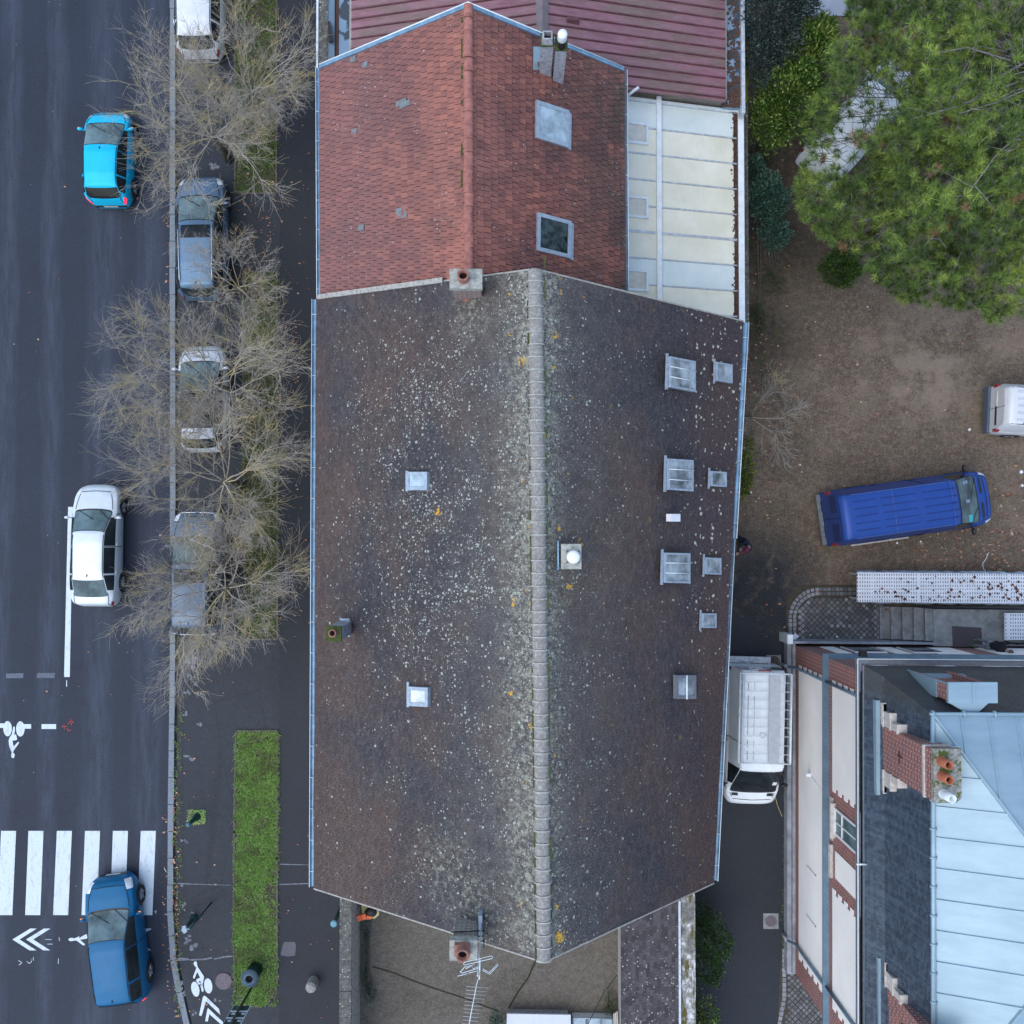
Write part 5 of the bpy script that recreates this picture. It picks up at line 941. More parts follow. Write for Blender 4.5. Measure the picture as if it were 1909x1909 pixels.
w2 = thing('grated_platform', 'smaller slotted white platform with black rail beside the person', 'platform', P(1900, 1170, LZ)); q = [P(x, y, LZ + .35) for x, y in ((1873, 1143), (2060, 1143), (2060, 1193), (1873, 1193))]; mb = MB(); mb.slab(q[::-1], (0, 0, -.05)); mb.build('deck', M['grate'], w2)
mb = MB(); a, b = P(1873, 1198, LZ + .9), P(2000, 1205, LZ + .9); mb.tube([a, b], .035, 5)
for x in (1879, 1898, 1935): p = P(x, 1201, LZ + .9); mb.tube([p, Vector((p.x, p.y, LZ))], .03, 5)
mb.build('railing', M['black'], w2)
# ================================================================= VEHICLES
def paint(name, c, metal=.35, rough=.36):
    g = NG(name); n = g.noise(3, 4, .6); cc = g.ramp(n, [(.3, tuple(x * .93 for x in c)), (.7, tuple(min(1, x * 1.06) for x in c))]); return g.out(cc, rough, metal, .22, .08)
M['tyre'] = simple('tyre_rubber', (.018, .018, .02), .85); M['rim'] = simple('alloy_rim', (.42, .43, .46), .35, .6, var=.15, scale=10)
M['trim'] = simple('black_trim', (.014, .015, .017), .5); M['seam'] = simple('panel_gap', (.012, .013, .016), .8)
g = NG('red_tail_lamp'); M['tail'] = g.out((.32, .012, .02), .25, 0, .5, .5); g = NG('lit_brake_lamp'); M['brake'] = g.out((.6, .02, .04), .25, 0, .5, .5, Emission_Color=(1, .03, .06, 1), Emission_Strength=.9)
g = NG('headlamp_glass'); M['head'] = g.out((.72, .76, .8), .12, .1, .6, .3); g = NG('amber_lamp'); M['amber'] = g.out((.75, .22, .03), .3, Emission_Color=(1, .35, .05, 1), Emission_Strength=.5); M['plate'] = simple('number_plate', (.6, .6, .55), .5); M['chrome'] = simple('chrome', (.62, .66, .70), .18, .8, var=.08)
def interp(keys, u):
    for (a, va), (b, vb) in zip(keys, keys[1:]):
        if u <= b:
            t = (u - a) / (b - a) if b > a else 0; return va + (vb - va) * t
    return keys[-1][1]
class Shell:
    """a vehicle's outer skin: pt(u, s) with u 0 nose .. 1 tail and s 0 sill .. 10 roof centre line"""
    def __init__(s, L, W, zt, zb, w, wr, crown=.06, N=96, sm=2):
        s.L, s.W = L, W; us_ = [i / N for i in range(N + 1)]; s.N = N; s.crown = crown
        def sample(keys):
            v = [interp(keys, u) for u in us_]
            for _ in range(sm): v = [v[0]] + [(v[i - 1] + 2 * v[i] + v[i + 1]) / 4 for i in range(1, N)] + [v[-1]]
            return v
        s.zt, s.zb, s.w, s.wr = sample(zt), sample(zb), [x * W / 2 for x in sample(w)], [x * W / 2 for x in sample(wr)]
    def val(s, arr, u):
        x = max(0, min(1, u)) * s.N; i = min(s.N - 1, int(x)); return lerp(arr[i], arr[i + 1], x - i)
    def sec(s, u):
        zt, zb, w, wr = s.val(s.zt, u), s.val(s.zb, u), s.val(s.w, u), s.val(s.wr, u); zb = min(zb, zt - .02); c = min(s.crown, (zt - zb) * .5); ze = zt - c; w2 = w * .955
        z0 = .2; zs = zb - .06; zs = max(zs, z0 + .1)
        return [(w * .90, z0), (w * .985, z0 + .10), (w, lerp(z0 + .1, zs, .5)), (w * .988, zs), (w2, zb), (lerp(w2, wr, .08), lerp(zb, ze, .18)), (lerp(w2, wr, .85), lerp(zb, ze, .9)), (wr * .985, ze + c * .12), (wr * .90, ze + c * .45), (wr * .55, ze + c * .85), (0, zt)]
    def raw(s, u, v):
        sc = s.sec(u); sg = 1
        if v > 10: v = 20 - v; sg = -1
        i = min(9, int(v)); t = v - i; y = lerp(sc[i][0], sc[i + 1][0], t); z = lerp(sc[i][1], sc[i + 1][1], t); return Vector((s.L * (.5 - u), y * sg, z))
    def pt(s, u, v, off=0.0):
        p = s.raw(u, v)
        if off:
            e = .004; du = s.raw(min(1, u + e), v) - s.raw(max(0, u - e), v); dv = s.raw(u, min(20, v + .05)) - s.raw(u, max(0, v - .05)); n = du.cross(dv)
            if n.length > 1e-9:
                n.normalize(); c = Vector((p.x, 0, .7)); n = n if n.dot(p - c) > 0 else -n; p = p + n * off
        return p
    def body(s):
        mb = MB(); vv = [0, 1, 2, 3, 3.5, 4, 5, 6, 6.5, 7, 7.5, 8, 8.5, 9, 9.5, 10]; vv = vv + [20 - x for x in vv[-2::-1]]
        mb.grid(lambda u, v: s.raw(u, vv[round(v * (len(vv) - 1))]), s.N, len(vv) - 1, 0)
        for u in (0, 1): mb.face([s.raw(u, x) for x in vv])
        mb.face([s.raw(0, 0), s.raw(1, 0), s.raw(1, 20), s.raw(0, 20)]); return mb
    def patch(s, mb, u0, u1, v0, v1, off=.006, nu=10, nv=6, both=False, mi=0):
        """u0, u1 may be functions of the 0..1 position across"""
        f = lambda a, t: a(t) if callable(a) else a
        mb.grid(lambda a, b: s.pt(lerp(f(u0, b), f(u1, b), a), lerp(v0, v1, b), off), nu, nv, mi)
        if both: mb.grid(lambda a, b: s.pt(lerp(f(u0, b), f(u1, b), a), 20 - lerp(v0, v1, b), off), nu, nv, mi)
    def line(s, mb, pts, r=.012, off=.004, both=True, n=10):
        for m_ in ((0, 1) if both else (0,)):
            path = []
            for (u0, v0), (u1, v1) in zip(pts, pts[1:]):
                path += [s.pt(lerp(u0, u1, k / n), (20 - lerp(v0, v1, k / n)) if m_ else lerp(v0, v1, k / n), off) for k in range(n + 1)]
            mb.tube(path, r, 4)
def wheel_set(root, sh, x1, x2, r=.31):
    for x in (x1, x2):
        for sg in (1, -1):
            u = .5 - x / sh.L; y = sg * (sh.val(sh.w, u) - .10); mb = MB(); mb.lathe((x, y - sg * .06, r), [(r * .62, 0), (r * .96, 0), (r, .03), (r, .16), (r * .95, .19), (r * .64, .185)], 28, axis=(0, sg, 0), closed=False)
            t = mb.build('wheel', M['tyre'], root, local=True); mb = MB(); mb.lathe((x, y - sg * .06, r), [(r * .66, .15), (r * .6, .165), (r * .12, .15), (.001, .16)], 28, axis=(0, sg, 0), closed=False)
            for k in range(5): a = k * 1.2566; mb.tube([Vector((x, y + sg * .105, r)), Vector((x + math.cos(a) * r * .62, y + sg * .115, r + math.sin(a) * r * .62))], .03, 4)
            mb.build('rim', M['rim'], t, local=True)
            mb = MB(); n = 20
            for k in range(n):
                a0, a1 = math.pi * k / n, math.pi * (k + 1) / n; yy = sg * (sh.val(sh.w, u) + .004)
                mb.hexa([(x + math.cos(a) * q, yy, r + math.sin(a) * q) for a, q in ((a0, r * 1.04), (a1, r * 1.04), (a1, r * 1.17), (a0, r * 1.17))], [(x + math.cos(a) * q, yy - sg * .05, r + math.sin(a) * q) for a, q in ((a0, r * 1.04), (a1, r * 1.04), (a1, r * 1.17), (a0, r * 1.17))])
            mb.build('wheel_arch', M['trim'], root, local=True)
def mirrors(root, sh, u, z, mat, big=1.0, amber=False):
    for sg in (1, -1):
        x = sh.L * (.5 - u); y = sg * (sh.val(sh.w, u) + .10 * big); mb = MB(); mb.ball((x, y, z), .1 * big, n=8, sc=(.55, 1.0, .7)); mb.tube([(x - .02, y - sg * .16 * big, z - .05), (x, y, z - .02)], .025, 5); m_ = mb.build('wing_mirror', mat, root, local=True)
        if amber: mb = MB(); mb.ball((x + .04, y + sg * .04, z), .045, n=6, sc=(.6, 1.2, .5)); mb.build('indicator', M['amber'], m_, local=True)
CAR = {   # silhouettes
 'hatch': dict(zt=[(0, .52), (.015, .66), (.05, .80), (.11, .90), (.195, 1.0), (.45, 1.42), (.52, 1.475), (.75, 1.48), (.88, 1.40), (.96, 1.02), (.985, .9), (1, .55)], zb=[(0, .46), (.02, .6), (.1, .78), (.19, .92), (.9, 1.0), (.97, .92), (1, .5)],
   w=[(0, .58), (.015, .72), (.05, .87), (.12, .97), (.25, 1), (.8, 1), (.92, .95), (.975, .84), (1, .66)], wr=[(0, .5), (.05, .72), (.15, .86), (.2, .86), (.45, .74), (.8, .70), (.95, .74), (1, .5)], ws=(.195, .455), rw=(.885, .96), side=(.25, .92)),
 'sedan': dict(zt=[(0, .5), (.012, .62), (.05, .74), (.15, .86), (.235, .95), (.39, 1.36), (.47, 1.42), (.68, 1.42), (.76, 1.37), (.91, 1.06), (.97, 1.02), (.99, .95), (1, .5)], zb=[(0, .44), (.02, .56), (.1, .74), (.27, .88), (.85, .96), (.97, .93), (1, .5)],
   w=[(0, .55), (.012, .68), (.04, .84), (.10, .95), (.2, 1), (.82, 1), (.93, .94), (.98, .82), (1, .66)], wr=[(0, .45), (.04, .66), (.15, .78), (.235, .82), (.39, .68), (.7, .66), (.90, .74), (.97, .72), (1, .5)], ws=(.235, .39), rw=(.768, .905), side=(.27, .86)),
 'wagon': dict(zt=[(0, .52), (.012, .68), (.05, .82), (.12, .93), (.215, 1.0), (.42, 1.38), (.49, 1.45), (.75, 1.47), (.93, 1.42), (.975, 1.05), (.985, .9), (1, .55)], zb=[(0, .46), (.02, .6), (.1, .8), (.26, .92), (.9, 1.0), (.97, .9), (1, .5)],
   w=[(0, .58), (.012, .70), (.04, .86), (.10, .96), (.2, 1), (.85, 1), (.95, .95), (.985, .86), (1, .7)], wr=[(0, .5), (.04, .70), (.15, .80), (.215, .84), (.42, .72), (.85, .68), (.96, .68), (1, .5)], ws=(.215, .42), rw=(.937, .975), side=(.26, .94)),
 'mpv': dict(zt=[(0, .55), (.012, .75), (.04, .92), (.14, 1.04), (.245, 1.12), (.43, 1.55), (.5, 1.62), (.8, 1.62), (.91, 1.56), (.97, 1.15), (1, .6)], zb=[(0, .5), (.02, .65), (.1, .9), (.24, 1.02), (.9, 1.08), (.97, 1.0), (1, .55)],
   w=[(0, .6), (.012, .74), (.04, .88), (.10, .97), (.2, 1), (.88, 1), (.96, .95), (1, .78)], wr=[(0, .5), (.04, .70), (.14, .80), (.245, .84), (.43, .72), (.9, .68), (.97, .68), (1, .55)], ws=(.25, .435), rw=(.915, .968), side=(.29, .92)),
 'van': dict(zt=[(0, .6), (.01, .85), (.03, 1.0), (.115, 1.16), (.135, 1.22), (.28, 2.12), (.33, 2.42), (.37, 2.5), (.97, 2.5), (.99, 2.44), (1, 2.36)], zb=[(0, .5), (.02, .8), (.115, 1.08), (.14, 1.16), (.3, 1.22), (1, 1.22)],
   w=[(0, .66), (.01, .76), (.04, .90), (.10, .97), (.16, 1), (.96, 1), (1, .97)], wr=[(0, .5), (.03, .7), (.115, .85), (.135, .87), (.31, .77), (.38, .79), (.95, .80), (1, .76)], ws=(.137, .315), rw=None, side=(.19, .33)),
 'smallvan': dict(zt=[(0, .6), (.01, .8), (.03, .95), (.16, 1.15), (.2, 1.22), (.34, 1.75), (.4, 1.84), (.95, 1.84), (.985, 1.78), (1, 1.6)], zb=[(0, .5), (.02, .7), (.12, 1.0), (.2, 1.1), (1, 1.1)],
   w=[(0, .62), (.01, .74), (.04, .88), (.10, .97), (.16, 1), (.94, 1), (.98, .96), (1, .90)], wr=[(0, .5), (.03, .7), (.16, .82), (.2, .84), (.36, .76), (.95, .76), (1, .68)], ws=(.21, .345), rw=None, side=(.23, .36)),
}
def vehicle(name, label, cat, nose, tail, W, style, H, color, group=None, glassw='glass_sky', lit=False, roofglass=False, sunroof=False, rails=False, seams=True, rear='glass', metal=.35, chrome=False):
    """nose / tail: (px, py, height) as seen in the photograph"""
    a, b = P(*nose), P(*tail); a2, b2 = Vector((a.x, a.y, 0)), Vector((b.x, b.y, 0)); L = (a2 - b2).length; hd = math.atan2(a2.y - b2.y, a2.x - b2.x); c = (a2 + b2) / 2
    z0 = FZ if c.x < -7 and c.x > -12.6 else 0.0; c.z = z0
    root = thing(name, label, cat, c, group, hd); k = CAR[style]; hs = H / {'hatch': 1.48, 'sedan': 1.42, 'wagon': 1.47, 'mpv': 1.62, 'van': 2.5, 'smallvan': 1.84}[style]
    sh = Shell(L, W, [(u, z * hs) for u, z in k['zt']], [(u, z * (hs if style != 'van' else 1)) for u, z in k['zb']], k['w'], k['wr'], crown=.06 if style != 'van' else .10)
    pm = paint(name + '_paint', color, metal); sh.body().build('body', pm, root, local=True)
    w0, w1 = k['ws']; bow = .025
    if style in ('van', 'smallvan'): bow = .015
    mb = MB(); lo = lambda t: w0 - bow * math.sin(math.pi * t) * 1.0; hi = lambda t: w1 - bow * .7 * math.sin(math.pi * t)
    sh.patch(mb, lambda t: lo(t) - .012, lambda t: hi(t) + .006, 7.02, 12.98, .006, 14, 20); ws = mb.build('windscreen_surround', M['trim'], root, local=True)
    mb = MB(); sh.patch(mb, lo, hi, 7.35, 12.65, .012, 14, 20); mb.build('windscreen', M[glassw], ws, local=True)
    mb = MB(); 
    for v in (8.2, 10.6): p0, p1 = sh.pt(w0 - bow, v, .03), sh.pt(lerp(w0, w1, .35), v + 2.0, .03); mb.tube([p0, p1], .011, 4)
    mb.build('wiper', M['trim'], root, local=True)
    s0, s1 = k['side']; parts = [(s0, s1)] if style in ('van', 'smallvan') else [(s0, .5), (.515, lerp(.5, s1, .62)), (lerp(.5, s1, .66), s1)]
    for sg in (0, 1):
        for (p0, p1) in parts:
            mb = MB(); mb.grid(lambda a_, b_: sh.pt(lerp(p0, p1, a_), lerp(4.25, 6.7, b_) if sg == 0 else 20 - lerp(4.25, 6.7, b_), .006), 10, 4); mb.build('side_window', M['glass'], root, local=True)
    if k['rw']:
        r0, r1 = k['rw']; mb = MB(); sh.patch(mb, lambda t: r0 + .012 * math.sin(math.pi * t), lambda t: r1 + .012 * math.sin(math.pi * t), 7.3, 12.7, .010, 8, 16); mb.build('rear_window', M['glass'] if rear == 'glass' else M[rear], root, local=True)
    # lamps
    for sg in (0, 1):
        mb = MB(); f = (lambda v: 20 - v) if sg else (lambda v: v); vn = style in ('van', 'smallvan')
        mb.grid(lambda a_, b_: sh.pt(lerp(.022, .075 if vn else .09, a_), f(lerp(3.1, 5.6 if vn else 7.3, b_)), .010), 6, 6); mb.build('headlight', M['head'], root, local=True)
        mb = MB(); mb.grid(lambda a_, b_: sh.pt(lerp(.955, .992, a_) if not vn else lerp(.975, .997, a_), f(lerp(2.6, 4.9 if not vn else 4.7, b_)), .009), 5, 6); mb.build('tail_lamp', M['brake'] if lit else M['tail'], root, local=True)
    if seams:
        mb = MB(); sh.line(mb, [(.075, 7.3), (w0 - .03, 6.9)]); sh.line(mb, [(.06, 7.6), (.052, 10)]); sh.line(mb, [(w0, 2.0), (w0 + .01, 4.1)]); sh.line(mb, [(.508, 1.5), (.508, 6.9)], .012)
        if not vn: sh.line(mb, [(.93 if style != 'sedan' else .88, 7.0), (.972, 6.0), (.99, 5)])
        sh.line(mb, [(w1 + .02, 7.3), ((k['rw'][0] if k['rw'] else .97) - .01, 7.3)], .014, .003); mb.build('panel_gaps', M['seam'], root, local=True)
    mb = MB(); mb.box(L / 2 - .05, L / 2 + .015, -W * .28, W * .28, .3, .5); mb.build('front_bumper', M['trim'], root, local=True); mb = MB(); mb.box(-L / 2 - .02, -L / 2 + .05, -W * .34, W * .34, .32, .48); mb.build('rear_bumper', M['trim'], root, local=True)
    for x, t_ in ((L / 2 + .017, 0), (-L / 2 - .022, 0)): mb = MB(); mb.box(min(x, x + .006), max(x, x + .006), -.26, .26, .36, .47); mb.build('number_plate', M['plate'], root, local=True)
    wheel_set(root, sh, L * (.5 - (.185 if style != 'van' else .165)), L * (.5 - (.80 if style != 'van' else .78)), .31 if style not in ('van', 'mpv') else .34)
    mirrors(root, sh, w0 + .035, (.98 if style not in ('van',) else 1.25) * (1 if style in ('van',) else hs), pm if style not in ('van',) else M['trim'], 1.0 if style != 'van' else 1.35, lit)
    mb = MB()
    for sg in (0, 1):
        for u in (.47, .70):
            v = 3.2; p = sh.pt(u, v if sg == 0 else 20 - v, .02); q = sh.pt(u + .035, v if sg == 0 else 20 - v, .02); mb.tube([p, q], .013, 5)
    mb.build('door_handle', M['trim'] if style in ('van', 'smallvan') else pm, root, local=True)
    if not vn: mb = MB(); p = sh.pt(w1 + .03 if style in ('hatch',) else (k['rw'][0] - .03), 10, 0); mb.tube([p, p + Vector((-.05, 0, .07))], .012, 5); mb.ball(p + Vector((0, 0, .01)), .03, n=5, sc=(1.5, .7, .8)); mb.build('aerial', M['trim'], root, local=True)
    if sunroof: mb = MB(); sh.patch(mb, w1 + .03, w1 + .135, 8.2, 11.8, .008, 6, 12); mb.build('sunroof', M['glass'], root, local=True)
    if roofglass: mb = MB(); sh.patch(mb, w1 + .0, .80, 7.5, 12.5, .008, 16, 12); mb.build('roof_glass', M['glass'], root, local=True)
    if rails:
        for v in (7.6, 12.4): mb = MB(); mb.tube([sh.pt(lerp(w1 + .05, .90, t), v, .045 if 0 < t < 1 else .0) for t in (0, .06, .2, .4, .6, .8, .94, 1)], .018, 6); mb.build('roof_rail', M['chrome'], root, local=True)
    if chrome: mb = MB(); sh.line(mb, [(.022, 10), (.03, 7), (.06, 4.6)], .02, .02); sh.line(mb, [(.985, 10), (.985, 7), (.97, 4.7)], .018, .02); mb.build('chrome_strip', M['chrome'], root, local=True)
    return root, sh
vehicle('parked_car', 'white car parked at the top edge under bare branches', 'car', (375, -100, .6), (376, 110, .6), 1.74, 'hatch', 1.48, (.72, .74, .77), 'cars parked on the pavement', metal=.1)
vehicle('parked_car', 'grey blue estate car with silver roof rails and sunroof', 'car', (378, 331, .6), (381, 560, .6), 1.78, 'wagon', 1.47, (.13, .215, .31), 'cars parked on the pavement', sunroof=True, rails=True, metal=.45)
vehicle('parked_car', 'white small car with dark glass roof behind bare twigs', 'car', (381, 646, .6), (383, 843, .6), 1.68, 'hatch', 1.48, (.70, .73, .77), 'cars parked on the pavement', roofglass=True, metal=.1)
vehicle('parked_car', 'slate grey off-roader with chrome edge mostly hidden by branches', 'car', (373, 951, .7), (368, 1184, .7), 1.82, 'mpv', 1.66, (.12, .165, .23), 'cars parked on the pavement', sunroof=True, chrome=True, metal=.4)
vehicle('moving_car', 'bright cyan blue small hatchback driving up the road', 'car', (205, 209, .6), (204, 382, .55), 1.66, 'hatch', 1.47, (.010, .50, .76), lit=True, metal=.1)
vehicle('moving_car', 'pale silver saloon car straddling the white lane line', 'car', (184, 904, .55), (177, 1131, .7), 1.67, 'sedan', 1.43, (.66, .72, .75), metal=.2, rear='glass_sky')
vehicle('moving_car', 'dark blue people carrier turning over the zebra crossing', 'car', (205, 1636, .7), (228, 1876, .9), 1.80, 'mpv', 1.66, (.007, .115, .25), lit=True, metal=.1)
# blue van
vb, sh = vehicle('blue_van', 'long dark blue panel van parked on the yard soil', 'van', (1848, 925, .8), (1541, 968, .8), 2.02, 'van', 2.5, (.022, .070, .29), metal=.15)
mb = MB()
for k in range(5):
    y = lerp(-.50, .50, k / 4)
    for x0, x1 in ((.15, 1.35), (-1.3, -.1), (-2.3, -1.5)): z = 2.5 - abs(y) * .04; mb.box(x0 - .3, x1 - .3, y - .014, y + .014, z - .02, z + .016)
mb.build('roof_ribs', paint('blue_van_rib_paint', (.018, .040, .18), .1), vb, local=True)
mb = MB(); sh.line(mb, [(.36, 10), (.36, 4.4)], .01); sh.line(mb, [(.70, 10), (.70, 4.4)], .009); sh.line(mb, [(.33, 7.5), (.98, 7.5)], .014)
mb.build('roof_seams', paint('pale_blue_seam', (.10, .15, .36), .1), vb, local=True)
mb = MB(); mb.box(-sh.L / 2 - .15, -sh.L / 2 + .0, -.92, .92, .32, .44); mb.build('rear_step', simple('grey_step', (.16, .18, .20), .7, var=.3, scale=12), vb, local=True)
mb = MB(); mb.tube([(-sh.L / 2 - .005, 0, .5), (-sh.L / 2 - .005, 0, 2.3)], .012, 4)
for y in (-.5, .5): mb.box(-sh.L / 2 - .012, -sh.L / 2 - .002, y - .3, y + .3, 1.35, 2.0)
mb.build('rear_door_panel', paint('dark_blue_door', (.016, .035, .15), .05), vb, local=True)
for y in (.92, -.92): mb = MB(); mb.box(-sh.L / 2 - .012, -sh.L / 2 + .03, y - .05, y + .05, 1.0, 1.5); mb.build('tail_lamp', M['tail'], vb, local=True)
mb = MB(); p = sh.pt(.225, 13.5, .03); q = [sh.pt(u, v, .02) for u, v in ((.19, 11.2), (.19, 12.2), (.235, 12.2), (.235, 11.2))]
mb.face(q); mb.build('windscreen_card', simple('turquoise_card', (.06, .52, .55), .6, var=.1), vb, local=True)
mb = MB(); mb.face([sh.pt(u, v, .018) for u, v in ((.19, 8.2), (.19, 10.2), (.245, 10.2), (.245, 8.2))]); mb.build('dashboard_papers', simple('pale_paper', (.25, .33, .42), .7, var=.4, scale=8), vb, local=True)
mb = MB(); mb.box(-2.2, -.1, -1.10, -1.05, .55, .62); mb.build('side_bar', M['stone_trim'], vb, local=True)
mb = MB()
for v0, v1 in ((8.0, 9.6), (10.4, 12.0)): sh.patch(mb, .075, .092, v0, v1, .01, 3, 4)
mb.build('bonnet_grille', M['trim'], vb, local=True)
# roof-rack van
vw, sh = vehicle('white_rack_van', 'white van with full length roof rack squeezed beside the villa', 'van', (1399, 1503, .9), (1404, 1240, .9), 1.92, 'van', 2.5, (.80, .86, .89), metal=0, glassw='glass')
L = sh.L; X0, X1 = -L / 2 + .05, L * (.5 - .385); yr = .88; zr = 2.66; mb = MB()
for y in (-yr, yr): mb.tube([(X0, y, zr), (X1, y, zr)], .028, 6); mb.tube([(X0, y, zr - .12), (X1, y, zr - .12)], .018, 5)
for x in (X0, X1): mb.tube([(x, -yr, zr), (x, yr, zr)], .026, 6)
for k in range(1, 10): x = lerp(X0, X1, k / 10); mb.tube([(x, -yr, zr - .03), (x, yr, zr - .03)], .014, 5)
for y in (.62, -.72, -.78): mb.tube([(X0, y, zr - .02), (X1, y, zr - .02)], .012, 5)
for k in (0, 3, 6, 9):
    x = lerp(X0 + .1, X1 - .1, k / 9)
    for y in (-yr, yr): mb.tube([(x, y, zr), (x, y * .96, 2.36)], .018, 5)
mb.build('roof_rack', M['white_metal'], vw, local=True)
mb = MB(); mb.box(X0 + .02, X1, .12, .48, zr - .02, zr + .015); mb.build('rack_board', simple('aluminium_plank', (.42, .45, .50), .5, .3, var=.12), vw, local=True)
mb = MB(); zc = 2.497
for y in (-.12, -.34, -.55):
    for x0, x1 in ((X0 + .35, X0 + .6), (X0 + .8, -.35), (-.15, .1), (.2, .5)): mb.tube([(x0, y, zc - .015), (x1, y, zc - .015)], .015, 5)
mb.lathe((-.35, -.04, 2.49), [(.10, 0), (.10, .02), (.08, .02), (.08, 0)], 20, closed=False); mb.build('roof_pressings', paint('white_roof_rib', (.5, .54, .58), .05), vw, local=True)
mb = MB()
for y in (-.28, -.52): mb.tube([(-L / 2 - .02, y, zr), (-L / 2 - .22, y, 2.1), (-L / 2 - .18, y, 1.2)], .014, 5)
for k in range(5): t = k / 4; mb.tube([(-L / 2 - lerp(.06, .2, t), -.28, lerp(2.5, 1.5, t)), (-L / 2 - lerp(.06, .2, t), -.52, lerp(2.5, 1.5, t))], .012, 5)
mb.build('rear_ladder', M['galv'], vw, local=True)
mb = MB(); mb.box(-L / 2 - .014, -L / 2 - .002, -.30 + .5, .30 + .5, 1.4, 2.05); mb.box(-L / 2 - .014, -L / 2 - .002, -.8, -.2, 1.4, 2.05); mb.build('rear_window', M['glass'], vw, local=True); mb = MB(); mb.box(-L / 2 - .03, -L / 2, -.2, .25, 2.36, 2.42); mb.build('brake_light', M['tail'], vw, local=True)
mb = MB()
for v0, v1 in ((7.6, 8.7), (11.3, 12.4)): sh.patch(mb, .085, .108, v0, v1, .01, 3, 4)
mb.build('bonnet_grille', M['trim'], vw, local=True)
mb = MB(); mb.face([sh.pt(u, v, .02) for u, v in ((.185, 7.9), (.185, 8.5), (.215, 8.5), (.215, 7.9))]); mb.build('windscreen_sticker', M['white'], vw, local=True)
mb = MB(); mb.box(-L / 2 - .25, -L / 2 - .02, -.75, .75, .35, .46); mb.build('rear_step', M['galv'], vw, local=True)
# small white van at the right edge, white minibus under the pine
vr, sh = vehicle('white_small_van', 'white small van cut off by the right edge of the photo', 'van', (2076, 774, .8), (1851, 762, .8), 1.80, 'smallvan', 1.84, (.68, .71, .74), metal=.05)
L = sh.L; mb = MB(); mb.box(-L / 2 - .10, -L / 2 + .06, -.84, .84, .3, .62); mb.build('rear_bumper', simple('blue_grey_bumper', (.09, .12, .16), .6), vr, local=True)
mb = MB(); mb.box(-L / 2 - .02, -L / 2 - .0, -.62, .05, .98, 1.08); mb.build('lower_strip', M['trim'], vr, local=True); mb = MB(); mb.box(-L / 2 - .026, -L / 2 - .0, .06, .6, .98, 1.1); mb.build('rear_number_plate', M['plate'], vr, local=True)
mb = MB(); mb.tube([(-L / 2 - .004, 0, .65), (-L / 2 - .004, 0, 1.65)], .008, 4); mb.build('rear_door_gap', M['seam'], vr, local=True)
for y in (.80, -.80): mb = MB(); mb.box(-L / 2 - .02, -L / 2 + .10, y - .05, y + .05, .85, 1.1); mb.build('tail_lamp', M['tail'], vr, local=True)
mb = MB()
for k in range(5): y = lerp(-.5, .5, k / 4); mb.box(-L / 2 + .35, L * .1, y - .05, y + .05, 1.825 - abs(y) * .04, 1.85 - abs(y) * .04)
mb.build('roof_ribs', paint('white_van_rib', (.55, .58, .61), .05), vr, local=True)
mb = MB()
for x in (-1.55, -1.1):
    for y in (-.62, .62): mb.box(x - .05, x + .05, y - .03, y + .03, 1.8, 1.9)
mb.build('rack_feet', M['trim'], vr, local=True)
vehicle('white_minibus', 'white minibus half hidden under the big pine', 'van', (1702, 118, 1.2), (1523, 316, .9), 1.85, 'smallvan', 1.9, (.84, .88, .90), metal=.05, rear='glass')
o = bpy.data.objects['white_minibus']
# ================================================================= TREES
def bark(name, cols, sc=8):
    g = NG(name); c = g.ramp(g.noise(sc, 5, .7), [(.35, cols[0]), (.6, cols[1])]); 
    if len(cols) > 2: c = g.mix(g.mr(g.noise(1.2, 4, .6), .50, .60), c, cols[2])
    return g.out(c, .9)
M['twig'] = bark('lichened_twigs', [(.30, .275, .24), (.50, .455, .39), (.54, .45, .24)]); M['trunk'] = bark('grey_trunk', [(.05, .048, .04), (.12, .11, .08)])
def seg3(mb, path, r0, r1):
    """thin three-sided tapered twig"""
    k = len(path); o = len(mb.v)
    for i, p in enumerate(path):
        r = lerp(r0, r1, i / (k - 1)); q = path[min(i + 1, k - 1)] - path[max(i - 1, 0)]; q = q.normalized() if q.length > 1e-9 else Vector((0, 0, 1)); a = q.cross(Vector((.3, .1, .95))).normalized(); b = a.cross(q)
        for t in (0, 2.094, 4.189): mb.v.append(tuple(p + (a * math.cos(t) + b * math.sin(t)) * r))
    for i in range(k - 1):
        for j in range(3): mb.f.append((o + i * 3 + j, o + i * 3 + (j + 1) % 3, o + (i + 1) * 3 + (j + 1) % 3, o + (i + 1) * 3 + j)); mb.m.append(0); mb.s.append(True)
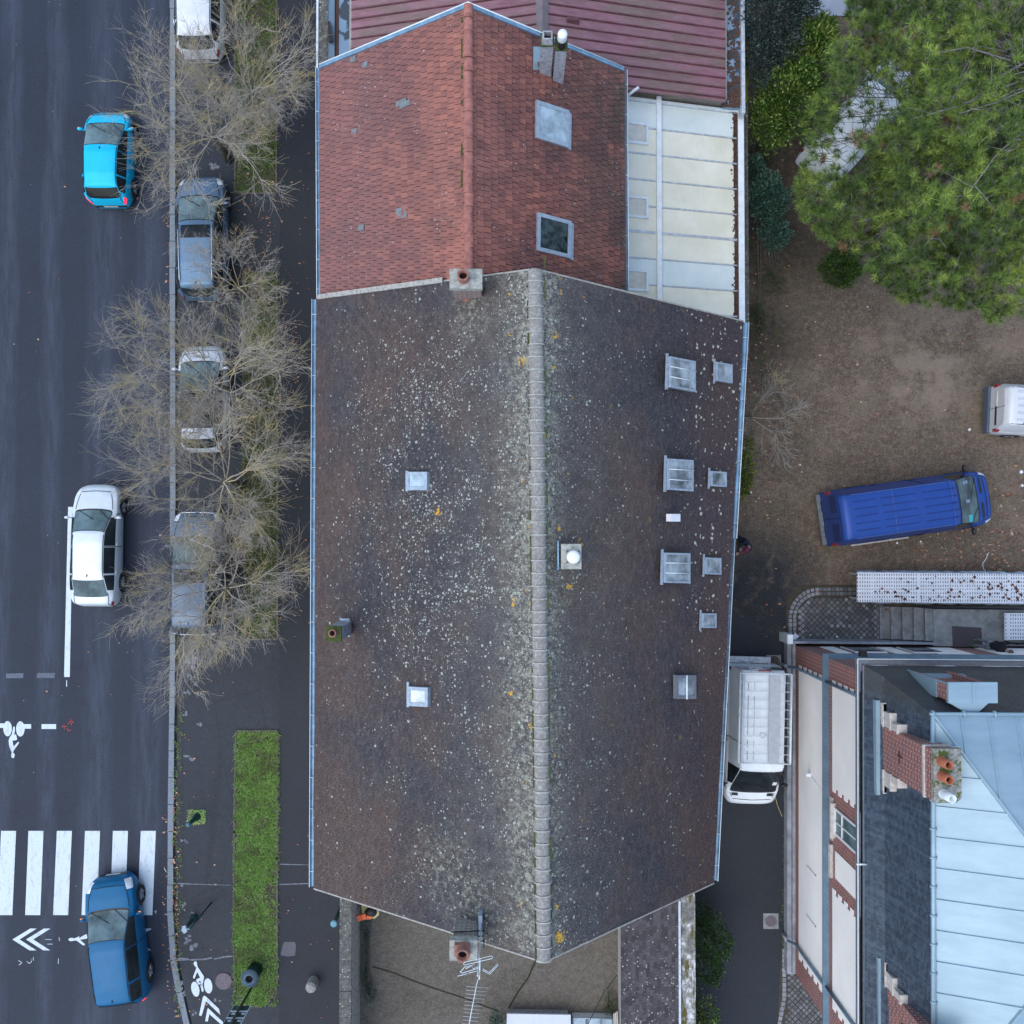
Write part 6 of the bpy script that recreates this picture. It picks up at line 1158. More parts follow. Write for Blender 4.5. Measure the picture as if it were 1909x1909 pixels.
def bare_tree(label, crown_px, ch, size, seed, trunk_h=2.0, group='bare trees in the pavement beds', lim=6, squash=(1, 1), fac=1.0, lean=(0, 0)):
    c = P(*crown_px, ch); r = random.Random(seed); base = Vector((c.x - lean[0], c.y - lean[1], FZ if c.x < -6 else 0)); t = thing('bare_tree', label, 'tree', base, group)
    mb = MB(); top = base + Vector((lean[0] * .3, lean[1] * .3, trunk_h)); mb.tube([base, base.lerp(top, .5) + Vector((.03, .02, 0)), top], [.14 * size / 2.8, .11 * size / 2.8, .10 * size / 2.8], 9); mb.build('trunk', M['trunk'], t)
    cr = MB(); stats = [0]
    def grow(p, d, l, rad, dep):
        n = 4 if dep < 2 else 3; path = [p]; q = p.copy(); dd = d.copy(); mids = []
        for i in range(n):
            dd = (dd + Vector((r.gauss(0, .16), r.gauss(0, .16), r.gauss(0, .10) + (.05 if dep else .02)))).normalized(); q = q + dd * (l / n); path.append(q.copy()); mids.append((q.copy(), dd.copy()))
        seg3(cr, path, rad, rad * (.6 if dep < 4 else .6)); stats[0] += 1
        if dep >= 4: return
        kids = (0, 7, 6, 6)[dep] if dep else 0
        kids = [lim, 7, 8, 8][dep]; kids = max(2, int(kids * fac + r.random()))
        for k in range(kids):
            i = min(len(mids) - 1, int(len(mids) * (r.uniform(.12, 1.05) if dep else r.uniform(.3, 1.0)))); m_, md = mids[i]
            ax = Vector((r.gauss(0, 1), r.gauss(0, 1), r.gauss(0, .6))).normalized(); nd = (md * (1.0 if dep else .5) + ax * r.uniform(.55, .95)).normalized()
            if nd.z < -.15: nd.z = abs(nd.z) * .4; nd.normalize()
            grow(m_, nd, l * r.uniform(.48, .74), max(.0042, rad * (.5 if dep < 2 else .5)), dep + 1)
    for k in range(lim):
        a = 2 * math.pi * (k + r.uniform(-.3, .3)) / lim; ev = r.uniform(.35, .95); tgt = Vector((math.cos(a) * squash[0], math.sin(a) * squash[1], ev)); cl = Vector((c.x - top.x, c.y - top.y, 0)) * .35
        grow(top + Vector((0, 0, r.uniform(-.3, .05))), (tgt + cl).normalized(), size * r.uniform(.50, .68) * math.hypot(tgt.x, tgt.y), .026 * size / 2.8, 1)
    cr.build('crown', M['twig'], t); return t
bare_tree('bare tree at the top, its yellowish crown over the white car', (430, 105), 4.6, 3.1, 11, fac=.95, squash=(1.0, 1.0), lim=8)
bare_tree('bare tree between the white and grey blue parked cars', (345, 190), 4.8, 3.2, 12, squash=(1.1, .9), lim=8)
bare_tree('small bare tree reaching over the tail of the grey blue car', (415, 510), 3.8, 2.1, 13, lim=6, fac=.9)
bare_tree('bare tree whose crown half hides the white small car', (345, 690), 4.8, 3.3, 14, squash=(1.15, .85), lim=9)
bare_tree('wide bare tree between the white and slate grey cars', (370, 890), 4.8, 3.5, 15, squash=(1.1, .95), lim=10)
bare_tree('bare tree over the slate grey off-roader, nearest the new bed', (372, 1105), 4.8, 3.3, 16, squash=(1.15, .9), lim=10)
bare_tree('small grey leafless shrub leaning from the dark roof edge', (1455, 765), 2.4, 1.9, 17, trunk_h=.5, group=None, lim=5, fac=.8, lean=(.7, .0))
# foliage
def leafmat(name, stops, extra=None, rough=.55):
    g = NG(name); c = g.ramp(g.rnd, stops)
    if extra: c = g.mix(g.m('MULTIPLY', g.mr(g.noise(extra[1], 4, .6), .5, .62), extra[2]), c, extra[0])
    return g.out(c, rough)
g = NG('pine_needles'); nz = g.noise(3.2, 3, .6); nb = g.noise(.8, 4, .6); c = g.ramp(nz, [(.34, (.014, .032, .008)), (.48, (.045, .090, .018)), (.58, (.095, .165, .032)), (.68, (.19, .26, .06))]); c = g.mix(g.m('MULTIPLY', g.mr(nb, .48, .62), .45), c, (.15, .19, .04)); c = g.mix(.35, c, g.ramp(g.rnd, [(0, (.02, .045, .01)), (.6, (.08, .15, .03)), (1, (.28, .36, .12))])); M['needle'] = g.out(c, .55)
M['needle_dead'] = leafmat('brown_needles', [(0, (.22, .11, .05)), (1, (.40, .24, .12))])
M['pinebark'] = bark('pine_bark', [(.12, .11, .11), (.27, .25, .24)])
NEEDLES = [leafmat('pine_needles_' + nm, [(0, tuple(x * .35 for x in cc)), (.6, cc), (1, tuple(x * 1.8 for x in cc))]) for nm, cc in (('dark', (.050, .090, .018)), ('mid', (.115, .19, .034)), ('fresh', (.20, .29, .050)), ('yellow', (.30, .39, .075)))]
def pine():
    r = random.Random(77); base = P(1800, 300, 0); t = thing('pine_tree', 'huge green pine with tufted needles covering the upper right corner', 'tree', base)
    poly = [(1590, -60), (1575, 20), (1590, 60), (1555, 75), (1535, 110), (1550, 150), (1500, 195), (1492, 240), (1512, 285), (1478, 345), (1492, 400), (1530, 445), (1590, 470), (1625, 520), (1680, 562), (1760, 572), (1800, 590), (1850, 612), (1905, 585), (2000, 560), (2060, 400), (2080, 200), (2060, -60)]
    def ins(x, y):
        c = False; j = len(poly) - 1
        for i in range(len(poly)):
            if (poly[i][1] > y) != (poly[j][1] > y) and x < (poly[j][0] - poly[i][0]) * (y - poly[i][1]) / (poly[j][1] - poly[i][1]) + poly[i][0]: c = not c
            j = i
        return c
    mb = MB(); dead = MB(); br = MB(); tufts = []; ctr = (1800, 260)
    def tuft(m, c, d, rad, n):
        tm = 0 if m is dead else min(3, max(0, int(1.6 + mnoise.noise(c * .55) * 2.2 + r.gauss(0, .9))))
        d = d.normalized(); a = d.cross(Vector((.2, .9, .3))).normalized(); b = a.cross(d)
        for k in range(n):
            ph = r.uniform(0, 6.28); th_ = math.acos(1 - r.random() * 1.05); v = d * math.cos(th_) + (a * math.cos(ph) + b * math.sin(ph)) * math.sin(th_); l = rad * r.uniform(.7, 1.1); s_ = v.cross(Vector((r.gauss(0, 1), r.gauss(0, 1), r.gauss(0, 1)))).normalized() * .0048; p0 = c - d * rad * .25 * r.random()
            m.add([p0 - s_, p0 + s_, c + v * l + s_ * .4, c + v * l - s_ * .4], [(0, 1, 2, 3)], tm)
    def hole(x, y):
        # the gaps over the minibus and a few others
        d = abs((x - 1555) * .75 - (300 - y) * .66) / 1.0
        t_ = ((x - 1530) * .66 + (305 - y) * .75) / 1.0
        h = 0
        ex, ey = x - 1635, y - 185; u_ = ex * .66 - ey * .75; v_ = ex * .75 + ey * .66; q = (u_ / 100) ** 2 + (v_ / 42) ** 2
        if q < 1.2: h = .84 * (1 - q * .4)
        ex, ey = x - 1572, y - 300; q = (ex / 60) ** 2 + (ey / 32) ** 2
        if q < 1: h = max(h, .75)
        return h
    cl = []
    for i in range(1500):
        x, y = r.uniform(1475, 2080), r.uniform(-60, 615)
        if ins(x, y): cl.append((x, y))
    for (x, y) in cl:
        dd = min(1, math.hypot((x - ctr[0]) / 320, (y - ctr[1]) / 340)); z = 9.6 - 4.2 * dd ** 1.5 + mnoise.noise(Vector((x * .012, y * .012, 0))) * 1.6 + r.uniform(-1.0, .5); z = max(3.2, z)
        nn = r.randint(4, 8)
        for k in range(nn):
            xx, yy = x + r.gauss(0, 14), y + r.gauss(0, 14)
            if not ins(xx, yy) or r.random() < hole(xx, yy): continue
            p = P(xx, yy, z + r.gauss(0, .5)); tufts.append(p)
    for p in tufts:
        out = Vector((p.x - base.x, p.y - base.y, 0)); out = out.normalized() if out.length > .1 else Vector((0, 0, 1)); d = Vector((0, 0, 1)) * r.uniform(.5, 1) + out * r.uniform(.1, .8) + Vector((r.gauss(0, .25), r.gauss(0, .25), 0))
        dm = mnoise.noise(p * .9) > .45 and r.random() < .35; tuft(dead if dm else mb, p, d, r.uniform(.16, .24), 62)
        if r.random() < .75: seg3(br, [p - d.normalized() * r.uniform(.3, .6) - out * .15, p], .012, .006)
    trunk = MB(); H = 8.5; trunk.tube([base, base + Vector((.1, .1, 3)), base + Vector((-.1, .2, 6)), base + Vector((0, 0, H))], [.26, .22, .15, .06], 12); trunk.build('trunk', M['pinebark'], t)
    for k in range(130):
        p = r.choice(tufts); z0 = max(1.6, min(H - .3, p.z - r.uniform(.3, 1.4))); s_ = base + Vector((0, 0, z0)); m1 = s_.lerp(p, .4) + Vector((r.gauss(0, .2), r.gauss(0, .2), -.1)); m2 = s_.lerp(p, .75) + Vector((r.gauss(0, .15), r.gauss(0, .15), -.12)); br.tube([s_, m1, m2, p], [.05, .035, .02, .008], 5)
        for j in range(7):
            q = s_.lerp(p, r.uniform(.35, .95)); e = q + Vector((r.gauss(0, .5), r.gauss(0, .5), r.uniform(-.1, .4))); seg3(br, [q, q.lerp(e, .5) + Vector((r.gauss(0, .06), r.gauss(0, .06), 0)), e], .014, .006)
    # bare black twigs over the minibus
    for k in range(70):
        x, y = r.gauss(1635, 40), r.gauss(195, 45); p = P(x, y, r.uniform(3.5, 6)); a = r.uniform(0, 6.28); l = r.uniform(.4, 1.3); e = p + Vector((math.cos(a) * l, math.sin(a) * l, r.uniform(-.1, .2))); m_ = p.lerp(e, .5) + Vector((r.gauss(0, .1), r.gauss(0, .1), 0)); seg3(br, [p, m_, e], .014, .007)
    br.build('branches', M['pinebark'], t); mb.build('crown', NEEDLES, t); dead.build('dead_tufts', M['needle_dead'], t); print('pine tufts', len(tufts))
pine()
def leafy(name, label, cat, blobs, n, leaf, mat, seed, wid=.4, up=.5, group=None, stem=True, droop=0.0):
    """blobs: (px, py, height, rx, ry, rz) clumps; leaves sit on the shells of the clumps"""
    r = random.Random(seed); c0 = P(blobs[0][0], blobs[0][1], 0); base = Vector((c0.x, c0.y, 0)); t = thing(name, label, cat, base, group); mb = MB(); tot = sum(b[3] * b[4] for b in blobs); st = MB()
    for b in blobs:
        c = P(b[0], b[1], b[2]); k = int(n * b[3] * b[4] / tot)
        for i in range(k):
            rr_ = math.sqrt(r.random()) * 1.0; aa = r.uniform(0, 6.283); zz_ = math.sqrt(max(0, 1 - rr_ * rr_)); v = Vector((rr_ * math.cos(aa), rr_ * math.sin(aa), zz_ if r.random() < .75 else zz_ * r.uniform(-.3, 1))); lump = 1 + .48 * mnoise.noise(v * 2.6 + Vector((seed, b[0], 0))); f = r.uniform(.72, 1.02) * lump
            p = c + Vector((v.x * b[3] * f, v.y * b[4] * f, v.z * b[5] * f))
            if p.z < .05: continue
            d = (v + Vector((r.gauss(0, .5), r.gauss(0, .5), r.gauss(0, .4) + up - droop))).normalized(); s_ = d.cross(Vector((r.gauss(0, 1), r.gauss(0, 1), r.gauss(0, .6)))).normalized(); l = leaf * r.uniform(.6, 1.2); w = l * wid * .5
            mb.add([p, p + d * l * .5 + s_ * w, p + d * l, p + d * l * .5 - s_ * w], [(0, 1, 2, 3)], 0)
        for i in range(6): st.tube([base + Vector((r.gauss(0, .1), r.gauss(0, .1), 0)), c + Vector((r.gauss(0, b[3] * .4), r.gauss(0, b[4] * .4), b[5] * .4))], [.03, .008], 5)
        core = MB()
    st.build('stem', M['trunk'], t); mb.build('foliage', M[mat], t); return t
M['laurel'] = leafmat('laurel_leaf', [(0, (.03, .075, .014)), (.6, (.085, .18, .03)), (.88, (.18, .30, .06)), (1, (.52, .56, .22))], ((.26, .34, .07), 1.3, .45), .4)
M['olive'] = leafmat('dark_grey_green_leaf', [(0, (.02, .036, .034)), (.6, (.045, .075, .07)), (1, (.13, .17, .155))]); M['dkgreen'] = leafmat('dark_green_leaf', [(0, (.018, .055, .038)), (.6, (.048, .12, .085)), (1, (.14, .26, .19))]); M['cypress'] = leafmat('cypress_leaf', [(0, (.014, .045, .008)), (.6, (.045, .11, .02)), (1, (.14, .21, .04))]); M['holly'] = leafmat('glossy_leaf', [(0, (.012, .04, .010)), (.7, (.04, .09, .025)), (1, (.10, .17, .06))], None, .35); M['bamboo'] = leafmat('bright_strap_leaf', [(0, (.04, .09, .012)), (.6, (.13, .19, .02)), (1, (.36, .36, .06))])
leafy('laurel_bush', 'bright yellow-green laurel bush between the wall and the pine', 'bush', [(1470, 190, 2.0, 1.35, 1.5, 1.3), (1500, 105, 2.4, 1.0, 1.1, 1.1), (1430, 235, 1.6, .75, 1.0, 1.0), (1525, 75, 2.4, .6, .7, .8)], 15000, .17, 'laurel', 1, .36)
leafy('olive_tree', 'dark grey-green feathery tree at the top by the wall', 'tree', [(1440, 40, 3.2, 1.0, 1.3, 1.2), (1420, 120, 2.6, .6, .9, .9), (1490, 10, 3.4, .7, .6, .7), (1450, -40, 3.4, 1.2, 1.0, 1.2)], 24000, .13, 'olive', 2, .32)
leafy('evergreen_shrub', 'dark blue-green shrub against the gutter side of veranda wall', 'shrub', [(1425, 375, 1.5, .85, .85, 1.0), (1440, 440, 1.3, .55, .6, .8), (1400, 320, 1.2, .5, .5, .7)], 12000, .10, 'dkgreen', 3, .5)
leafy('dwarf_cypress', 'low dark cypress bush on bare soil below the pine', 'bush', [(1562, 505, .8, .75, .72, .8)], 7000, .12, 'cypress', 4, .3)
leafy('glossy_shrub', 'dark glossy shrub beside the drive and white-topped wall', 'shrub', [(1325, 1745, 1.3, .70, .85, 1.1), (1318, 1800, 1.2, .55, .55, .9), (1305, 1700, 1.0, .4, .5, .8)], 7000, .085, 'holly', 5, .5)
leafy('glossy_shrub', 'lighter green shrub at the bottom edge by the drive', 'shrub', [(1308, 1890, 1.0, .55, .8, .9), (1300, 1960, 1.0, .6, .7, .9)], 3500, .10, 'laurel', 6, .4)
leafy('bamboo_clump', 'yellow-green strap-leaved clump growing out from the roof edge', 'plant', [(1382, 880, .7, .35, .75, .7), (1378, 905, .6, .35, .6, .6), (1386, 835, .7, .3, .4, .6)], 1700, .22, 'bamboo', 7, .16)
leafy('wall_weed', 'green weeds at the foot of the courtyard wall', 'plant', [(690, 1850, .15, .28, .4, .25), (683, 1720, .12, .2, .9, .2), (680, 1800, .1, .14, .9, .16)], 1500, .07, 'dkgreen', 8, .4)
leafy('corner_weed', 'dark green plant beside the white flat roof', 'plant', [(925, 1900, .4, .3, .5, .4)], 900, .07, 'dkgreen', 9, .4)
leafy('corner_weed', 'moss and weeds at the foot of the lean-to shed', 'plant', [(1135, 1870, .1, .25, .5, .12)], 700, .05, 'cypress', 10, .4)
leafy('ground_ivy', 'low green plants on soil between laurel and dark shrub', 'plant', [(1415, 300, .15, .5, .7, .2), (1410, 600, .1, .35, .8, .15), (1440, 530, .1, .5, .5, .12)], 2600, .06, 'holly', 21, .5)
mb = MB(); r = random.Random(40)
for (x, y, h) in [(1463 + r.uniform(-2, 2), y + r.uniform(-9, 9), 0) for y in range(1290, 1790, 20)] + [(334 + r.uniform(-9, 4), y, FZ) for y in range(1330, 1900, 14)] + [(1293 + r.uniform(-2, 3), y, 0) for y in range(1690, 1909, 9)]:
    p = P(x, y, h)
    for k in range(14):
        a = r.uniform(0, 6.28); l = r.uniform(.03, .10); q = p + Vector((r.gauss(0, .05), r.gauss(0, .09), 0)); s_ = Vector((-math.sin(a), math.cos(a), 0)) * .012; mb.add([q - s_, q + s_, q + Vector((math.cos(a) * l, math.sin(a) * l, l * .6))], [(0, 1, 2)])
o = mb.build('weeds', M['grass2']); tag(o, 'small weeds along kerb, villa foot and walls', 'weeds', kind='stuff')
mb = MB(); q = P(346, 1515, FZ)
for i in range(500):
    p = P(r.uniform(349, 383), r.uniform(1510, 1537), FZ); a = r.uniform(0, 6.28); l = r.uniform(.03, .08); s_ = Vector((-math.sin(a), math.cos(a), 0)) * .01; mb.add([p - s_, p + s_, p + Vector((math.cos(a) * l, math.sin(a) * l, l * .5))], [(0, 1, 2)])
o = mb.build('grass', M['grass']); tag(o, 'tuft of grass round the foot of the green bollard', 'grass', kind='stuff')
# ================================================================= STREET FURNITURE
M['dkgreenpaint'] = simple('dark_green_paint', (.012, .05, .045), .45, .1, var=.2); M['bollard_top'] = simple('pale_green_knob', (.07, .16, .19), .4, .1)
def bollard(px, py, bx, by, h, label, r=.07, top='bollard_top', g_='green street bollards'):
    b = P(bx, by, FZ); t = thing('bollard', label, 'bollard', b, g_); mb = MB(); mb.lathe(b, [(r * 2.0, 0), (r * 2.0, .10), (r * 1.3, .14), (r, h * .55), (r * .8, h * .8)], 14); mb.build('post', M['dkgreenpaint'], t); mb = MB(); mb.ball(b + Vector((0, 0, h * .86)), r * 1.35, n=10); mb.build('knob', M[top], t)
bollard(0, 0, 367, 1523, 1.05, 'dark green bollard standing in a square of weeds'); bollard(0, 0, 362, 1711, 1.05, 'dark green bollard right beside the leaning sign mast')
b = P(634, 1697, FZ); t = thing('bollard', 'green post with flat round turquoise top beside courtyard wall', 'bollard', b); mb = MB(); mb.lathe(b, [(.07, 0), (.065, 1.15)], 14); mb.build('post', M['dkgreenpaint'], t); mb = MB(); mb.lathe(b + Vector((0, 0, 1.15)), [(.05, 0), (.125, .02), (.125, .06), (.08, .09)], 20); mb.build('top', simple('turquoise_disc', (.12, .30, .37), .5), t)
b = P(585, 1829, FZ); mb = MB(); mb.lathe((0, 0, 0), [(.20, 0), (.20, .45), (.195, .50), (.17, .54), (.001, .55)], 20, closed=False); g = NG('rough_granite'); c = g.ramp(g.noise(18, 6, .8), [(.35, (.10, .10, .09)), (.5, (.26, .26, .24)), (.65, (.45, .45, .43))]); g.bump(g.noise(20, 4), .6, .02); mb.v = [(x + b.x, y + b.y, z + b.z) for x, y, z in mb.v]; tag(mb.build('stone_bollard', g.out(c, .9), base=b), 'short round granite bollard on the dark footpath', 'bollard')
# litter bin
b = P(478, 1803, FZ); t = thing('litter_bin', 'round slatted dark green litter bin at the end of grass', 'bin', b); mb = MB(); mb.lathe(b, [(.17, 0), (.17, .05), (.22, .12), (.22, .82)], 28)
for k in range(28): a = 2 * math.pi * k / 28; c_, s_ = math.cos(a), math.sin(a); mb.tube([b + Vector((c_ * .24, s_ * .24, .1)), b + Vector((c_ * .25, s_ * .25, .85))], .014, 4)
mb.build('slatted_body', M['dkgreenpaint'], t); mb = MB(); mb.lathe(b + Vector((0, 0, .86)), [(.255, 0), (.32, .015), (.31, .045), (.20, .10), (.17, .14), (.155, .14), (.125, .05)], 36, closed=False)
for k in range(30): a = 2 * math.pi * k / 30; c_, s_ = math.cos(a), math.sin(a); mb.tube([b + Vector((c_ * .21, s_ * .21, .965)), b + Vector((c_ * .315, s_ * .315, .915))], .012, 4)
mb.build('rim', simple('blue_grey_bin_rim', (.10, .15, .19), .5, var=.2), t); mb = MB(); mb.lathe(b + Vector((0, 0, .84)), [(.13, 0), (.13, .01)], 20); mb.build('inside', M['black'], t)
# signs
b = P(393, 1684, FZ); t = thing('street_sign', 'thin green sign mast with two small plates near the bollard', 'sign', b); mb = MB(); mb.tube([b, b + Vector((0, 0, 2.3))], .03, 8); mb.build('mast', M['dkgreenpaint'], t); c = b + Vector((-.02, -.02, 2.2))
mb = MB(); a, d = P(364, 1716, 1.5), P(373, 1704, 1.5); mb.slab([a, d, d + Vector((0, 0, .35)), a + Vector((0, 0, .35))], (.02, .02, 0)); mb.build('sign_plate', M['trim'], t)
mb = MB(); q = [P(x, y, 2.25) for x, y in ((345, 1725), (349, 1737), (343, 1741), (338, 1735), (340, 1727))]; mb.slab(q, (0, 0, -.05)); mb.tube([b + Vector((0, 0, 2.2)), P(346, 1733, 2.2)], .02, 5); mb.build('sign_hood', simple('grey_blue_sheet', (.26, .34, .42), .5), t)
b = P(472, 1836, FZ); t = thing('direction_sign', 'road sign seen from behind on brown mast at bottom edge', 'sign', b); mb = MB(); mb.tube([b, b + Vector((0, 0, 2.85))], .045, 8); mb.build('mast', simple('brown_mast', (.035, .035, .03), .7), t)
a = P(419, 1907, 2.8); d = P(447, 1906, 2.8); yb2 = b.y - .09; x0, x1 = min(a.x, d.x), max(a.x, d.x); x0 = b.x - .30; x1 = b.x + .27; mb = MB(); mb.box(x0, x1, yb2 - .02, yb2, 1.45, 2.85); mb.build('panel', simple('teal_sign_back', (.05, .09, .11), .4, .3, var=.4), t)
mb = MB(); mb.box(x0 - .01, x1 + .01, yb2 - .03, yb2 + .035, 2.85, 2.875)
for z in (1.85, 2.3): mb.box(x0, x1, yb2, yb2 + .03, z, z + .035)
mb.box(x0 - .012, x0, yb2 - .03, yb2 + .012, 1.45, 2.85); mb.box(x1, x1 + .012, yb2 - .03, yb2 + .012, 1.45, 2.85)
for z in (1.95, 2.42):
    for s_ in (0, 1): xx = x0 + .08 + s_ * .34; mb.box(xx, xx + .12, yb2, yb2 + .006, z, z + .12)
mb.build('bracket', M['white_metal'], t)
# covers
def cover(name, label, px, py, r, sq, h, mat):
    p = P(px, py, h); t = thing(name, label, 'manhole cover', Vector((p.x, p.y, h)))
    if sq: mb = MB(); mb.box(p.x - sq, p.x + sq, p.y - sq, p.y + sq, h + .004, h + .014); mb.build('frame', M['conc_step'], t)
    mb = MB(); mb.lathe((p.x, p.y, h + .004), [(r, 0), (r, .016)], 28); mb.build('cover', M[mat], t)
M['castiron'] = simple('mauve_cast_iron', (.14, .115, .13), .8, var=.35, scale=22, bump=.4); M['rust'] = simple('rusty_iron_cover', (.075, .06, .055), .85, var=.4, scale=14)
cover('manhole_cover', 'round mauve manhole cover next to painted cyclist', 417, 1829, .30, 0, FZ, 'castiron'); cover('manhole_cover', 'round rusty cover behind the rack van', 1442, 1235, .24, .27, .004, 'rust'); cover('manhole_cover', 'round cover in square pale frame on the drive', 1437, 1717, .21, .28, .004, 'castiron')
# loose things
mb = MB(); q = [P(x, y, .25) for x, y in ((1474, 1191), (1483, 1181), (1490, 1187), (1478, 1196))]; mb.slab(q, (0, .02, -.03)); tag(mb.build('white_card', M['white'], base=q[0]), 'folded white card lying at the villa corner', 'card')
mb = MB(); mb.tube([P(1456, 1410, 1.6), P(1452, 1440, .9), P(1446, 1462, .2), P(1444, 1480, .02), P(1449, 1500, .02), P(1458, 1522, .02)], .013, 5); tag(mb.build('yellow_hose', simple('yellow_hose_rubber', (.42, .40, .16), .6), base=P(1450, 1480, 0)), 'thin yellow hose curling on the drive beside rack van', 'hose')
r = random.Random(9); ls = [(1807, 801, .06), (1672, 1012, .05), (1716, 1010, .05), (1818, 975, .03), (1548, 918, .03), (1903, 880, .09), (1905, 905, .06), (1440, 868, .02), (1492, 867, .025), (1560, 1187, .04), (1510, 1184, .03), (1520, 600, .02), (1617, 572, .03), (1660, 1005, .07), (1495, 880, .02), (1400, 918, .04)]
for i, (x, y, s_) in enumerate(ls):
    p = P(x, y, .0); mb = MB(); mb.prism([(p.x + math.cos(a + i) * s_ * r.uniform(.6, 1), p.y + math.sin(a + i) * s_ * r.uniform(.6, 1.2)) for a in (0, 1.2, 2.3, 3.3, 4.4, 5.4)], .004, .02 + s_ * .3)
    tag(mb.build('litter_scrap', M['white'], base=p), None, 'litter', 'white scraps of litter on the yard'); bpy.context.scene.collection.objects[-1]['label'] = 'white scrap of litter lying on the yard soil or cobbles'
mb = MB(); mb.tube([P(1843, 1030, .02), P(1838, 1042, .03), P(1832, 1050, .04), P(1833, 1060, .1), P(1838, 1066, .9)], .014, 5); tag(mb.build('string_line', M['white'], base=P(1838, 1042, 0)), 'white cord snaking from the walkway onto the soil', 'cord')
b = P(692, 1690, 0); t = thing('yellow_tub', 'pale yellow plastic tub in the courtyard corner under roof', 'tub', b); q = [P(x, y, .75) for x, y in ((673, 1686), (706, 1694), (706, 1706), (698, 1713), (676, 1706))]; mb = MB(); c_ = sum(q, Vector()) / 5; mb.hexa([(c_.x + (p.x - c_.x) * .8, c_.y + (p.y - c_.y) * .8, 0) for p in q], [tuple(p) for p in q]); mb.build('body', simple('pale_yellow_plastic', (.60, .56, .22), .5), t)
p = P(691, 1701, .95); mb = MB(); mb.ball(p, .23, n=12, sc=(1.0, .75, .6)); tag(mb.build('black_sack', M['trim'], base=p), 'crumpled black sack lying in the yellow tub', 'sack')
mb = MB(); q = [P(x, y, 1.15) for x, y in ((664, 1708), (681, 1704), (683, 1714), (667, 1718))]; mb.slab(q, (0, 0, -.12)); q2 = [P(x, y, 1.1) for x, y in ((683, 1707), (694, 1709), (692, 1714), (683, 1714))]; mb.slab(q2, (0, 0, -.1), 0); mb.tube([P(672, 1706.5, 1.16), P(675, 1716, 1.16)], .015, 4); tag(mb.build('orange_tray', simple('orange_plastic', (.80, .14, .035), .5, var=.08), base=P(675, 1710, 1.0)), 'bright orange plastic tray beside the yellow tub', 'tray')
p = P(1533, 40, .6); mb = MB(); mb.box(p.x - .16, p.x + .14, p.y - .14, p.y + .12, .45, .5); mb.box(p.x - .16, p.x + .14, p.y + .10, p.y + .14, .5, .95)
for sx in (-.14, .12):
    for sy in (-.12, .1): mb.box(p.x + sx - .02, p.x + sx + .02, p.y + sy - .02, p.y + sy + .02, 0, .45)
tag(mb.build('plastic_chair', M['white'], base=(p.x, p.y, 0)), 'white plastic chair at the edge of pale terrace', 'chair')
# ================================================================= PEOPLE
def skin_mesh(name, joints, edges, mats, parent, seg_mat, extra=None):
    idx = {k: i for i, k in enumerate(joints)}; me = bpy.data.meshes.new(name + '_rig'); me.from_pydata([joints[k][0] for k in joints], [(idx[a], idx[b]) for a, b in edges], []); o = bpy.data.objects.new(name + '_rig', me); col.objects.link(o)
    sk = o.modifiers.new('s', 'SKIN'); sk.use_smooth_shade = True
    for k, i in idx.items(): v = me.skin_vertices[0].data[i]; v.radius = (joints[k][1], joints[k][2] if len(joints[k]) > 2 else joints[k][1]); v.use_root = (k == 'pelvis')
    ss = o.modifiers.new('d', 'SUBSURF'); ss.levels = 2; ss.render_levels = 2
    dg = bpy.context.evaluated_depsgraph_get(); m2 = bpy.data.meshes.new_from_object(o.evaluated_get(dg)); bpy.data.objects.remove(o)
    mb = MB(); segs = [(Vector(joints[a][0]), Vector(joints[b][0]), seg_mat.get((a, b), 0)) for a, b in edges]
    for p in m2.polygons:
        c = p.center; best = min(segs, key=lambda s_: ((s_[0] + (s_[1] - s_[0]) * max(0, min(1, (c - s_[0]).dot(s_[1] - s_[0]) / max(1e-9, (s_[1] - s_[0]).length_squared)))) - c).length)
        mb.f.append(tuple(p.vertices)); mb.m.append(best[2]); mb.s.append(True)
    mb.v = [tuple(v.co) for v in m2.vertices]
    if extra: extra(mb)
    return mb.build(name, mats, parent)
M['skin'] = simple('skin', (.42, .24, .17), .6, var=.08); M['jacket'] = simple('dark_navy_jacket', (.012, .020, .038), .85, var=.3, scale=14); M['jeans'] = simple('dark_jeans', (.02, .03, .045), .9); M['cap'] = simple('maroon_cap', (.15, .018, .05), .8, var=.15); M['tee'] = simple('black_top', (.008, .010, .014), .85); M['greytrouser'] = simple('light_grey_trousers', (.20, .22, .25), .9, var=.3, scale=10); M['shoe'] = simple('black_shoe', (.015, .018, .018), .7); M['shoe_green'] = simple('neon_green_trim', (.15, .55, .12), .6); M['hair'] = simple('short_grey_brown_hair', (.10, .085, .08), .9, var=.3, scale=40)
def hand(mb, w, d, side, mi):
    d = d.normalized(); s_ = d.cross(Vector((0, 0, 1))); s_ = s_.normalized() if s_.length > .1 else Vector((1, 0, 0)); n = s_.cross(d)
    mb.hexa([w + s_ * .035 - n * .012, w - s_ * .035 - n * .012, w + d * .09 - s_ * .042 - n * .012, w + d * .09 + s_ * .042 - n * .012], [w + s_ * .03 + n * .012, w - s_ * .03 + n * .012, w + d * .09 - s_ * .04 + n * .01, w + d * .09 + s_ * .04 + n * .01], mi)
    for k, l in enumerate((.065, .078, .072, .055)): p = w + d * .085 + s_ * (.032 - .0215 * k); mb.tube([p, p + d * l * .5 - n * .008, p + d * l - n * .03], [.0095, .009, .007], 6, mi)
    p = w + d * .02 + s_ * .034 * side; mb.tube([p, p + d * .035 + s_ * .03 * side, p + d * .07 + s_ * .035 * side - n * .01], [.012, .011, .008], 6, mi)
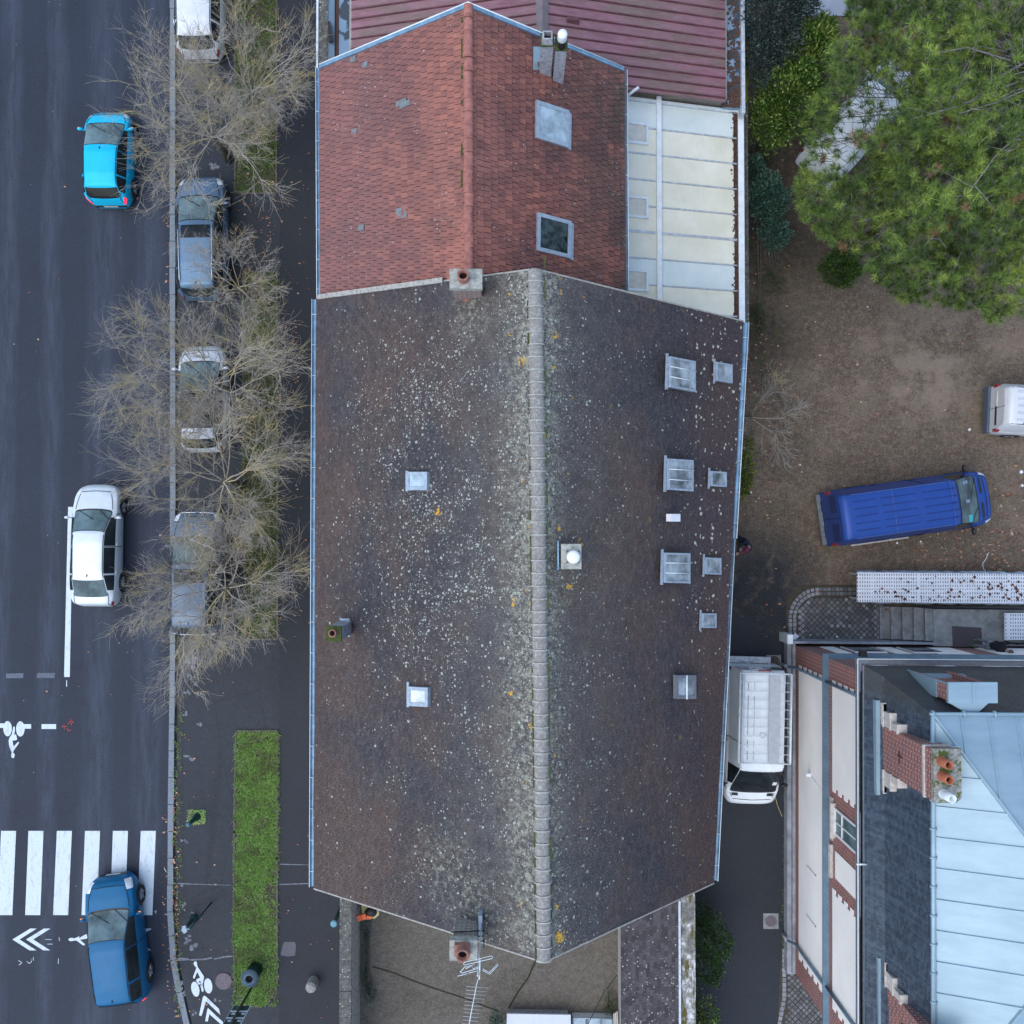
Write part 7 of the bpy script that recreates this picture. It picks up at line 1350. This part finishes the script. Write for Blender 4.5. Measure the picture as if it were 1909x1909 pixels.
def head_mesh(mb, c, fwd, upv, mi, r=.095):
    f = fwd.normalized(); u = upv.normalized(); s_ = f.cross(u).normalized()
    mb.grid(lambda a, b: c + u * (math.cos(math.pi * a) * r * 1.25) + (f * math.cos(2 * math.pi * b) * 1.02 + s_ * math.sin(2 * math.pi * b) * .82) * math.sin(math.pi * a) * r, 12, 16, mi)
    mb.tube([c + f * r * .95 + u * .02, c + f * r * 1.22 - u * .015, c + f * r * .98 - u * .025], [.008, .015, .010], 6, mi)
    for q in (1, -1): mb.ball(c + s_ * q * r * .83 - f * .005, .024, mi, 6, (.5, .5, 1.2)); mb.ball(c + f * r * .9 + s_ * q * .032 + u * .018, .012, mi + 1, 6)
    mb.tube([c + f * r * .93 - u * .05 + s_ * .022, c + f * r * 1.0 - u * .05, c + f * r * .93 - u * .05 - s_ * .022], .006, 5, mi + 2)
M['eye'] = simple('eye', (.03, .02, .02), .3); M['lip'] = simple('lip', (.35, .12, .10), .6)
def person(label, J, fwd, upv, mats, seg_mat, hat, feet_dir, hdirs, headc):
    base = Vector((J['pelvis'][0].x, J['pelvis'][0].y, min(J['ankle_l'][0].z, J['ankle_r'][0].z) - .06)); t = thing('person', label, 'person', base)
    E = [('pelvis', 'waist'), ('waist', 'chest'), ('chest', 'neck'), ('neck', 'skull'), ('chest', 'shoulder_l'), ('shoulder_l', 'elbow_l'), ('elbow_l', 'wrist_l'), ('chest', 'shoulder_r'), ('shoulder_r', 'elbow_r'), ('elbow_r', 'wrist_r'), ('pelvis', 'hip_l'), ('hip_l', 'knee_l'), ('knee_l', 'ankle_l'), ('ankle_l', 'toe_l'), ('pelvis', 'hip_r'), ('hip_r', 'knee_r'), ('knee_r', 'ankle_r'), ('ankle_r', 'toe_r')]
    def ex(mb):
        head_mesh(mb, headc, fwd, upv, 2)
        for sd in ('l', 'r'): w = J['wrist_' + sd][0]; e = J['elbow_' + sd][0]; hand(mb, w, hdirs.get(sd, (w - e)), 1 if sd == 'l' else -1, 2)
    o = skin_mesh('body', J, E, mats, t, seg_mat, ex); return t, o
def V3(p, q=None): return Vector(p)
sm_ = {('hip_l', 'knee_l'): 1, ('knee_l', 'ankle_l'): 1, ('hip_r', 'knee_r'): 1, ('knee_r', 'ankle_r'): 1, ('ankle_l', 'toe_l'): 5, ('ankle_r', 'toe_r'): 5, ('neck', 'skull'): 2, ('pelvis', 'hip_l'): 1, ('pelvis', 'hip_r'): 1}
# 1: bent person in maroon cap by the house eave
J = {'pelvis': (P(1383, 1010, .92), .15, .13), 'waist': (P(1391, 1010, 1.05), .15, .12), 'chest': (P(1399, 1014, 1.25), .17, .12), 'neck': (P(1397, 1020, 1.38), .055), 'skull': (P(1394, 1022, 1.44), .06), 'shoulder_l': (P(1400, 1021, 1.28), .07), 'elbow_l': (P(1391, 1030, 1.05), .05), 'wrist_l': (P(1383, 1026, .98), .032), 'shoulder_r': (P(1390, 1010, 1.28), .07), 'elbow_r': (P(1378, 1018, 1.05), .05), 'wrist_r': (P(1375, 1030, .90), .032),
 'hip_l': (P(1384, 1013, .85), .09), 'knee_l': (P(1383, 1011, .48), .065), 'ankle_l': (P(1378, 1010, .09), .045), 'toe_l': (P(1377, 1018, .05), .035), 'hip_r': (P(1381, 1005, .85), .09), 'knee_r': (P(1380, 1002, .48), .065), 'ankle_r': (P(1376, 1000, .09), .045), 'toe_r': (P(1374, 1007, .05), .035)}
fw = Vector((-.55, -.75, -.45)); upv = Vector((-.25, -.35, .9)); hc = P(1392, 1024, 1.5)
t, o = person('bent person in navy jacket and maroon cap by the house wall', J, fw, upv, [M['jacket'], M['jeans'], M['skin'], M['eye'], M['lip'], M['shoe']], sm_, None, None, {}, hc)
mb = MB(); f = fw.normalized(); u = upv.normalized(); s_ = f.cross(u).normalized()
mb.grid(lambda a, b: hc + u * (math.cos(math.pi * .5 * a) * .135 + .01) + (f * math.cos(2 * math.pi * b) * 1.08 + s_ * math.sin(2 * math.pi * b) * .92) * math.sin(math.pi * .5 * a) * .105, 8, 18)
mb.slab([hc + f * .09 + s_ * .075 + u * .03, hc + f * .20 + s_ * .05 + u * .02, hc + f * .20 - s_ * .05 + u * .02, hc + f * .09 - s_ * .075 + u * .03], u * .012); mb.build('cap', M['cap'], t)
# 2: person in black top on the landing
g0 = P(1817, 1197, LZ); F = Vector((.93, -.10, 0)).normalized(); S = Vector((-F.y, F.x, 0))
def q_(f, s_, z): return g0 + F * f + S * s_ + Vector((0, 0, z))
J = {'pelvis': (q_(.10, 0, .93), .15, .12), 'waist': (q_(.17, 0, 1.08), .14, .11), 'chest': (q_(.30, -.02, 1.30), .17, .12), 'neck': (q_(.40, -.06, 1.45), .055), 'skull': (q_(.43, -.09, 1.50), .06), 'shoulder_l': (q_(.33, .16, 1.36), .075), 'elbow_l': (q_(.48, .14, 1.14), .05), 'wrist_l': (q_(.55, -.05, 1.08), .032), 'shoulder_r': (q_(.28, -.20, 1.34), .075), 'elbow_r': (q_(.30, -.30, 1.08), .05), 'wrist_r': (q_(.48, -.26, 1.02), .032),
 'hip_l': (q_(.10, .09, .88), .09), 'knee_l': (q_(.12, .11, .50), .065), 'ankle_l': (q_(.02, .12, .09), .042), 'toe_l': (q_(.16, .13, .05), .036), 'hip_r': (q_(.08, -.09, .88), .09), 'knee_r': (q_(.10, -.10, .50), .065), 'ankle_r': (q_(-.03, -.10, .09), .042), 'toe_r': (q_(.11, -.11, .05), .036)}
hc = q_(.47, -.12, 1.58); fw = F * .8 - S * .5 + Vector((0, 0, -.45)); upv = Vector((F.x * .3, F.y * .3, .9))
t, o = person('person in black top and grey trousers standing on the landing', J, fw, upv, [M['tee'], M['greytrouser'], M['skin'], M['eye'], M['lip'], M['shoe']], sm_, None, None, {}, hc)
mb = MB(); f = fw.normalized(); u = upv.normalized(); s_ = f.cross(u).normalized()
mb.grid(lambda a, b: hc - f * .008 + u * (math.cos(math.pi * .5 * a) * .128) + (f * math.cos(2 * math.pi * b) * 1.0 + s_ * math.sin(2 * math.pi * b) * .87) * math.sin(math.pi * .5 * a) * .102, 8, 18); mb.build('hair', M['hair'], t)
mb = MB()
for a in ('l', 'r'): k = J['ankle_' + a][0]; mb.tube([k + Vector((-.07, -.02, -.055)), k + Vector((.06, -.05, -.06)), J['toe_' + a][0] + Vector((.05, 0, -.01))], .014, 5)
mb.build('shoe_trim', M['shoe_green'], t)
